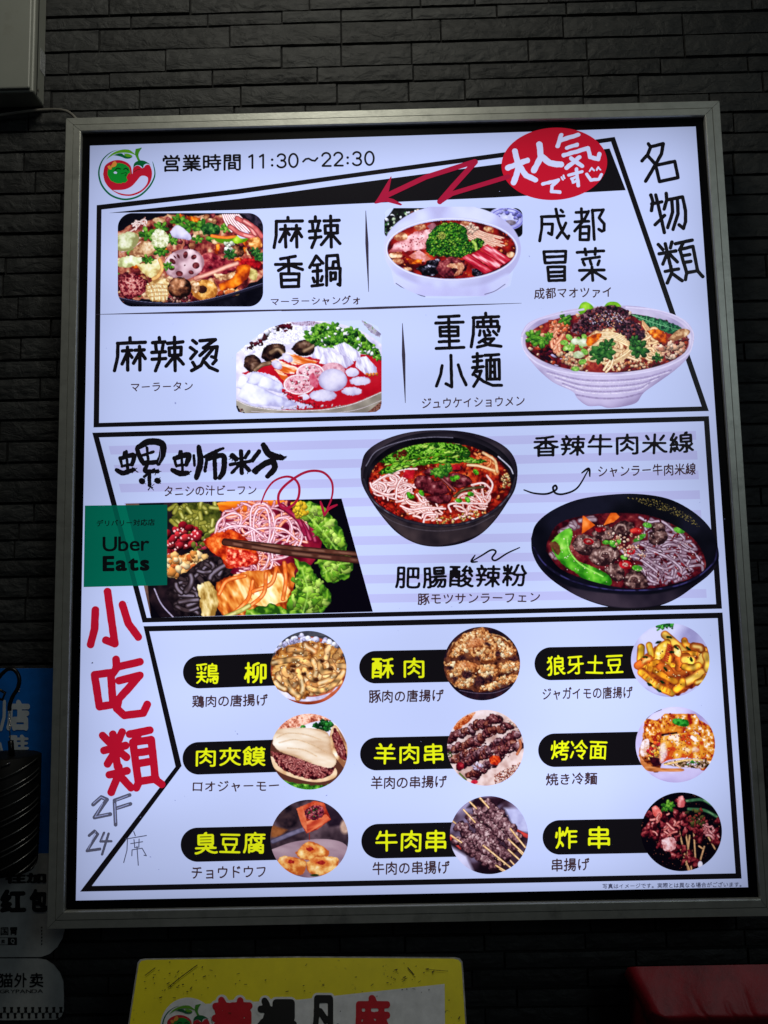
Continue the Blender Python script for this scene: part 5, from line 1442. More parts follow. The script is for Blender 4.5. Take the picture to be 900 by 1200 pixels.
    p.finish([('p', [(-59, 33), (770, 14), (890, 448), (39, 471)])], 'dish_photo', 5, 'photo of snail noodles with lettuce, beans and chopsticks')


def food_beef():
    p = Paint((415, 495, 4.5), (26, 32, 870, 662), (20, 18, 24))
    bp = ('p', catmull([(34, 245), (60, 160), (150, 95), (290, 52), (450, 40), (600, 52), (730, 90), (820, 150), (860, 235), (852, 340), (810, 420), (740, 520), (660, 595), (560, 640), (440, 656), (330, 640), (230, 585), (150, 500), (80, 400), (40, 320), (34, 245)], 5))
    p.fill(bp, [(20, 16, 22), (36, 30, 38), (58, 50, 56)], sc=120, edge=.3, ew=20, lit=.3)
    p.fill(('c', [(110, 440), (250, 520), (450, 548), (640, 520), (800, 420), (730, 525), (650, 595), (450, 650), (300, 625), (190, 540)]), [(20, 16, 20), (46, 38, 40), (66, 54, 54)], sc=80, lit=-.3, soft=4)
    p.fill(('e', 447, 288, 400, 238), [(16, 14, 18), (34, 30, 36), (64, 58, 66)], sc=140, edge=.5, ew=14)
    p.fill(('e', 447, 296, 380, 222), [(10, 9, 12), (22, 19, 24), (40, 36, 44)], sc=100, edge=.2, lit=-.6)
    p.stroke([(62, 230), (120, 150), (260, 98), (400, 78), (520, 80)], 3, (120, 116, 134), (44, 40, 50), op=.9)
    p.stroke([(760, 180), (820, 235), (838, 270)], 4, (200, 200, 220), (60, 56, 66))
    soup = ('e', 452, 322, 375, 216)
    p.fill(soup, [(70, 8, 8), (140, 20, 12), (196, 52, 20), (226, 110, 44)], sc=22, edge=.3, lit=0, warp=3, con=2.2)
    p.clip(soup)
    p.dots(soup, 330, (4, 12), [(176, 30, 14), (214, 80, 30), (110, 10, 10), (236, 140, 70), (90, 30, 16), (200, 40, 20)], seed=3, jag=.5, asp=(1, 2.6))
    # noodles
    p.noodles(('c', [(80, 330), (150, 270), (300, 250), (330, 330), (300, 430), (180, 420), (100, 380)]), 80, 3.6, (232, 196, 194), (160, 60, 50), (255, 240, 242), L=150, curl=.03, seed=4)
    p.noodles(('c', [(240, 400), (360, 380), (480, 440), (460, 520), (360, 520), (260, 470)]), 62, 3.6, (232, 196, 188), (170, 66, 46), (255, 240, 242), L=130, curl=.03, seed=5)
    p.noodles(('c', [(500, 440), (600, 330), (700, 300), (730, 380), (700, 470), (560, 500)]), 62, 3.6, (232, 192, 186), (170, 60, 44), (255, 240, 242), L=130, curl=.03, seed=6)
    for q in ([(90, 330), (150, 290), (250, 250), (330, 245)], [(85, 320), (100, 350), (170, 380), (240, 370), (300, 345)], [(220, 400), (230, 330), (280, 260)], [(245, 440), (300, 460), (380, 450), (480, 455)], [(360, 500), (370, 480), (410, 475), (420, 500)], [(365, 530), (380, 490), (430, 485)], [(510, 470), (500, 435), (560, 425), (700, 430)], [(620, 330), (680, 320), (720, 350)], [(700, 280), (730, 330), (700, 400)], [(520, 515), (580, 495), (650, 515)], [(330, 380), (360, 420), (380, 410), (340, 375)]):
        p.stroke(q, 6.2, (240, 206, 204), (160, 50, 40), (255, 242, 244))
    p.noodles(('c', [(600, 140), (740, 190), (780, 300), (720, 270), (620, 200)]), 20, 6, (220, 110, 50), (140, 30, 14), (246, 190, 120), L=110, seed=8, ang=40, spread=20)
    for q in ([(600, 225), (660, 230), (740, 255)], [(680, 160), (740, 200), (755, 260)]): p.stroke(q, 8, (236, 196, 140), (170, 90, 40), (250, 230, 200))
    # greens along the back
    LET = [(16, 60, 8), (50, 120, 16), (110, 185, 34), (196, 235, 110)]
    for q in ([(130, 215), (190, 160), (290, 115), (420, 105), (560, 115), (610, 150), (600, 180), (480, 180), (330, 190), (210, 215)], [(130, 265), (190, 225), (330, 195), (480, 180), (620, 185), (700, 210), (560, 215), (400, 220), (280, 240), (160, 275)]):
        p.leaf(q, LET, 14, warp=8)
    p.dots(('c', [(150, 220), (260, 140), (420, 112), (590, 140), (600, 180), (400, 190), (200, 240)]), 70, (7, 22), [(110, 190, 30), (50, 120, 16), (190, 232, 90), (150, 215, 50), (30, 80, 20)], seed=9, asp=(2.5, 5), jag=.3, ang=-12)
    p.dots(('c', [(150, 260), (330, 205), (600, 190), (680, 212), (420, 215), (180, 270)]), 34, (7, 20), [(110, 190, 30), (60, 130, 16), (190, 232, 90)], seed=10, asp=(2.5, 5), ang=-8)
    p.stroke([(420, 98), (500, 102), (555, 112)], 5, (225, 230, 170), (130, 160, 70)); p.dots(('e', 240, 175, 40, 18, -25), 16, (5, 12), [(90, 30, 16), (120, 50, 20)], seed=2)
    # beef
    for q in ([(315, 305), (340, 280), (400, 285), (420, 320), (380, 355), (330, 350)], [(360, 370), (380, 335), (450, 305), (490, 340), (500, 370), (440, 385)], [(470, 290), (520, 265), (600, 285), (620, 320), (560, 345), (500, 330)], [(370, 400), (430, 380), (510, 385), (500, 425), (420, 428)], [(360, 265), (400, 240), (430, 255), (400, 285)], [(500, 240), (540, 222), (575, 240), (540, 262)]):
        p.fill(('c', q), [(50, 10, 16), (96, 26, 34), (130, 52, 58), (196, 130, 130)], sc=16, edge=.55, ew=8, warp=4, lit=.4)
    p.stroke([(450, 285), (500, 330), (530, 360)], 9, (110, 40, 44), (40, 10, 14), (170, 100, 100)); p.stroke([(530, 390), (580, 355), (680, 340)], 8, (80, 66, 36), (30, 20, 14), (130, 120, 80))
    for q in ([(255, 290), (270, 250), (320, 252), (312, 300)], [(505, 250), (510, 225), (560, 225), (560, 250)]): p.fill(('p', q), [(150, 8, 24), (196, 20, 34), (220, 60, 60)], sc=20, edge=.3, warp=3)
    p.sprig(470, 255, 46, GRN, seed=7); p.sprig(430, 268, 30, GRN, seed=8); p.sprig(492, 240, 26, GRN, seed=9)
    for x, y in ((290, 382), (355, 372), (642, 262), (615, 378), (552, 412), (598, 408), (520, 298), (300, 392), (540, 290)): p.fill(('e', x, y, 18, 12, x % 60), [(40, 110, 14), (90, 190, 30), (150, 225, 80)], sc=10, edge=.5)
    p.dots(('c', [(430, 500), (700, 460), (720, 490), (560, 535), (440, 535)]), 60, (3, 8), [(236, 206, 130), (190, 150, 60), (110, 70, 30)], seed=11)
    p.dots(('e', 800, 310, 22, 40), 40, (4, 9), [(214, 170, 100), (150, 90, 40), (236, 210, 150)], seed=12)
    p.dots(('c', [(110, 390), (200, 470), (300, 520), (260, 500), (170, 470), (120, 430)]), 90, (4, 9), [(150, 10, 14), (200, 40, 24), (90, 10, 10)], seed=13)
    p.clip()
    p.stroke([(50, 300), (90, 400), (180, 475), (300, 525), (450, 545), (600, 528), (730, 470), (820, 380), (852, 290)], 8, (44, 40, 48), (14, 12, 16), (110, 106, 120), hp=.5)
    p.stroke([(110, 455), (200, 520), (330, 562), (470, 572), (620, 548), (740, 490)], 4, (80, 72, 78), (36, 30, 34), op=.7)
    p.finish([bp], 'dish_photo', 5, 'photo of a black bowl of beef rice noodles with greens')


def food_chang():
    p = Paint((615, 575, 3.83), (22, 8, 876, 532), (10, 10, 14))
    bp = ('p', catmull([(28, 215), (50, 150), (120, 90), (230, 42), (360, 20), (500, 14), (640, 35), (750, 90), (830, 165), (866, 250), (868, 320), (830, 375), (760, 430), (680, 485), (590, 520), (480, 528), (370, 520), (250, 480), (140, 415), (70, 350), (34, 280), (28, 215)], 5))
    p.fill(bp, [(6, 6, 10), (12, 12, 18), (24, 24, 36)], sc=120, lit=.2)
    p.fill(('c', [(60, 340), (200, 430), (400, 462), (600, 460), (780, 400), (860, 330), (820, 400), (690, 485), (560, 522), (400, 522), (250, 480), (130, 410)]), [(14, 12, 18), (36, 30, 40), (60, 50, 60)], sc=120, lit=-.5, soft=4)
    p.dots(('c', [(450, 30), (600, 40), (740, 110), (800, 180), (700, 120), (560, 70)]), 220, (.8, 1.8), [(150, 130, 50), (110, 100, 50), (190, 170, 80)], seed=1, lit=0, edge=0)
    soup = ('c', [(95, 270), (105, 220), (150, 150), (250, 115), (400, 100), (550, 110), (680, 160), (770, 230), (812, 320), (790, 370), (700, 410), (560, 440), (430, 435), (280, 400), (160, 350)])
    p.fill(soup, [(40, 6, 14), (90, 14, 24), (120, 34, 36), (166, 90, 80)], sc=24, edge=.3, lit=0)
    p.clip(('p', catmull(list(soup[1]) + [soup[1][0]], 5)))
    nd = ('c', [(520, 120), (640, 130), (760, 230), (810, 330), (700, 410), (560, 440), (520, 360), (430, 260), (520, 220)])
    p.noodles(nd, 150, 5, (146, 118, 134), (60, 24, 40), (206, 190, 210), L=150, curl=.025, seed=3)
    p.noodles(('c', [(110, 250), (160, 290), (220, 380), (160, 340), (110, 300)]), 14, 6, (140, 110, 120), (60, 30, 36), (190, 170, 180), L=90, seed=4)
    p.noodles(('c', [(130, 180), (250, 120), (330, 110), (380, 110), (260, 160), (160, 210)]), 18, 6, (150, 126, 136), (70, 34, 44), (200, 186, 200), L=110, seed=5, ang=-20, spread=20)
    for q in ([(520, 240), (600, 270), (680, 265), (715, 220), (690, 190)], [(620, 250), (650, 240), (690, 250), (700, 275)], [(540, 300), (620, 350), (680, 330)], [(560, 370), (600, 400), (580, 420)], [(640, 290), (680, 330), (670, 390)], [(700, 290), (740, 300), (730, 330)], [(530, 350), (560, 400), (600, 415)], [(690, 230), (760, 280), (800, 330)], [(740, 340), (790, 335), (800, 360)], [(420, 255), (460, 290), (520, 310), (600, 370)], [(515, 120), (560, 140), (620, 140), (690, 200)], [(560, 265), (640, 300), (700, 350), (690, 400)], [(620, 215), (700, 230), (745, 260)]):
        p.stroke(q, 7, (160, 134, 150), (60, 20, 36), (216, 200, 218))
    p.dots(nd, 60, (5, 15), [(110, 14, 28), (140, 30, 40), (70, 6, 20)], seed=6, asp=(2, 4))
    # chitterlings
    GM = [(40, 20, 22), (90, 60, 56), (132, 98, 90), (196, 168, 160)]
    for q in ([(210, 240), (240, 200), (310, 205), (345, 245), (320, 280), (250, 290)], [(300, 190), (340, 155), (390, 170), (400, 215), (340, 225)], [(390, 165), (440, 135), (485, 150), (480, 195), (420, 205)], [(282, 300), (320, 255), (400, 250), (430, 290), (390, 330), (320, 335)], [(355, 350), (400, 325), (440, 345), (445, 395), (400, 405)], [(445, 390), (480, 355), (530, 370), (552, 430), (490, 440), (450, 420)], [(560, 190), (610, 165), (642, 200), (620, 240), (560, 235)], [(560, 150), (610, 140), (630, 170), (580, 185)]):
        p.fill(('c', q), GM, sc=14, edge=.6, ew=8, warp=5, lit=.4, con=2.2)
    for x, y in ((285, 232), (360, 290), (490, 400), (340, 185), (430, 170)):
        p.fill(('e', x, y, 20, 13, 20), [(50, 24, 26), (100, 66, 60), (150, 120, 112)], sc=8, edge=.4, warp=3); p.stroke([(x - 24, y + 6), (x - 10, y - 16), (x + 16, y - 14), (x + 24, y + 6)], 4, (170, 140, 130), (90, 60, 56))
    # pak choi
    p.fill(('c', [(115, 235), (150, 195), (200, 168), (215, 200), (200, 260), (225, 310), (300, 340), (370, 375), (392, 410), (370, 428), (280, 405), (230, 370), (170, 330), (130, 280)]), [(30, 110, 14), (70, 165, 30), (110, 200, 50), (170, 230, 100)], sc=34, edge=.35, ew=14, warp=3, lit=.3)
    p.fill(('c', [(112, 235), (140, 228), (160, 260), (150, 290), (130, 270)]), [(70, 40, 20), (120, 70, 40)], sc=12, warp=3)
    p.stroke([(190, 210), (200, 270), (250, 330), (350, 385)], 4, (150, 220, 90), (90, 180, 50))
    # carrot triangles
    for q in ([(260, 108), (316, 155), (256, 194)], [(395, 84), (426, 118), (400, 140), (352, 156)]): p.fill(('p', q), [(214, 84, 10), (240, 120, 34), (250, 150, 70)], sc=24, edge=.15, warp=1.5)
    # chillies, onions, garlic
    for x, y, a, b, g in ((286, 228, 24, 14, 10), (476, 272, 20, 17, 0), (452, 332, 30, 20, 10)):
        p.fill(('e', x, y, a, b, g), [(130, 6, 14), (196, 20, 30), (226, 70, 70)], sc=14, edge=.3); p.fill(('e', x, y, a * .5, b * .45, g), [(90, 20, 20), (236, 200, 180)], sc=6)
    p.fill(('c', [(470, 175), (500, 165), (525, 178), (510, 194), (478, 190)]), REDS, sc=20, edge=.4); p.fill(('e', 340, 175, 24, 12), REDS, sc=12, edge=.4)
    for x, y, a, b, g in ((550, 155, 20, 12, 10), (693, 178, 26, 13, 15), (515, 212, 32, 11, -30), (395, 238, 20, 14, 30), (365, 232, 18, 10, 0), (505, 348, 24, 13, 10), (422, 226, 10, 16, 0), (445, 300, 16, 10, 20)): p.fill(('e', x, y, a, b, g), [(50, 130, 30), (100, 190, 50), (190, 226, 130)], sc=12, edge=.45)
    p.dots(('c', [(370, 190), (500, 190), (540, 250), (540, 310), (470, 320), (420, 260)]), 70, (3, 8), [(240, 214, 196), (226, 180, 150), (200, 140, 110)], seed=7)
    p.dots(soup[0:1] + (soup[1],), 0, (1, 2), [(0, 0, 0)]) if False else None
    p.dots(('e', 460, 280, 320, 140), 130, (1.2, 2.6), [(240, 220, 210), (214, 180, 170)], seed=8, lit=0, edge=0)
    p.clip()
    p.stroke([(40, 255), (90, 330), (190, 395), (330, 436), (480, 448), (640, 436), (760, 396), (845, 325), (864, 265)], 7, (24, 22, 40), (8, 8, 14), (70, 66, 130), hp=.25)
    p.finish([bp], 'dish_photo', 6, 'photo of a shallow black bowl of chitterling noodles with carrot triangles')


def disc(c, cx, cy, rx, ry, base): return Paint(CR[c] if isinstance(c, str) else c, (cx - rx - 3, cy - ry - 3, cx + rx + 3, cy + ry + 3), base), ('e', cx, cy, rx, ry)


FRY = [(96, 44, 10), (176, 106, 36), (222, 168, 84), (246, 220, 160)]


def food_chicken():
    p, m = disc((300, 730, 7.5), 461, 394, 334, 324, (60, 60, 66))
    p.fill(('e', 461, 420, 330, 300), [(120, 40, 16), (176, 74, 40), (206, 110, 70)], sc=30, ang=0, asp=5, lit=0)
    p.fill(('p', [(160, 60), (760, 60), (760, 110), (160, 120)]), [(50, 52, 60), (90, 92, 100)], sc=60)
    p.dots(('c', [(170, 250), (210, 170), (330, 140), (400, 110), (480, 140), (600, 150), (700, 170), (700, 220), (400, 220)]), 120, (16, 34), [(206, 206, 240), (226, 228, 250), (176, 174, 214)], seed=2, asp=(1, 1.4))
    p.dots(('c', [(190, 200), (330, 150), (470, 150), (640, 170), (560, 200)]), 90, (3, 6), [(110, 104, 140)], seed=3, lit=0, edge=0)
    p.fill(('c', [(170, 570), (300, 620), (500, 650), (680, 600), (740, 520), (600, 660), (400, 690), (220, 640)]), WHT, sc=40)
    body = ('c', [(140, 330), (200, 230), (330, 190), (480, 160), (640, 190), (740, 250), (790, 380), (770, 480), (640, 600), (520, 620), (380, 670), (240, 590), (150, 500)])
    p.fill(body, [(70, 30, 10), (140, 76, 26), (196, 130, 56), (230, 180, 100)], sc=30, warp=14, con=2.2)
    r_ = random.Random(6)
    for i in range(40):
        a = r_.uniform(0, 6.28); x = r_.uniform(190, 730); y = r_.uniform(230, 590)
        if p.dist(('e', 460, 400, 300, 210), np.array([x]), np.array([y]))[0] < 0: continue
        q = [(x, y)]
        for _ in range(3): a += r_.uniform(-.7, .7); x += 38 * math.cos(a); y += 32 * math.sin(a); q.append((x, y))
        p.stroke(q, r_.uniform(22, 32), r_.choice([(206, 150, 84), (186, 126, 66), (220, 174, 112)]), (120, 66, 30), (244, 222, 180), var=.45, hp=.45)
    for q in ([(150, 350), (260, 330), (380, 320), (470, 360)], [(370, 420), (400, 510), (410, 590), (370, 660)], [(250, 480), (300, 580), (370, 640)], [(460, 570), (560, 595), (680, 540), (770, 430)], [(420, 410), (470, 470), (520, 500)], [(240, 400), (260, 450), (310, 470)], [(500, 330), (530, 400), (520, 460)], [(560, 350), (580, 430), (650, 420)], [(560, 530), (640, 500), (690, 460)], [(170, 520), (210, 560), (250, 580)]):
        p.stroke(q, 28, (214, 164, 96), (120, 66, 28), (246, 226, 184), var=.5, hp=.45)
    p.dots(body, 130, (3, 8), [(246, 226, 176), (190, 120, 50), (236, 196, 120), (150, 80, 26), (250, 238, 205)], seed=7, jag=.5)
    for x, y in ((480, 400), (580, 335), (660, 405), (420, 450), (530, 500), (320, 420), (330, 380)): p.fill(('e', x, y, 22, 16), [(40, 14, 8), (90, 44, 16)], sc=12, warp=7, soft=3)
    p.finish([m], 'dish_photo', 5, 'round photo of fried chicken strips')


def food_pork():
    p, m = disc((505, 725, 7.5), 448, 395, 336, 323, (24, 16, 26))
    p.fill(m, [(20, 14, 24), (36, 22, 32), (60, 30, 36)], sc=60)
    body = ('c', [(115, 430), (150, 290), (230, 190), (300, 140), (400, 100), (480, 85), (520, 140), (620, 160), (740, 250), (745, 300), (790, 380), (780, 480), (700, 560), (560, 620), (420, 640), (260, 610), (160, 540)])
    p.fill(body, [(70, 26, 12), (150, 84, 36), (206, 146, 86), (236, 200, 140)], sc=28, warp=22, con=2.3)
    p.fill(body, [(40, 16, 14), (96, 48, 30), (140, 84, 50)], sc=24, warp=18, soft=3)
    PR = [(104, 48, 20), (190, 116, 58), (226, 170, 104), (250, 226, 180)]
    for q in ([(520, 150), (640, 180), (745, 260), (740, 310), (660, 360), (600, 330), (560, 240)], [(200, 570), (260, 500), (380, 490), (400, 560), (330, 610), (240, 605)], [(430, 410), (560, 400), (600, 460), (560, 510), (460, 520), (400, 470)],
              [(590, 400), (690, 370), (785, 380), (780, 440), (690, 470), (600, 470)], [(430, 600), (500, 570), (600, 520), (700, 490), (775, 480), (760, 540), (640, 590), (500, 635), (420, 630)],
              [(120, 400), (190, 380), (300, 370), (420, 410), (400, 480), (300, 470), (240, 520), (160, 520)], [(180, 260), (220, 200), (300, 130), (400, 100), (480, 85), (520, 140), (600, 250), (590, 340), (500, 390), (400, 370), (330, 300), (230, 335), (150, 340)]):
        p.fill(('c', q), PR, sc=15, edge=.6, ew=12, warp=13, wsc=22, lit=.35, con=2.3)
        c_ = np.mean(q, 0); sh_ = ('p', [tuple(c_ + (np.array(v) - c_) * .86) for v in q])
        p.dots(sh_, 34, (9, 20), [(236, 200, 146), (214, 158, 96), (246, 222, 178), (200, 130, 70)], seed=int(c_[0]), asp=(1, 1.5), jag=.5, lit=.25, edge=.2)
    p.dots(body, 70, (3, 7), [(250, 234, 200), (160, 70, 34), (222, 130, 60)], seed=4, jag=.5)
    p.fill(('e', 390, 215, 80, 40, -15), [(186, 90, 44), (210, 130, 84)], sc=16, warp=22, soft=12, op=.5); p.fill(('e', 330, 405, 90, 26), [(190, 90, 40), (226, 140, 80)], sc=16, warp=16, soft=9, op=.5)
    for x, y, a, b in ((280, 345, 32, 22), (405, 355, 24, 18), (320, 490, 50, 34), (520, 525, 30, 26), (430, 540, 50, 36), (160, 435, 34, 20), (500, 225, 30, 16), (215, 530, 22, 26), (590, 310, 26, 24), (720, 350, 40, 20), (400, 580, 30, 16), (640, 590, 40, 14)):
        p.fill(('e', x, y, a, b, 10), [(18, 8, 16), (60, 30, 34), (96, 50, 40)], sc=12, warp=14, soft=4)
    p.stroke([(250, 630), (400, 655), (560, 650), (700, 600)], 4, (90, 76, 96), (30, 20, 30))
    p.finish([m], 'dish_photo', 5, 'round photo of crisp fried pork')


def food_potato():
    p, m = disc((730, 720, 7.5), 416, 402, 345, 324, (186, 184, 226))
    p.fill(m, [(150, 146, 196), (182, 182, 226), (206, 208, 246)], sc=160, lit=.3, edge=.2, ew=40)
    p.dots(('c', [(290, 100), (360, 85), (440, 85), (430, 110), (320, 130)]), 30, (10, 24), [(50, 150, 50), (90, 190, 70), (20, 80, 34)], seed=2, asp=(1.5, 3), jag=.4)
    p.fill(('c', [(130, 470), (160, 380), (260, 300), (420, 240), (600, 260), (740, 330), (750, 460), (660, 600), (520, 690), (400, 700), (250, 610), (160, 540)]), [(90, 20, 14), (150, 60, 20), (196, 100, 20)], sc=24, warp=20)
    PO = [(170, 80, 6), (220, 140, 14), (244, 184, 40), (252, 226, 120)]
    fries = [[(160, 290), (155, 420), (190, 440)], [(230, 270), (250, 380), (225, 470)], [(130, 450), (200, 400), (230, 390)], [(370, 180), (440, 240), (540, 330)], [(390, 250), (320, 300), (300, 390)], [(520, 350), (620, 345), (720, 310)], [(470, 300), (500, 370), (560, 370)], [(690, 330), (690, 400), (640, 450)], [(400, 380), (400, 440), (440, 460)], [(540, 230), (560, 270), (640, 300)], [(620, 280), (680, 290), (690, 310)], [(730, 360), (750, 420), (740, 480)],
             [(160, 510), (230, 570), (320, 640), (430, 690)], [(280, 490), (360, 540), (460, 590)], [(440, 500), (520, 500), (560, 480)], [(560, 590), (620, 560), (690, 510)], [(470, 660), (520, 620), (520, 590)], [(650, 600), (700, 580), (720, 550)], [(490, 400), (500, 440), (490, 470)], [(540, 400), (600, 400), (590, 440)], [(540, 460), (610, 470), (660, 450)], [(240, 480), (250, 440), (300, 420)], [(330, 460), (380, 470), (420, 520)]]
    for i, q in enumerate(fries):
        r = (34, 30, 36, 38)[i % 4]
        c = [(232, 168, 36), (222, 142, 26), (208, 104, 30), (238, 190, 72)][i % 4] if i > 1 else (240, 190, 40)
        p.stroke(q, r, c, (140, 50, 10), (250, 224, 130), var=.4, hp=.5)
    p.fill(('c', [(285, 340), (310, 280), (370, 240), (400, 260), (385, 330), (340, 390), (300, 390)]), [(222, 160, 30), (244, 200, 60), (250, 230, 130), (252, 246, 200)], sc=40, edge=.4, warp=3)
    for k in range(9): p.stroke([(395 + k * -4, 262 + k * 17), (424 - k * 4, 278 + k * 17)], 7, (190, 60, 30), (110, 16, 20), smooth=False)
    p.fill(('c', [(445, 300), (480, 285), (510, 330), (500, 375), (455, 350)]), [(236, 190, 70), (250, 230, 140), (253, 246, 200)], sc=30, edge=.3)
    for k in range(9): p.stroke([(170 + k * 30, 545 + k * 19), (192 + k * 28, 522 + k * 19)], 5, (200, 90, 14), (150, 50, 10), smooth=False, op=.7)
    p.dots(('c', [(160, 400), (400, 300), (700, 330), (700, 500), (500, 650), (250, 600)]), 60, (3, 7), [(150, 40, 10), (100, 20, 10), (230, 150, 60), (250, 220, 150)], seed=4)
    for x, y, g in ((405, 200, 10), (470, 292, 40), (195, 375, 0), (310, 245, -20), (375, 480, 50), (345, 595, 20), (575, 300, 40), (235, 615, 30), (430, 330, 0), (600, 395, 70), (315, 670, 30)): p.fill(('e', x, y, 26, 11, g), [(8, 24, 10), (24, 60, 20)], sc=8, warp=6)
    p.finish([m], 'dish_photo', 5, 'round photo of spicy fried potato wedges')


def food_burger():
    p, m = disc('i', 663, 658, 185, 182, (90, 50, 36))
    p.fill(('p', [(470, 470), (860, 470), (700, 530), (520, 560), (470, 600)]), [(150, 60, 36), (206, 120, 90), (236, 170, 140), (250, 210, 190)], sc=9, con=2.6)
    p.fill(('c', [(600, 545), (720, 510), (860, 540), (860, 700), (700, 600)]), WHT, sc=40)
    p.dots(('e', 730, 535, 46, 22), 34, (7, 15), [(24, 100, 34), (50, 140, 50), (16, 60, 24)], seed=2, jag=.4)
    p.dots(('e', 632, 540, 10, 8), 4, (6, 9), [(60, 150, 50)], seed=3)
    p.fill(('c', [(480, 760), (560, 800), (700, 820), (800, 800), (850, 740), (820, 840), (640, 850), (500, 800)]), [(16, 60, 14), (50, 120, 24), (110, 180, 50), (160, 210, 90)], sc=12, warp=6)
    p.fill(('c', [(760, 590), (775, 540), (800, 540), (850, 640), (845, 740), (800, 700), (765, 650)]), CRM, sc=30, edge=.3)
    p.fill(('c', [(772, 585), (790, 545), (838, 640), (840, 700), (800, 670)]), [(50, 8, 14), (110, 30, 36), (160, 80, 70)], sc=8, con=2.4, warp=4)
    p.fill(('c', [(478, 680), (560, 700), (660, 730), (780, 730), (790, 780), (700, 805), (580, 780), (500, 740)]), [(214, 170, 120), (236, 206, 166), (246, 226, 196)], sc=40, edge=.2)
    p.fill(('c', [(478, 655), (540, 670), (640, 700), (760, 715), (785, 730), (760, 775), (680, 790), (580, 765), (510, 720)]), [(40, 8, 12), (96, 26, 32), (150, 70, 66), (200, 130, 116)], sc=8, con=2.5, warp=5)
    p.noodles(('c', [(490, 660), (620, 690), (770, 725), (740, 775), (640, 775), (540, 730)]), 90, 3.4, (166, 86, 80), (60, 14, 20), (210, 150, 140), L=44, curl=.06, seed=5)
    p.noodles(('c', [(776, 590), (790, 560), (834, 640), (836, 690), (800, 660)]), 30, 3, (160, 80, 76), (60, 14, 20), (210, 150, 140), L=30, seed=6)
    p.fill(('c', [(488, 620), (500, 560), (560, 545), (660, 545), (740, 560), (765, 600), (770, 650), (795, 700), (770, 735), (700, 722), (600, 685), (520, 655)]), [(200, 160, 120), (230, 206, 176), (240, 226, 206), (250, 244, 234)], sc=36, ang=8, asp=3, edge=.35, ew=10, warp=2, con=1.7)
    for q in ([(510, 590), (560, 570), (640, 575), (720, 600)], [(520, 615), (600, 600), (690, 630), (750, 665)], [(560, 640), (640, 650), (700, 680)]): p.stroke(q, 4, (206, 168, 124), (228, 204, 172), op=.5)
    p.fill(('p', [(470, 560), (500, 540), (490, 580), (478, 620)]), [(206, 110, 80), (230, 150, 120)], sc=10)
    p.finish([m], 'dish_photo', 5, 'round photo of a flatbread filled with shredded meat')


def food_lamb():
    p, m = disc((510, 825, 7.5), 442, 385, 337, 333, (206, 178, 168))
    p.fill(m, [(176, 136, 126), (214, 190, 184), (232, 216, 220)], sc=60, con=1.6)
    p.fill(('c', [(160, 210), (210, 140), (330, 80), (350, 85), (290, 160), (190, 230)]), [(150, 50, 14), (200, 96, 40), (230, 160, 110)], sc=14, con=2.5, warp=8)
    p.dots(('c', [(520, 620), (640, 560), (770, 500), (740, 600), (600, 690), (520, 700)]), 220, (3, 8), [(150, 60, 40), (190, 110, 80), (120, 40, 30), (236, 206, 190)], seed=2)
    LM = [(34, 10, 16), (88, 36, 40), (134, 74, 72), (196, 150, 150)]
    rows = [[(130, 300), (220, 260), (330, 215), (440, 165), (560, 130)], [(150, 400), (260, 360), (390, 310), (500, 240), (640, 200)], [(160, 480), (300, 440), (420, 410), (560, 340), (720, 260)], [(220, 540), (330, 480), (440, 440), (560, 400), (700, 350)], [(330, 640), (380, 590), (500, 520), (600, 430), (740, 370)]]
    r_ = random.Random(5)
    for row in rows:
        q = catmull(row, 5)
        for x, y in q[::1]:
            p.fill(('e', x + r_.uniform(-14, 14), y + r_.uniform(-14, 14), r_.uniform(34, 58), r_.uniform(28, 42), r_.uniform(0, 180)), r_.choice([LM, LM, [(50, 14, 16), (110, 50, 40), (150, 86, 66), (206, 160, 140)], [(40, 16, 24), (100, 60, 66), (150, 110, 116), (206, 180, 186)]]), sc=18, edge=.7, ew=9, warp=7, lit=.9, con=1.7)
    for q in rows: p.dots(('p', [(q[0][0], q[0][1] - 30), (q[-1][0], q[-1][1] - 30), (q[-1][0], q[-1][1] + 30), (q[0][0], q[0][1] + 30)]), 22, (4, 10), [(160, 110, 110), (110, 50, 54), (70, 24, 32), (206, 160, 160), (140, 70, 60)], seed=int(q[0][1]), jag=.5)
    p.fill(('c', [(460, 170), (480, 85), (560, 110), (600, 140), (540, 180)]), LM, sc=12, warp=8, edge=.5)
    p.fill(('e', 525, 495, 50, 42), [(150, 20, 10), (214, 70, 20), (250, 130, 50)], sc=16, warp=8, edge=.4)
    p.fill(('e', 220, 545, 36, 34), [(90, 6, 20), (150, 20, 34), (190, 70, 70)], sc=16, warp=4, edge=.5); p.fill(('e', 345, 685, 30, 18), [(150, 10, 34), (210, 40, 60)], sc=16)
    p.dots(('c', [(330, 540), (400, 500), (420, 600), (360, 620)]), 16, (8, 18), [(190, 176, 206), (214, 200, 220), (120, 70, 80)], seed=4, jag=.5)
    p.dots(('c', [(620, 130), (740, 200), (770, 260), (700, 200)]), 40, (6, 14), [(206, 160, 140), (236, 206, 190)], seed=6)
    p.stroke([(215, 610), (270, 665)], 8, (90, 110, 50), (50, 70, 30), smooth=False); p.dots(('e', 135, 450, 16, 40), 10, (5, 10), [(60, 90, 20)], seed=7)
    p.stroke([(720, 440), (750, 380), (745, 320)], 12, (190, 110, 70), (120, 50, 30))
    p.finish([m], 'dish_photo', 5, 'round photo of lamb skewers on a pale plate')


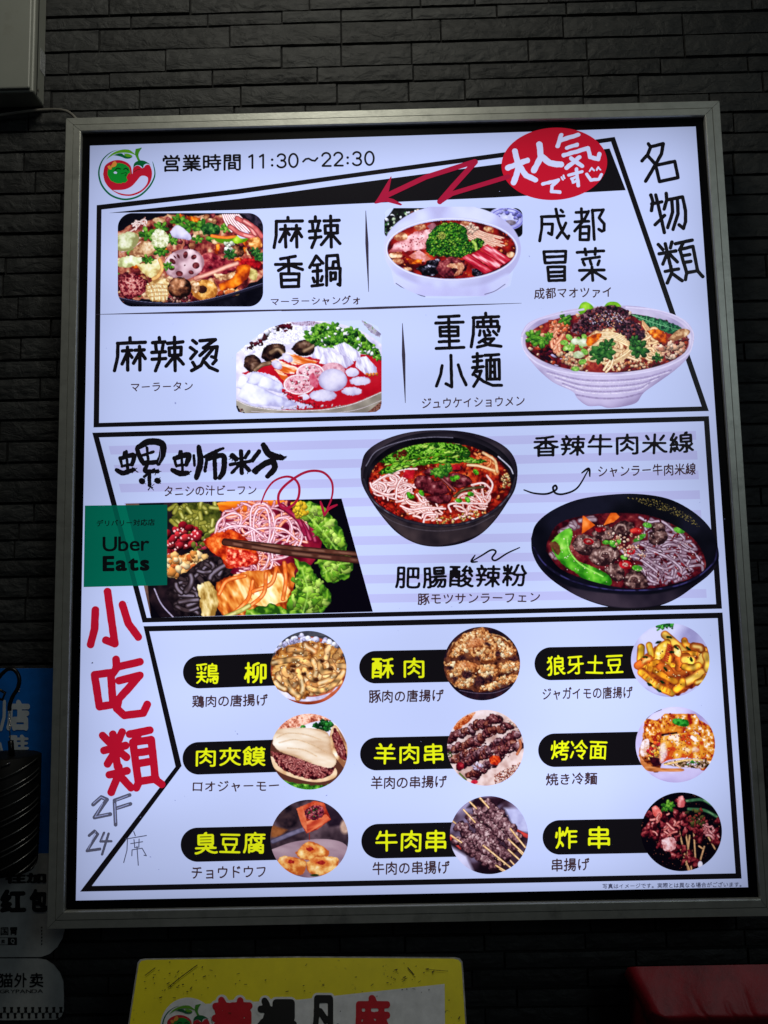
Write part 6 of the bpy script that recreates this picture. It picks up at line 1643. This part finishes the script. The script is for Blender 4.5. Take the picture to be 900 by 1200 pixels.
def food_cold_noodle():
    p, m = disc((735, 820, 7.5), 423, 395, 349, 333, (190, 184, 226))
    p.fill(m, [(160, 146, 200), (190, 180, 226), (208, 204, 244)], sc=160, lit=.2, edge=.2, ew=30)
    p.stroke([(165, 170), (220, 120), (300, 85)], 5, (60, 50, 60), (140, 130, 170))
    E_ = [(150, 20, 20), (206, 110, 20), (232, 160, 50), (246, 236, 236)]
    p.fill(('c', [(100, 470), (130, 360), (160, 180), (250, 180), (300, 200), (300, 560), (250, 640), (140, 560)]), [(60, 12, 10), (150, 66, 20), (206, 126, 50), (226, 170, 110)], sc=26, warp=8)
    p.fill(('c', [(640, 180), (720, 230), (790, 330), (790, 480), (740, 590), (640, 610), (620, 400)]), E_, sc=22, con=2.4, edge=.4, warp=4)
    p.fill(('c', [(150, 185), (250, 180), (300, 200), (290, 330), (230, 380), (160, 320)]), E_, sc=20, con=2.8, edge=.3, warp=5)
    p.fill(('c', [(110, 460), (130, 370), (190, 350), (180, 470), (130, 500)]), [(206, 150, 110), (226, 206, 206), (236, 228, 240)], sc=14, con=2, warp=4)
    p.dots(('c', [(170, 460), (240, 380), (290, 380), (280, 480), (210, 520)]), 70, (8, 20), [(226, 90, 30), (240, 170, 40), (190, 30, 40), (250, 200, 110)], seed=3, jag=.4)
    p.fill(('c', [(110, 480), (180, 570), (300, 600), (480, 605), (480, 630), (300, 632), (180, 625), (120, 560)]), [(110, 50, 20), (190, 110, 50), (222, 150, 90)], sc=20, ang=4, asp=5)
    p.fill(('c', [(190, 500), (300, 520), (300, 570), (230, 580)]), [(30, 8, 16), (70, 16, 26)], sc=14)
    top = ('p', [(300, 150), (330, 122), (600, 125), (650, 200), (660, 290), (600, 290), (300, 305), (298, 200)])
    p.fill(top, E_, sc=40, con=2.3, edge=.25, ew=8, warp=2)
    p.dots(top, 60, (3, 8), [(196, 40, 30), (226, 120, 20), (150, 10, 30), (246, 240, 246), (240, 170, 60)], seed=4, jag=.5)
    p.fill(('p', [(300, 300), (440, 282), (440, 300), (330, 312), (300, 330)]), [(30, 8, 10), (60, 20, 14)], sc=14)
    front = ('p', [(295, 325), (420, 300), (600, 278), (660, 340), (700, 500), (640, 520), (480, 510), (360, 530), (300, 560), (285, 540)])
    p.fill(front, [(196, 60, 20), (222, 140, 30), (236, 170, 60), (244, 224, 206)], sc=44, con=2.6, edge=.1, warp=3)
    p.dots(front, 110, (3, 8), [(190, 30, 30), (214, 80, 20), (226, 150, 40), (160, 20, 30), (246, 236, 236), (240, 180, 80)], seed=5, jag=.5)
    p.fill(('c', [(290, 400), (330, 380), (350, 480), (310, 550), (288, 540)]), [(206, 190, 200), (240, 236, 244)], sc=9, con=2.4, warp=8, soft=5, op=.8)
    p.fill(('e', 600, 440, 30, 26), [(226, 190, 160), (250, 240, 236)], sc=14, warp=10, soft=4, op=.8); p.fill(('e', 590, 345, 40, 18, 30), [(240, 220, 206), (250, 246, 246)], sc=9, warp=10)
    p.fill(('c', [(300, 565), (400, 535), (500, 520), (640, 525), (690, 520), (720, 580), (640, 605), (540, 595), (440, 590)]), [(40, 30, 10), (110, 80, 40), (190, 150, 130), (226, 214, 226)], sc=12, con=2.6, warp=4)
    p.stroke([(330, 570), (420, 550), (530, 530), (660, 530)], 7, (240, 206, 130), (200, 140, 60)); p.stroke([(420, 560), (470, 600)], 6, (230, 190, 150), (180, 120, 80), smooth=False)
    p.dots(('e', 570, 560, 50, 20), 16, (6, 14), [(50, 140, 40), (90, 180, 60), (206, 190, 220)], seed=8)
    p.fill(('c', [(400, 170), (440, 165), (530, 180), (540, 230), (480, 235), (400, 205)]), [(16, 90, 20), (40, 150, 40), (90, 190, 70)], sc=20, edge=.3, warp=5)
    p.finish([m], 'dish_photo', 5, 'round photo of grilled cold noodle rolls with red sauce')


def food_tofu():
    p, m = disc('l', 665, 257, 187, 187, (60, 44, 50))
    p.fill(m, [(40, 28, 34), (80, 62, 68), (120, 96, 104)], sc=50, con=2)
    p.fill(('e', 560, 150, 60, 60), [(20, 14, 20), (50, 36, 40), (70, 50, 50)], sc=30, soft=8); p.fill(('p', [(480, 190), (560, 215), (520, 250), (480, 250)]), [(120, 66, 30), (160, 96, 50)], sc=20, soft=5)
    p.stroke([(490, 270), (600, 225), (690, 195)], 12, (110, 104, 130), (50, 44, 60)); p.fill(('p', [(690, 70), (800, 90), (850, 190), (760, 200)]), [(30, 20, 30), (56, 40, 50)], sc=40, soft=6)
    p.fill(('e', 835, 200, 22, 34), [(176, 140, 120), (210, 180, 160)], sc=20, soft=5)
    p.fill(('c', [(480, 310), (600, 270), (760, 260), (850, 300), (840, 420), (680, 450), (520, 420)]), [(110, 84, 100), (146, 116, 130), (176, 150, 160)], sc=40, ang=10, asp=4)
    TF = [(190, 90, 30), (226, 150, 70), (240, 190, 110), (250, 226, 170)]
    p.fill(('p', [(603, 112), (690, 75), (735, 85), (768, 165), (700, 215), (650, 232), (628, 190)]), [(140, 30, 16), (200, 74, 40), (226, 120, 76)], sc=24, edge=.2, warp=2)
    p.fill(('p', [(603, 112), (632, 102), (650, 160), (655, 230), (628, 190)]), [(206, 90, 50), (236, 140, 90)], sc=20, warp=2); p.fill(('p', [(650, 175), (745, 140), (768, 165), (655, 232)]), [(176, 50, 30), (216, 96, 56), (236, 140, 90)], sc=14, ang=-25, asp=4, warp=2)
    p.fill(('c', [(640, 120), (690, 95), (725, 105), (738, 140), (700, 165), (655, 160)]), [(30, 10, 20), (90, 24, 40), (150, 50, 60), (190, 96, 100)], sc=7, con=2.6, warp=5)
    p.dots(('e', 690, 130, 40, 26), 34, (3, 7), [(50, 90, 40), (150, 60, 80), (90, 20, 40), (200, 120, 120)], seed=2)
    p.stroke([(665, 232), (665, 262)], 2, (150, 40, 20), (110, 20, 20), smooth=False)
    for q in ([(597, 325), (665, 270), (752, 310), (750, 345), (690, 362), (620, 352)], [(512, 360), (540, 340), (610, 350), (650, 370), (630, 430), (560, 420), (520, 395)], [(650, 370), (700, 345), (790, 345), (806, 370), (780, 420), (700, 435), (655, 410)]):
        p.fill(('c', q), TF, sc=20, edge=.45, ew=8, warp=3, lit=.4)
    for x, y, a, b in ((668, 305, 40, 17), (578, 365, 36, 16), (720, 370, 46, 16)):
        p.fill(('e', x, y, a, b, 10), [(206, 90, 30), (236, 150, 70)], sc=10, soft=5); p.fill(('e', x, y + 2, a * .45, b * .6), [(140, 20, 16), (190, 50, 40)], sc=7, warp=4)
    p.fill(('e', 690, 432, 20, 6), [(20, 40, 16), (50, 80, 30)], sc=8)
    p.finish([m], 'dish_photo', 5, 'round photo of fried tofu blocks with chilli')


def skewers(p, segs, ramp, stick, rad=14, seed=1):
    r_ = random.Random(seed)
    for a, b in segs: p.stroke([a, b], 4.2, stick, (110, 70, 40), (246, 220, 176), smooth=False)
    for a, b in segs:
        n = int(math.dist(a, b) / (rad * .95))
        for i in range(n):
            t = .16 + .66 * i / max(n - 1, 1)
            p.fill(('e', a[0] + (b[0] - a[0]) * t + r_.uniform(-4, 4), a[1] + (b[1] - a[1]) * t + r_.uniform(-4, 4), rad * r_.uniform(1.0, 1.5), rad * r_.uniform(.6, 1.0), r_.uniform(0, 180)), ramp, sc=9, edge=.65, ew=4, warp=4, con=1.7, lit=.9)


def food_beefskewer():
    p, m = disc('m', 667, 240, 187.5, 187, (60, 44, 60))
    p.fill(m, [(24, 14, 20), (60, 40, 52), (150, 140, 176)], sc=80, con=2.4)
    p.fill(('p', [(740, 110), (860, 110), (860, 230), (790, 220)]), [(150, 150, 196), (196, 200, 236)], sc=40, soft=8); p.fill(('p', [(480, 290), (560, 340), (600, 430), (500, 380)]), [(176, 170, 206), (206, 206, 240)], sc=40, soft=8)
    p.stroke([(770, 205), (850, 245)], 10, (196, 60, 50), (130, 30, 30), smooth=False); p.stroke([(480, 250), (530, 300)], 9, (190, 60, 50), (120, 30, 30), smooth=False)
    p.fill(('p', [(600, 60), (760, 60), (700, 110), (560, 110)]), [(24, 14, 20), (50, 24, 34)], sc=20, soft=6)
    BM = [(34, 16, 22), (92, 54, 60), (140, 102, 106), (206, 178, 180)]
    skewers(p, [((545, 118), (800, 395)), ((575, 80), (830, 335)), ((622, 62), (845, 300)), ((485, 240), (745, 420)), ((478, 160), (740, 380))], BM, (222, 180, 120), 27, 4)
    p.dots(('c', [(500, 180), (600, 100), (740, 110), (800, 190), (760, 320), (700, 400), (600, 340)]), 90, (2.4, 5), [(120, 80, 84), (60, 30, 38), (176, 140, 140), (90, 50, 60), (206, 176, 170)], seed=5, jag=.5)
    for a, b in (((545, 118), (600, 178)), ((625, 62), (665, 108)), ((575, 80), (606, 112)), ((770, 210), (840, 298)), ((640, 290), (770, 395)), ((485, 242), (535, 275)), ((760, 260), (835, 330)), ((760, 310), (815, 360)), ((700, 385), (745, 412))): p.stroke([a, b], 4.5, (232, 190, 130), (120, 76, 44), (250, 226, 180), smooth=False)
    p.finish([m], 'dish_photo', 5, 'round photo of charred beef skewers on bamboo sticks')


def food_fried():
    p, m = disc('n', 574, 176, 152.5, 148.5, (12, 10, 14))
    p.dots(m, 200, (.8, 2), [(110, 50, 40), (150, 90, 60), (60, 30, 30)], seed=1, lit=0, edge=0)
    for q in ([(590, 60), (650, 55), (690, 75)], [(600, 90), (660, 95), (710, 120)]): p.stroke(q, 6, (60, 110, 70), (20, 50, 30), (130, 170, 120))
    for a, b in (((560, 150), (600, 320)), ((590, 180), (612, 318)), ((605, 190), (592, 300)), ((570, 240), (606, 322)), ((640, 230), (655, 240)), ((660, 232), (640, 300)), ((620, 170), (628, 300)), ((650, 150), (700, 240))): p.stroke([a, b], 3.4, (206, 160, 110), (110, 66, 40), smooth=False)
    RM = [(44, 6, 14), (110, 24, 34), (166, 66, 66), (230, 160, 156)]
    r_ = random.Random(3)
    for (x0, y0, x1, y1, n) in ((440, 110, 470, 190, 9), (470, 90, 520, 200, 16), (540, 60, 590, 190, 22), (490, 190, 560, 240, 12), (540, 240, 590, 290, 8), (610, 110, 640, 200, 9), (645, 130, 715, 220, 14), (600, 240, 640, 300, 6), (500, 120, 560, 180, 10)):
        for i in range(int(n * .8)): p.fill(('e', r_.uniform(x0, x1), r_.uniform(y0, y1), r_.uniform(14, 26), r_.uniform(8, 12), r_.uniform(0, 180)), RM, sc=10, edge=.5, ew=4, warp=6, con=1.6, lit=.9)
    p.fill(('c', [(462, 85), (480, 78), (500, 105), (495, 125), (470, 115)]), [(206, 70, 60), (236, 130, 120), (250, 200, 190)], sc=14, edge=.4); p.fill(('c', [(562, 45), (580, 42), (585, 80), (560, 80)]), [(200, 90, 90), (236, 160, 160), (250, 210, 206)], sc=14, edge=.4)
    p.fill(('c', [(500, 205), (540, 195), (555, 230), (530, 250), (505, 240)]), [(150, 60, 60), (222, 160, 160), (246, 220, 226)], sc=10, warp=4)
    p.sprig(522, 80, 26, GRN, seed=3)
    p.dots(('c', [(590, 95), (660, 90), (660, 150), (610, 160)]), 40, (4, 9), [(90, 90, 40), (60, 60, 30), (140, 50, 40)], seed=6, jag=.5)
    p.noodles(('c', [(650, 140), (715, 150), (720, 210), (660, 200)]), 22, 3, (190, 110, 110), (90, 30, 40), (236, 190, 190), L=50, seed=7)
    p.noodles(('e', 510, 150, 60, 50), 20, 3, (206, 110, 100), (90, 20, 30), (246, 190, 180), L=40, seed=8)
    p.fill(('e', 645, 300, 9, 14), WHT, sc=10)
    p.finish([m], 'dish_photo', 5, 'round photo of mixed fried skewers on black')


for f_ in (food_hotpot, food_broccoli, food_malatang, food_chongqing, food_snail, food_beef, food_chang, food_chicken, food_pork, food_potato,
           food_burger, food_lamb, food_cold_noodle, food_tofu, food_beefskewer, food_fried):
    f_()
# ------------------------------------------------------------ everything round the sign
def PP(px, py, p0, n):
    px = np.asarray(px, float); py = np.asarray(py, float)
    d = np.stack([(px - 450) / FPX, -(py - 600) / FPX, -np.ones_like(px)], -1) @ _R.T
    t = ((np.asarray(p0) - CAM) @ np.asarray(n)) / (d @ np.asarray(n))
    return CAM + d * t[..., None]


# ---- cream equipment box high on the left
bx, _, bz = P(53, 127, WALL - .002)
ty = [abs(P(37, 108, y_)[0] - bx) for y_ in np.arange(-.3, WALL, .002)]
by = float(np.arange(-.3, WALL, .002)[int(np.argmin(ty))])
x0, z1 = bx - .42, bz + .42
eb = empty('equipment_box', (bx, WALL, bz))
tag(eb, 'cream metal equipment box on the dark stone wall, above left of the lit menu sign', 'box')
mb = MB(); mb.box(x0, bx - .0, by + .006, WALL - .006, bz, z1); mb.build('body', M['boxwhite'], eb, bevel=.003)
mb = MB(); mb.box(x0, bx - .004, by, by + .0055, bz + .003, z1); mb.build('front_cover', M['boxwhite'], eb, bevel=.0025)
ym = by + (WALL - by) * .30
mb = MB(); mb.box(bx + .0002, bx + .0012, ym, ym + .0016, bz + .002, z1); mb.build('seam', M['mortar'], eb)
mb = MB(); mb.box(bx + .0002, bx + .0007, by + (WALL - by) * .52, by + (WALL - by) * .86, bz + .055, bz + .095)
lab = mb.build('data_label', surf('grey_label', (.36, .37, .38), .5, 0, .8, 420), eb)
mb = MB(); mb.tube([(bx, by + .022, bz + .014), (bx + .0014, by + .022, bz + .014)], .0022, 12); mb.build('screw', M['cable'], eb)

cb = MB()
cb.tube([P(a, b, y_) for a, b, y_ in [(v[0], v[1], d) for v, d in zip(catmull([(-30, 140), (20, 132), (50, 129), (72, 129), (84, 134), (93, 146), (100, 165)], 5), np.linspace(WALL - .014, WALL - .02, 31))]], .0026, 10)
o = cb.build('cable', M['cable'], None, smooth=True)
tag(o, 'thin grey cable running from the cream box to behind the menu sign', 'cable')

# ---- delivery posters on the wall, lower left
WY = WALL - 0.0085
wp = lambda V, layer: P(V[:, 0], V[:, 1], WY - 0.0003 * layer)


def backing(name, pts, parent, mat):
    f = [P(a, b, WY + .0004) for a, b in pts]; b_ = [p + np.array([0, .0016, 0]) for p in f]
    m = MB(); m.prism(f, b_); return m.build(name, mat, parent)


CR['u'] = (0, 770, 10.0); CR['v'] = (0, 1020, 6.6667)
PAPER = (196, 198, 194); PBLK = (14, 14, 14)
po1 = empty('blue_poster', P(20, 1000, WY)); tag(po1, 'blue and white delivery poster half hidden behind the left edge of the menu sign', 'poster')
A1 = [(-120, 783.5), (62.5, 783.0), (66, 880), (70, 960), (75, 1060), (75.7, 1090), (73, 1100), (67, 1110), (58, 1118), (48, 1121.5), (-120, 1122.2)]
backing('card', A1, po1, surf('card_edge', (.3, .3, .3), .7))
sh = Sheet(True); sh.poly(A1, PAPER); sh.poly([(-120, 783.5), (62.5, 783), (66, 880), (70, 1000), (-120, 1000)], (16, 112, 206)); sh.build('poster_sheet', 1, M['poster'], po1, wp)
sh = Sheet()
text('u', '店', (75, 500, 862), (352, 500, 862), (205, 212, 218), sh, pen=.088)
text('u', '驻', (98, 912, 1095), (338, 908, 1090), (205, 212, 218), sh, pen=.088)
strokes('u', [([(52, 520), (48, 700), (10, 850)], 18), ([(0, 1010), (22, 1100)], 14), ([(205, 310), (236, 308)], 5), ([(205, 340), (234, 340)], 5), ([(208, 370), (234, 372)], 5), ([(205, 400), (230, 400)], 5)], 18, (205, 212, 218), sh)
sh.build('white_lettering', 4, M['poster'], po1, wp, label='white lettering 店 over 驻')
sh = Sheet()
text('v', '红', (0, 150, 330), (205, 148, 326), PBLK, sh, pen=.088); text('v', '包', (232, 146, 328), (372, 146, 325), PBLK, sh, pen=.088)
text('v', '往加', (40, 20, 105), (362, 15, 100), PBLK, sh, pen=.088)
text('v', '国胃', (5, 446, 508), (134, 442, 506), PBLK, sh, pen=.05)
sh.poly(tr('v', [(62, 524), (132, 524), (132, 583), (62, 583)]), PBLK); sh.poly(tr('v', [(-20, 524), (62, 524), (62, 528), (-20, 528)]), PBLK); sh.poly(tr('v', [(-20, 579), (62, 579), (62, 583), (-20, 583)]), PBLK)
text('v', '卖', (8, 540, 570), (40, 540, 570), PBLK, sh, pen=.05)
for k in range(6): sh.poly(tr('v', [(321, 440 + k * 26), (331, 440 + k * 26), (331, 452 + k * 26), (321, 452 + k * 26)]), PBLK)
sh.build('black_lettering', 4, M['poster'], po1, wp, label='black lettering 红包 and small print')
sh = Sheet(); text('v', 'Q', (84, 534, 574), (114, 534, 574), PAPER, sh, pen=.02, mono=False); sh.build('search_mark', 6, M['poster'], po1, wp)

po2 = empty('checkered_poster', P(20, 1195, WY)); tag(po2, 'white rounded delivery poster with black lettering above a black and white checkered strip', 'poster')
A2 = [(-120, 1123.4), (44, 1123.2), (54, 1125), (63, 1131), (70, 1140), (74, 1150), (74.8, 1165), (74.6, 1184), (72, 1191), (66, 1195), (-120, 1197)]
backing('card', A2, po2, surf('card_edge_b', (.3, .3, .3), .7))
sh = Sheet(); sh.poly(A2, PAPER); sh.build('poster_sheet', 1, M['poster'], po2, wp)
sh = Sheet()
text('v', '猫外卖', (-8, 802, 917), (340, 798, 914), PBLK, sh, pen=.048)
text('v', 'GRYPANDA', (-2, 932, 960), (336, 928, 956), PBLK, sh, pen=.005, mono=False)
sh.build('black_lettering', 3, M['poster'], po2, wp, label='black lettering in two lines')
sh = Sheet()
for k in range(-6, 9):
    a = 22 + 55 * k
    sh.poly(tr('v', [(a, 1068), (a + 27, 1067), (a + 22, 1090), (a + 27, 1112), (a, 1113), (a + 5, 1090)]), PBLK)
    sh.poly(tr('v', [(a + 27, 1113), (a + 54, 1112), (a + 49, 1135), (a + 52, 1156), (a + 30, 1157), (a + 32, 1135)]), PBLK)
sh.build('checker_strip', 3, M['poster'], po2, wp)

# ---- black pleated bundle on a cord in front of the blue poster
ub = empty('pleated_bundle', P(4, 950, .02)); tag(ub, 'glossy black pleated bundle hanging in front of the blue poster', 'bundle')
cx_, _, zt_ = P(4, 884, .02); zb_ = P(4, 1020, .02)[2]; rad_ = .055
mb = MB(); N = 40
prof = [(-.002, .72), (.004, .93), (.012, 1.0), (.5, 1.0), (.93, .97), (1.0, .86)]
V = []
for f_, r_ in [(0, .0)] + [(max(a, 0), b) for a, b in prof] + [(1, 0)]:
    for j in range(N):
        q = 2 * math.pi * j / N; rr = rad_ * (r_ + (.008 * math.sin(q * 9) if r_ > .5 else 0))
        V.append((cx_ + rr * math.cos(q), .02 + rr * math.sin(q) * .8, zt_ + (zb_ - zt_) * f_ + (.004 if r_ == 0 and f_ == 0 else 0)))
mb.v = V; nr = len(prof) + 2
mb.f = [(i * N + j, i * N + (j + 1) % N, (i + 1) * N + (j + 1) % N, (i + 1) * N + j) for i in range(nr - 1) for j in range(N)]
mb.build('cover', surf('matt_black_nylon', (.005, .005, .005), .55, 0, .3, 30, spec=.12), ub, smooth=True)
Hh = zt_ - zb_
ridge_m = surf('glossy_black_piping', (.03, .03, .03), .25, 0, .2, 30, spec=1.0)
for k in range(-5, 11):
    for s_, (a0, a1) in enumerate((( -2.9, -1.25), (-1.25, -.05))):
        pts = []
        for t in np.linspace(0, 1, 12):
            a = a0 + (a1 - a0) * t
            z = zt_ - Hh * (.085 * k + (.42 * t if s_ == 0 else .42 - .15 * t)) - .004 * math.sin(k * 2.1)
            if zb_ + .003 < z < zt_ - .004: pts.append((cx_ + rad_ * 1.01 * math.cos(a), .02 + rad_ * .81 * math.sin(a), z))
        if len(pts) > 2: m = MB(); m.tube(pts, .0012, 6); m.build('pleat_ridge', ridge_m, ub, smooth=True)
m = MB(); fz = P(12.5, 868, .0); fe = P(12.5, 884, .0); m.tube([(fz[0], 0, fz[2]), (fe[0], .004, fe[2] - .006)], .0042, 12); m.build('ferrule', M['blackmetal'], ub, smooth=True)
cdm = MB(); cdm.tube([P(a, b, .0) for a, b in catmull([(-30, 800), (-8, 800), (2, 790), (10, 784), (18, 786), (22.5, 795), (21, 806), (15, 816), (11.5, 826), (11, 833)], 4)], .0030, 10)
o = empty('hanging_cord', P(10, 790, 0)); tag(o, 'black cord looping down from the left, carrying a short metal chain and the pleated bundle', 'cord')
cdm.build('cord_loop', M['blackmetal'], o, smooth=True)
m = MB(); m.tube([P(-20, 812, .01), P(-4, 806, .0), P(6, 812, .0), P(3, 820, .0), P(-6, 818, .0)], .0022, 8); m.build('knot', M['blackmetal'], o, smooth=True)
for k in range(5):
    c = P(11.3, 836 + k * 4, 0); m = MB(); an_ = np.linspace(0, 2 * math.pi, 11)
    e1 = np.array([1, 0, 0]) if k % 2 else np.array([.3, 1, 0])
    m.tube([c + e1 * .0012 * math.cos(a) + np.array([0, 0, .0028]) * math.sin(a) for a in an_], .0005, 5); m.build('chain_link', M['chain'], o, smooth=True)
m = MB(); m.tube([P(11.4, 855, 0), P(12, 869, 0)], .0009, 6); m.build('wire', M['blackmetal'], o, smooth=True)

# ---- yellow street board under the sign
TILT = math.radians(34)
nb_ = np.array([0, -math.cos(TILT), math.sin(TILT)]); p0 = P(350, 1122, -.05)
yb = empty('street_board', P(350, 1200, -.1)); tag(yb, 'scuffed yellow street board with red and black lettering, standing below the menu sign', 'signboard')
O3 = [(154, 1205), (159.5, 1138), (161, 1128), (164, 1124.2), (170, 1123), (350, 1120.5), (533, 1121.5), (539, 1123), (542, 1127), (543, 1138), (546, 1205)]
ext = [PP(a, b, p0, nb_) for a, b in O3]
dn = np.array([0, -math.sin(TILT), -math.cos(TILT)]) * .5
ext[0] = ext[0] + dn; ext[-1] = ext[-1] + dn
bkk = [p - nb_ * .018 for p in ext]
m = MB(); m.prism([p - nb_ * .0008 for p in ext], bkk); m.build('edge_frame', surf('scuffed_rim', (.30, .30, .29), .6, 0, .6, 60), yb)
bp_ = lambda V, layer: PP(V[:, 0], V[:, 1], p0 + nb_ * .0003 * np.mean(layer), nb_) if np.isscalar(layer) else PP(V[:, 0], V[:, 1], p0, nb_) + nb_[None] * (.0003 * np.asarray(layer))[:, None]
inner_ = [(a + (1.6 if a < 200 else -1.6 if a > 500 else 0), b + (1.8 if b < 1200 else 0)) for a, b in O3]
ymat = surf('yellow_enamel', (.86, .74, .008), .45, 0, .08, 25, dirt=((.12, .10, .01), 75, .64, .72))
me_pts = [PP(a, b, p0 + nb_ * .0003, nb_) for a, b in inner_]; me_pts[0] = me_pts[0] + dn * .97; me_pts[-1] = me_pts[-1] + dn * .97
m = MB(); m.v = [tuple(p) for p in me_pts]; m.f = [tuple(range(len(me_pts)))]; m.build('yellow_face', ymat, yb)
YW = (222, 224, 222)
sh = Sheet(); q = [(521, 1153), (522, 1262), (205, 1262), (205, 1178), (350, 1171.5)]; sh.poly(q, YW); sh.build('white_wedge', 2, M['poster'], yb, bp_)
TB = [('辣', 248, 296, 1168, 1221, (196, 14, 34)), ('裸', 301, 348, 1169, 1222, (12, 12, 14)), ('凡', 362, 400, 1166, 1221, (12, 12, 14)), ('麻', 414, 458, 1166, 1221, (196, 14, 34))]
sh = Sheet(); sh2 = Sheet()
for ch, a, b, c, d, col in TB:
    text('0', ch, (a - 2.5, c - 2.5, d + 2), (b + 2.5, c - 2.5, d + 2), YW, sh, pen=.15)
    text('0', ch, (a, c, d), (b, c, d), col, sh2, pen=.076)
sh.build('lettering_edge', 4, M['poster'], yb, bp_); sh2.build('lettering', 6, M['poster'], yb, bp_, label='large red and black lettering with a white edge')
CR['LB'] = (181, 1165, 11.2)
sh = Sheet(); an_ = np.linspace(0, 2 * math.pi, 50, endpoint=False); sh.poly([(181 + 39.5 + 32.5 * math.cos(a), 1165 + 38 + 34 * math.sin(a)) for a in an_], YW); sh.build('logo_ground', 3, M['poster'], yb, bp_)
logo_build('LB', dict(ring=(0, 98, 66), red=(190, 20, 40), white=YW, face=(12, 130, 44)), 4, M['poster'], yb, bp_)
sh = Sheet(); r_ = random.Random(8)
for k in range(90):
    x, y_ = r_.choice([(r_.uniform(165, 540), r_.uniform(1125, 1200)), (r_.gauss(215, 25), r_.gauss(1150, 10)), (r_.gauss(470, 20), r_.gauss(1145, 8))])
    if not (164 < x < 541 and 1124 < y_ < 1203): continue
    a = r_.uniform(-1.2, .2); L_ = r_.choice([.4, .6, 1.2, 3]) 
    strokes('0', [([(x, y_), (x + L_ * math.cos(a), y_ + L_ * math.sin(a))], r_.uniform(.25, .6))], .4, (56, 50, 14), sh, rough=.3, rs=2)
strokes('0', [([(197, 1157), (212, 1145), (231, 1131)], .5), ([(170, 1143), (182, 1134)], .4), ([(478, 1134), (485, 1142)], .6), ([(500, 1136), (525, 1138)], .3)], .5, (50, 44, 12), sh, rough=.4, rs=1)
sh.build('scratch_mark', 9, M['poster'], yb, bp_)
for k in range(2):   # legs of the stand, below the frame
    m = MB(); c = PP(200 + 300 * k, 1205, p0 - nb_ * .03, nb_) + dn; m.box(c[0] - .012, c[0] + .012, c[1] - .01, c[1] + .01, c[2] - .25, c[2] + .02); m.build('leg', M['blackmetal'], yb)

# ---- red vinyl crate lid, bottom right corner
TR_ = math.radians(30)
nr_ = np.array([-.05, -math.cos(TR_), math.sin(TR_)]); nr_ = nr_ / np.linalg.norm(nr_); q0 = P(820, 1131, -.02)
rc = empty('red_crate', P(860, 1200, 0)); tag(rc, 'dark red vinyl crate with a creased lid in the bottom right corner', 'crate')
NX, NY = 90, 22
V = []; F = []
cr_ = [.22, .36, .46, .60, .74, .86, .95]
for j in range(NY + 1):
    v = j / NY
    for i in range(NX + 1):
        u = i / NX
        xl = 736 + 34 * v + (10 * max(0, v - .82) / .18 * max(0, v - .82) / .18 * 1.2); xr = 1010
        px = xl + (xr - xl) * u; py = (1133 - 5 * u) + (1196 - 2 * u - 1133 + 5 * u) * v
        h = 0
        for k, c in enumerate(cr_):
            d = abs(u - c - .012 * v); top = (.45, .6, .3, .62, .5, .7, .4)[k]
            if v > top: h -= .0035 * (v - top) / (1 - top) * max(0, 1 - d / .012)
        h += .0016 * math.sin(u * 23 + 2 * v) * v - .010 * max(0, (v - .93) / .07) ** 2 - .006 * max(0, 1 - u / .03) ** 2
        V.append(tuple(PP(px, py, q0, nr_) + nr_ * h))
for j in range(NY):
    for i in range(NX):
        a = j * (NX + 1) + i; F.append((a, a + NX + 1, a + NX + 2, a + 1))
ring = [j * (NX + 1) for j in range(NY + 1)] + [NY * (NX + 1) + i for i in range(1, NX + 1)]
n = len(V)
for k in ring: V.append(tuple(np.array(V[k]) - nr_ * .03 + np.array([0, 0, -.006])))
for a in range(len(ring) - 1): F.append((ring[a], n + a, n + a + 1, ring[a + 1]))
me = bpy.data.meshes.new('lid'); me.from_pydata(V, [], F); me.materials.append(M['redvinyl']); me.polygons.foreach_set('use_smooth', [True] * len(F)); link('lid', me, rc)
m = MB(); a = P(741, 1140, .03); b = P(1010, 1140, .03)
m.box(a[0] + .004, b[0], .0, .075, a[2] - .5, a[2] - .012); m.build('body', surf('dark_red_side', (.16, .006, .012), .5, 0, .3, 14), rc, bevel=.006)
a = P(775, 1106, .06);
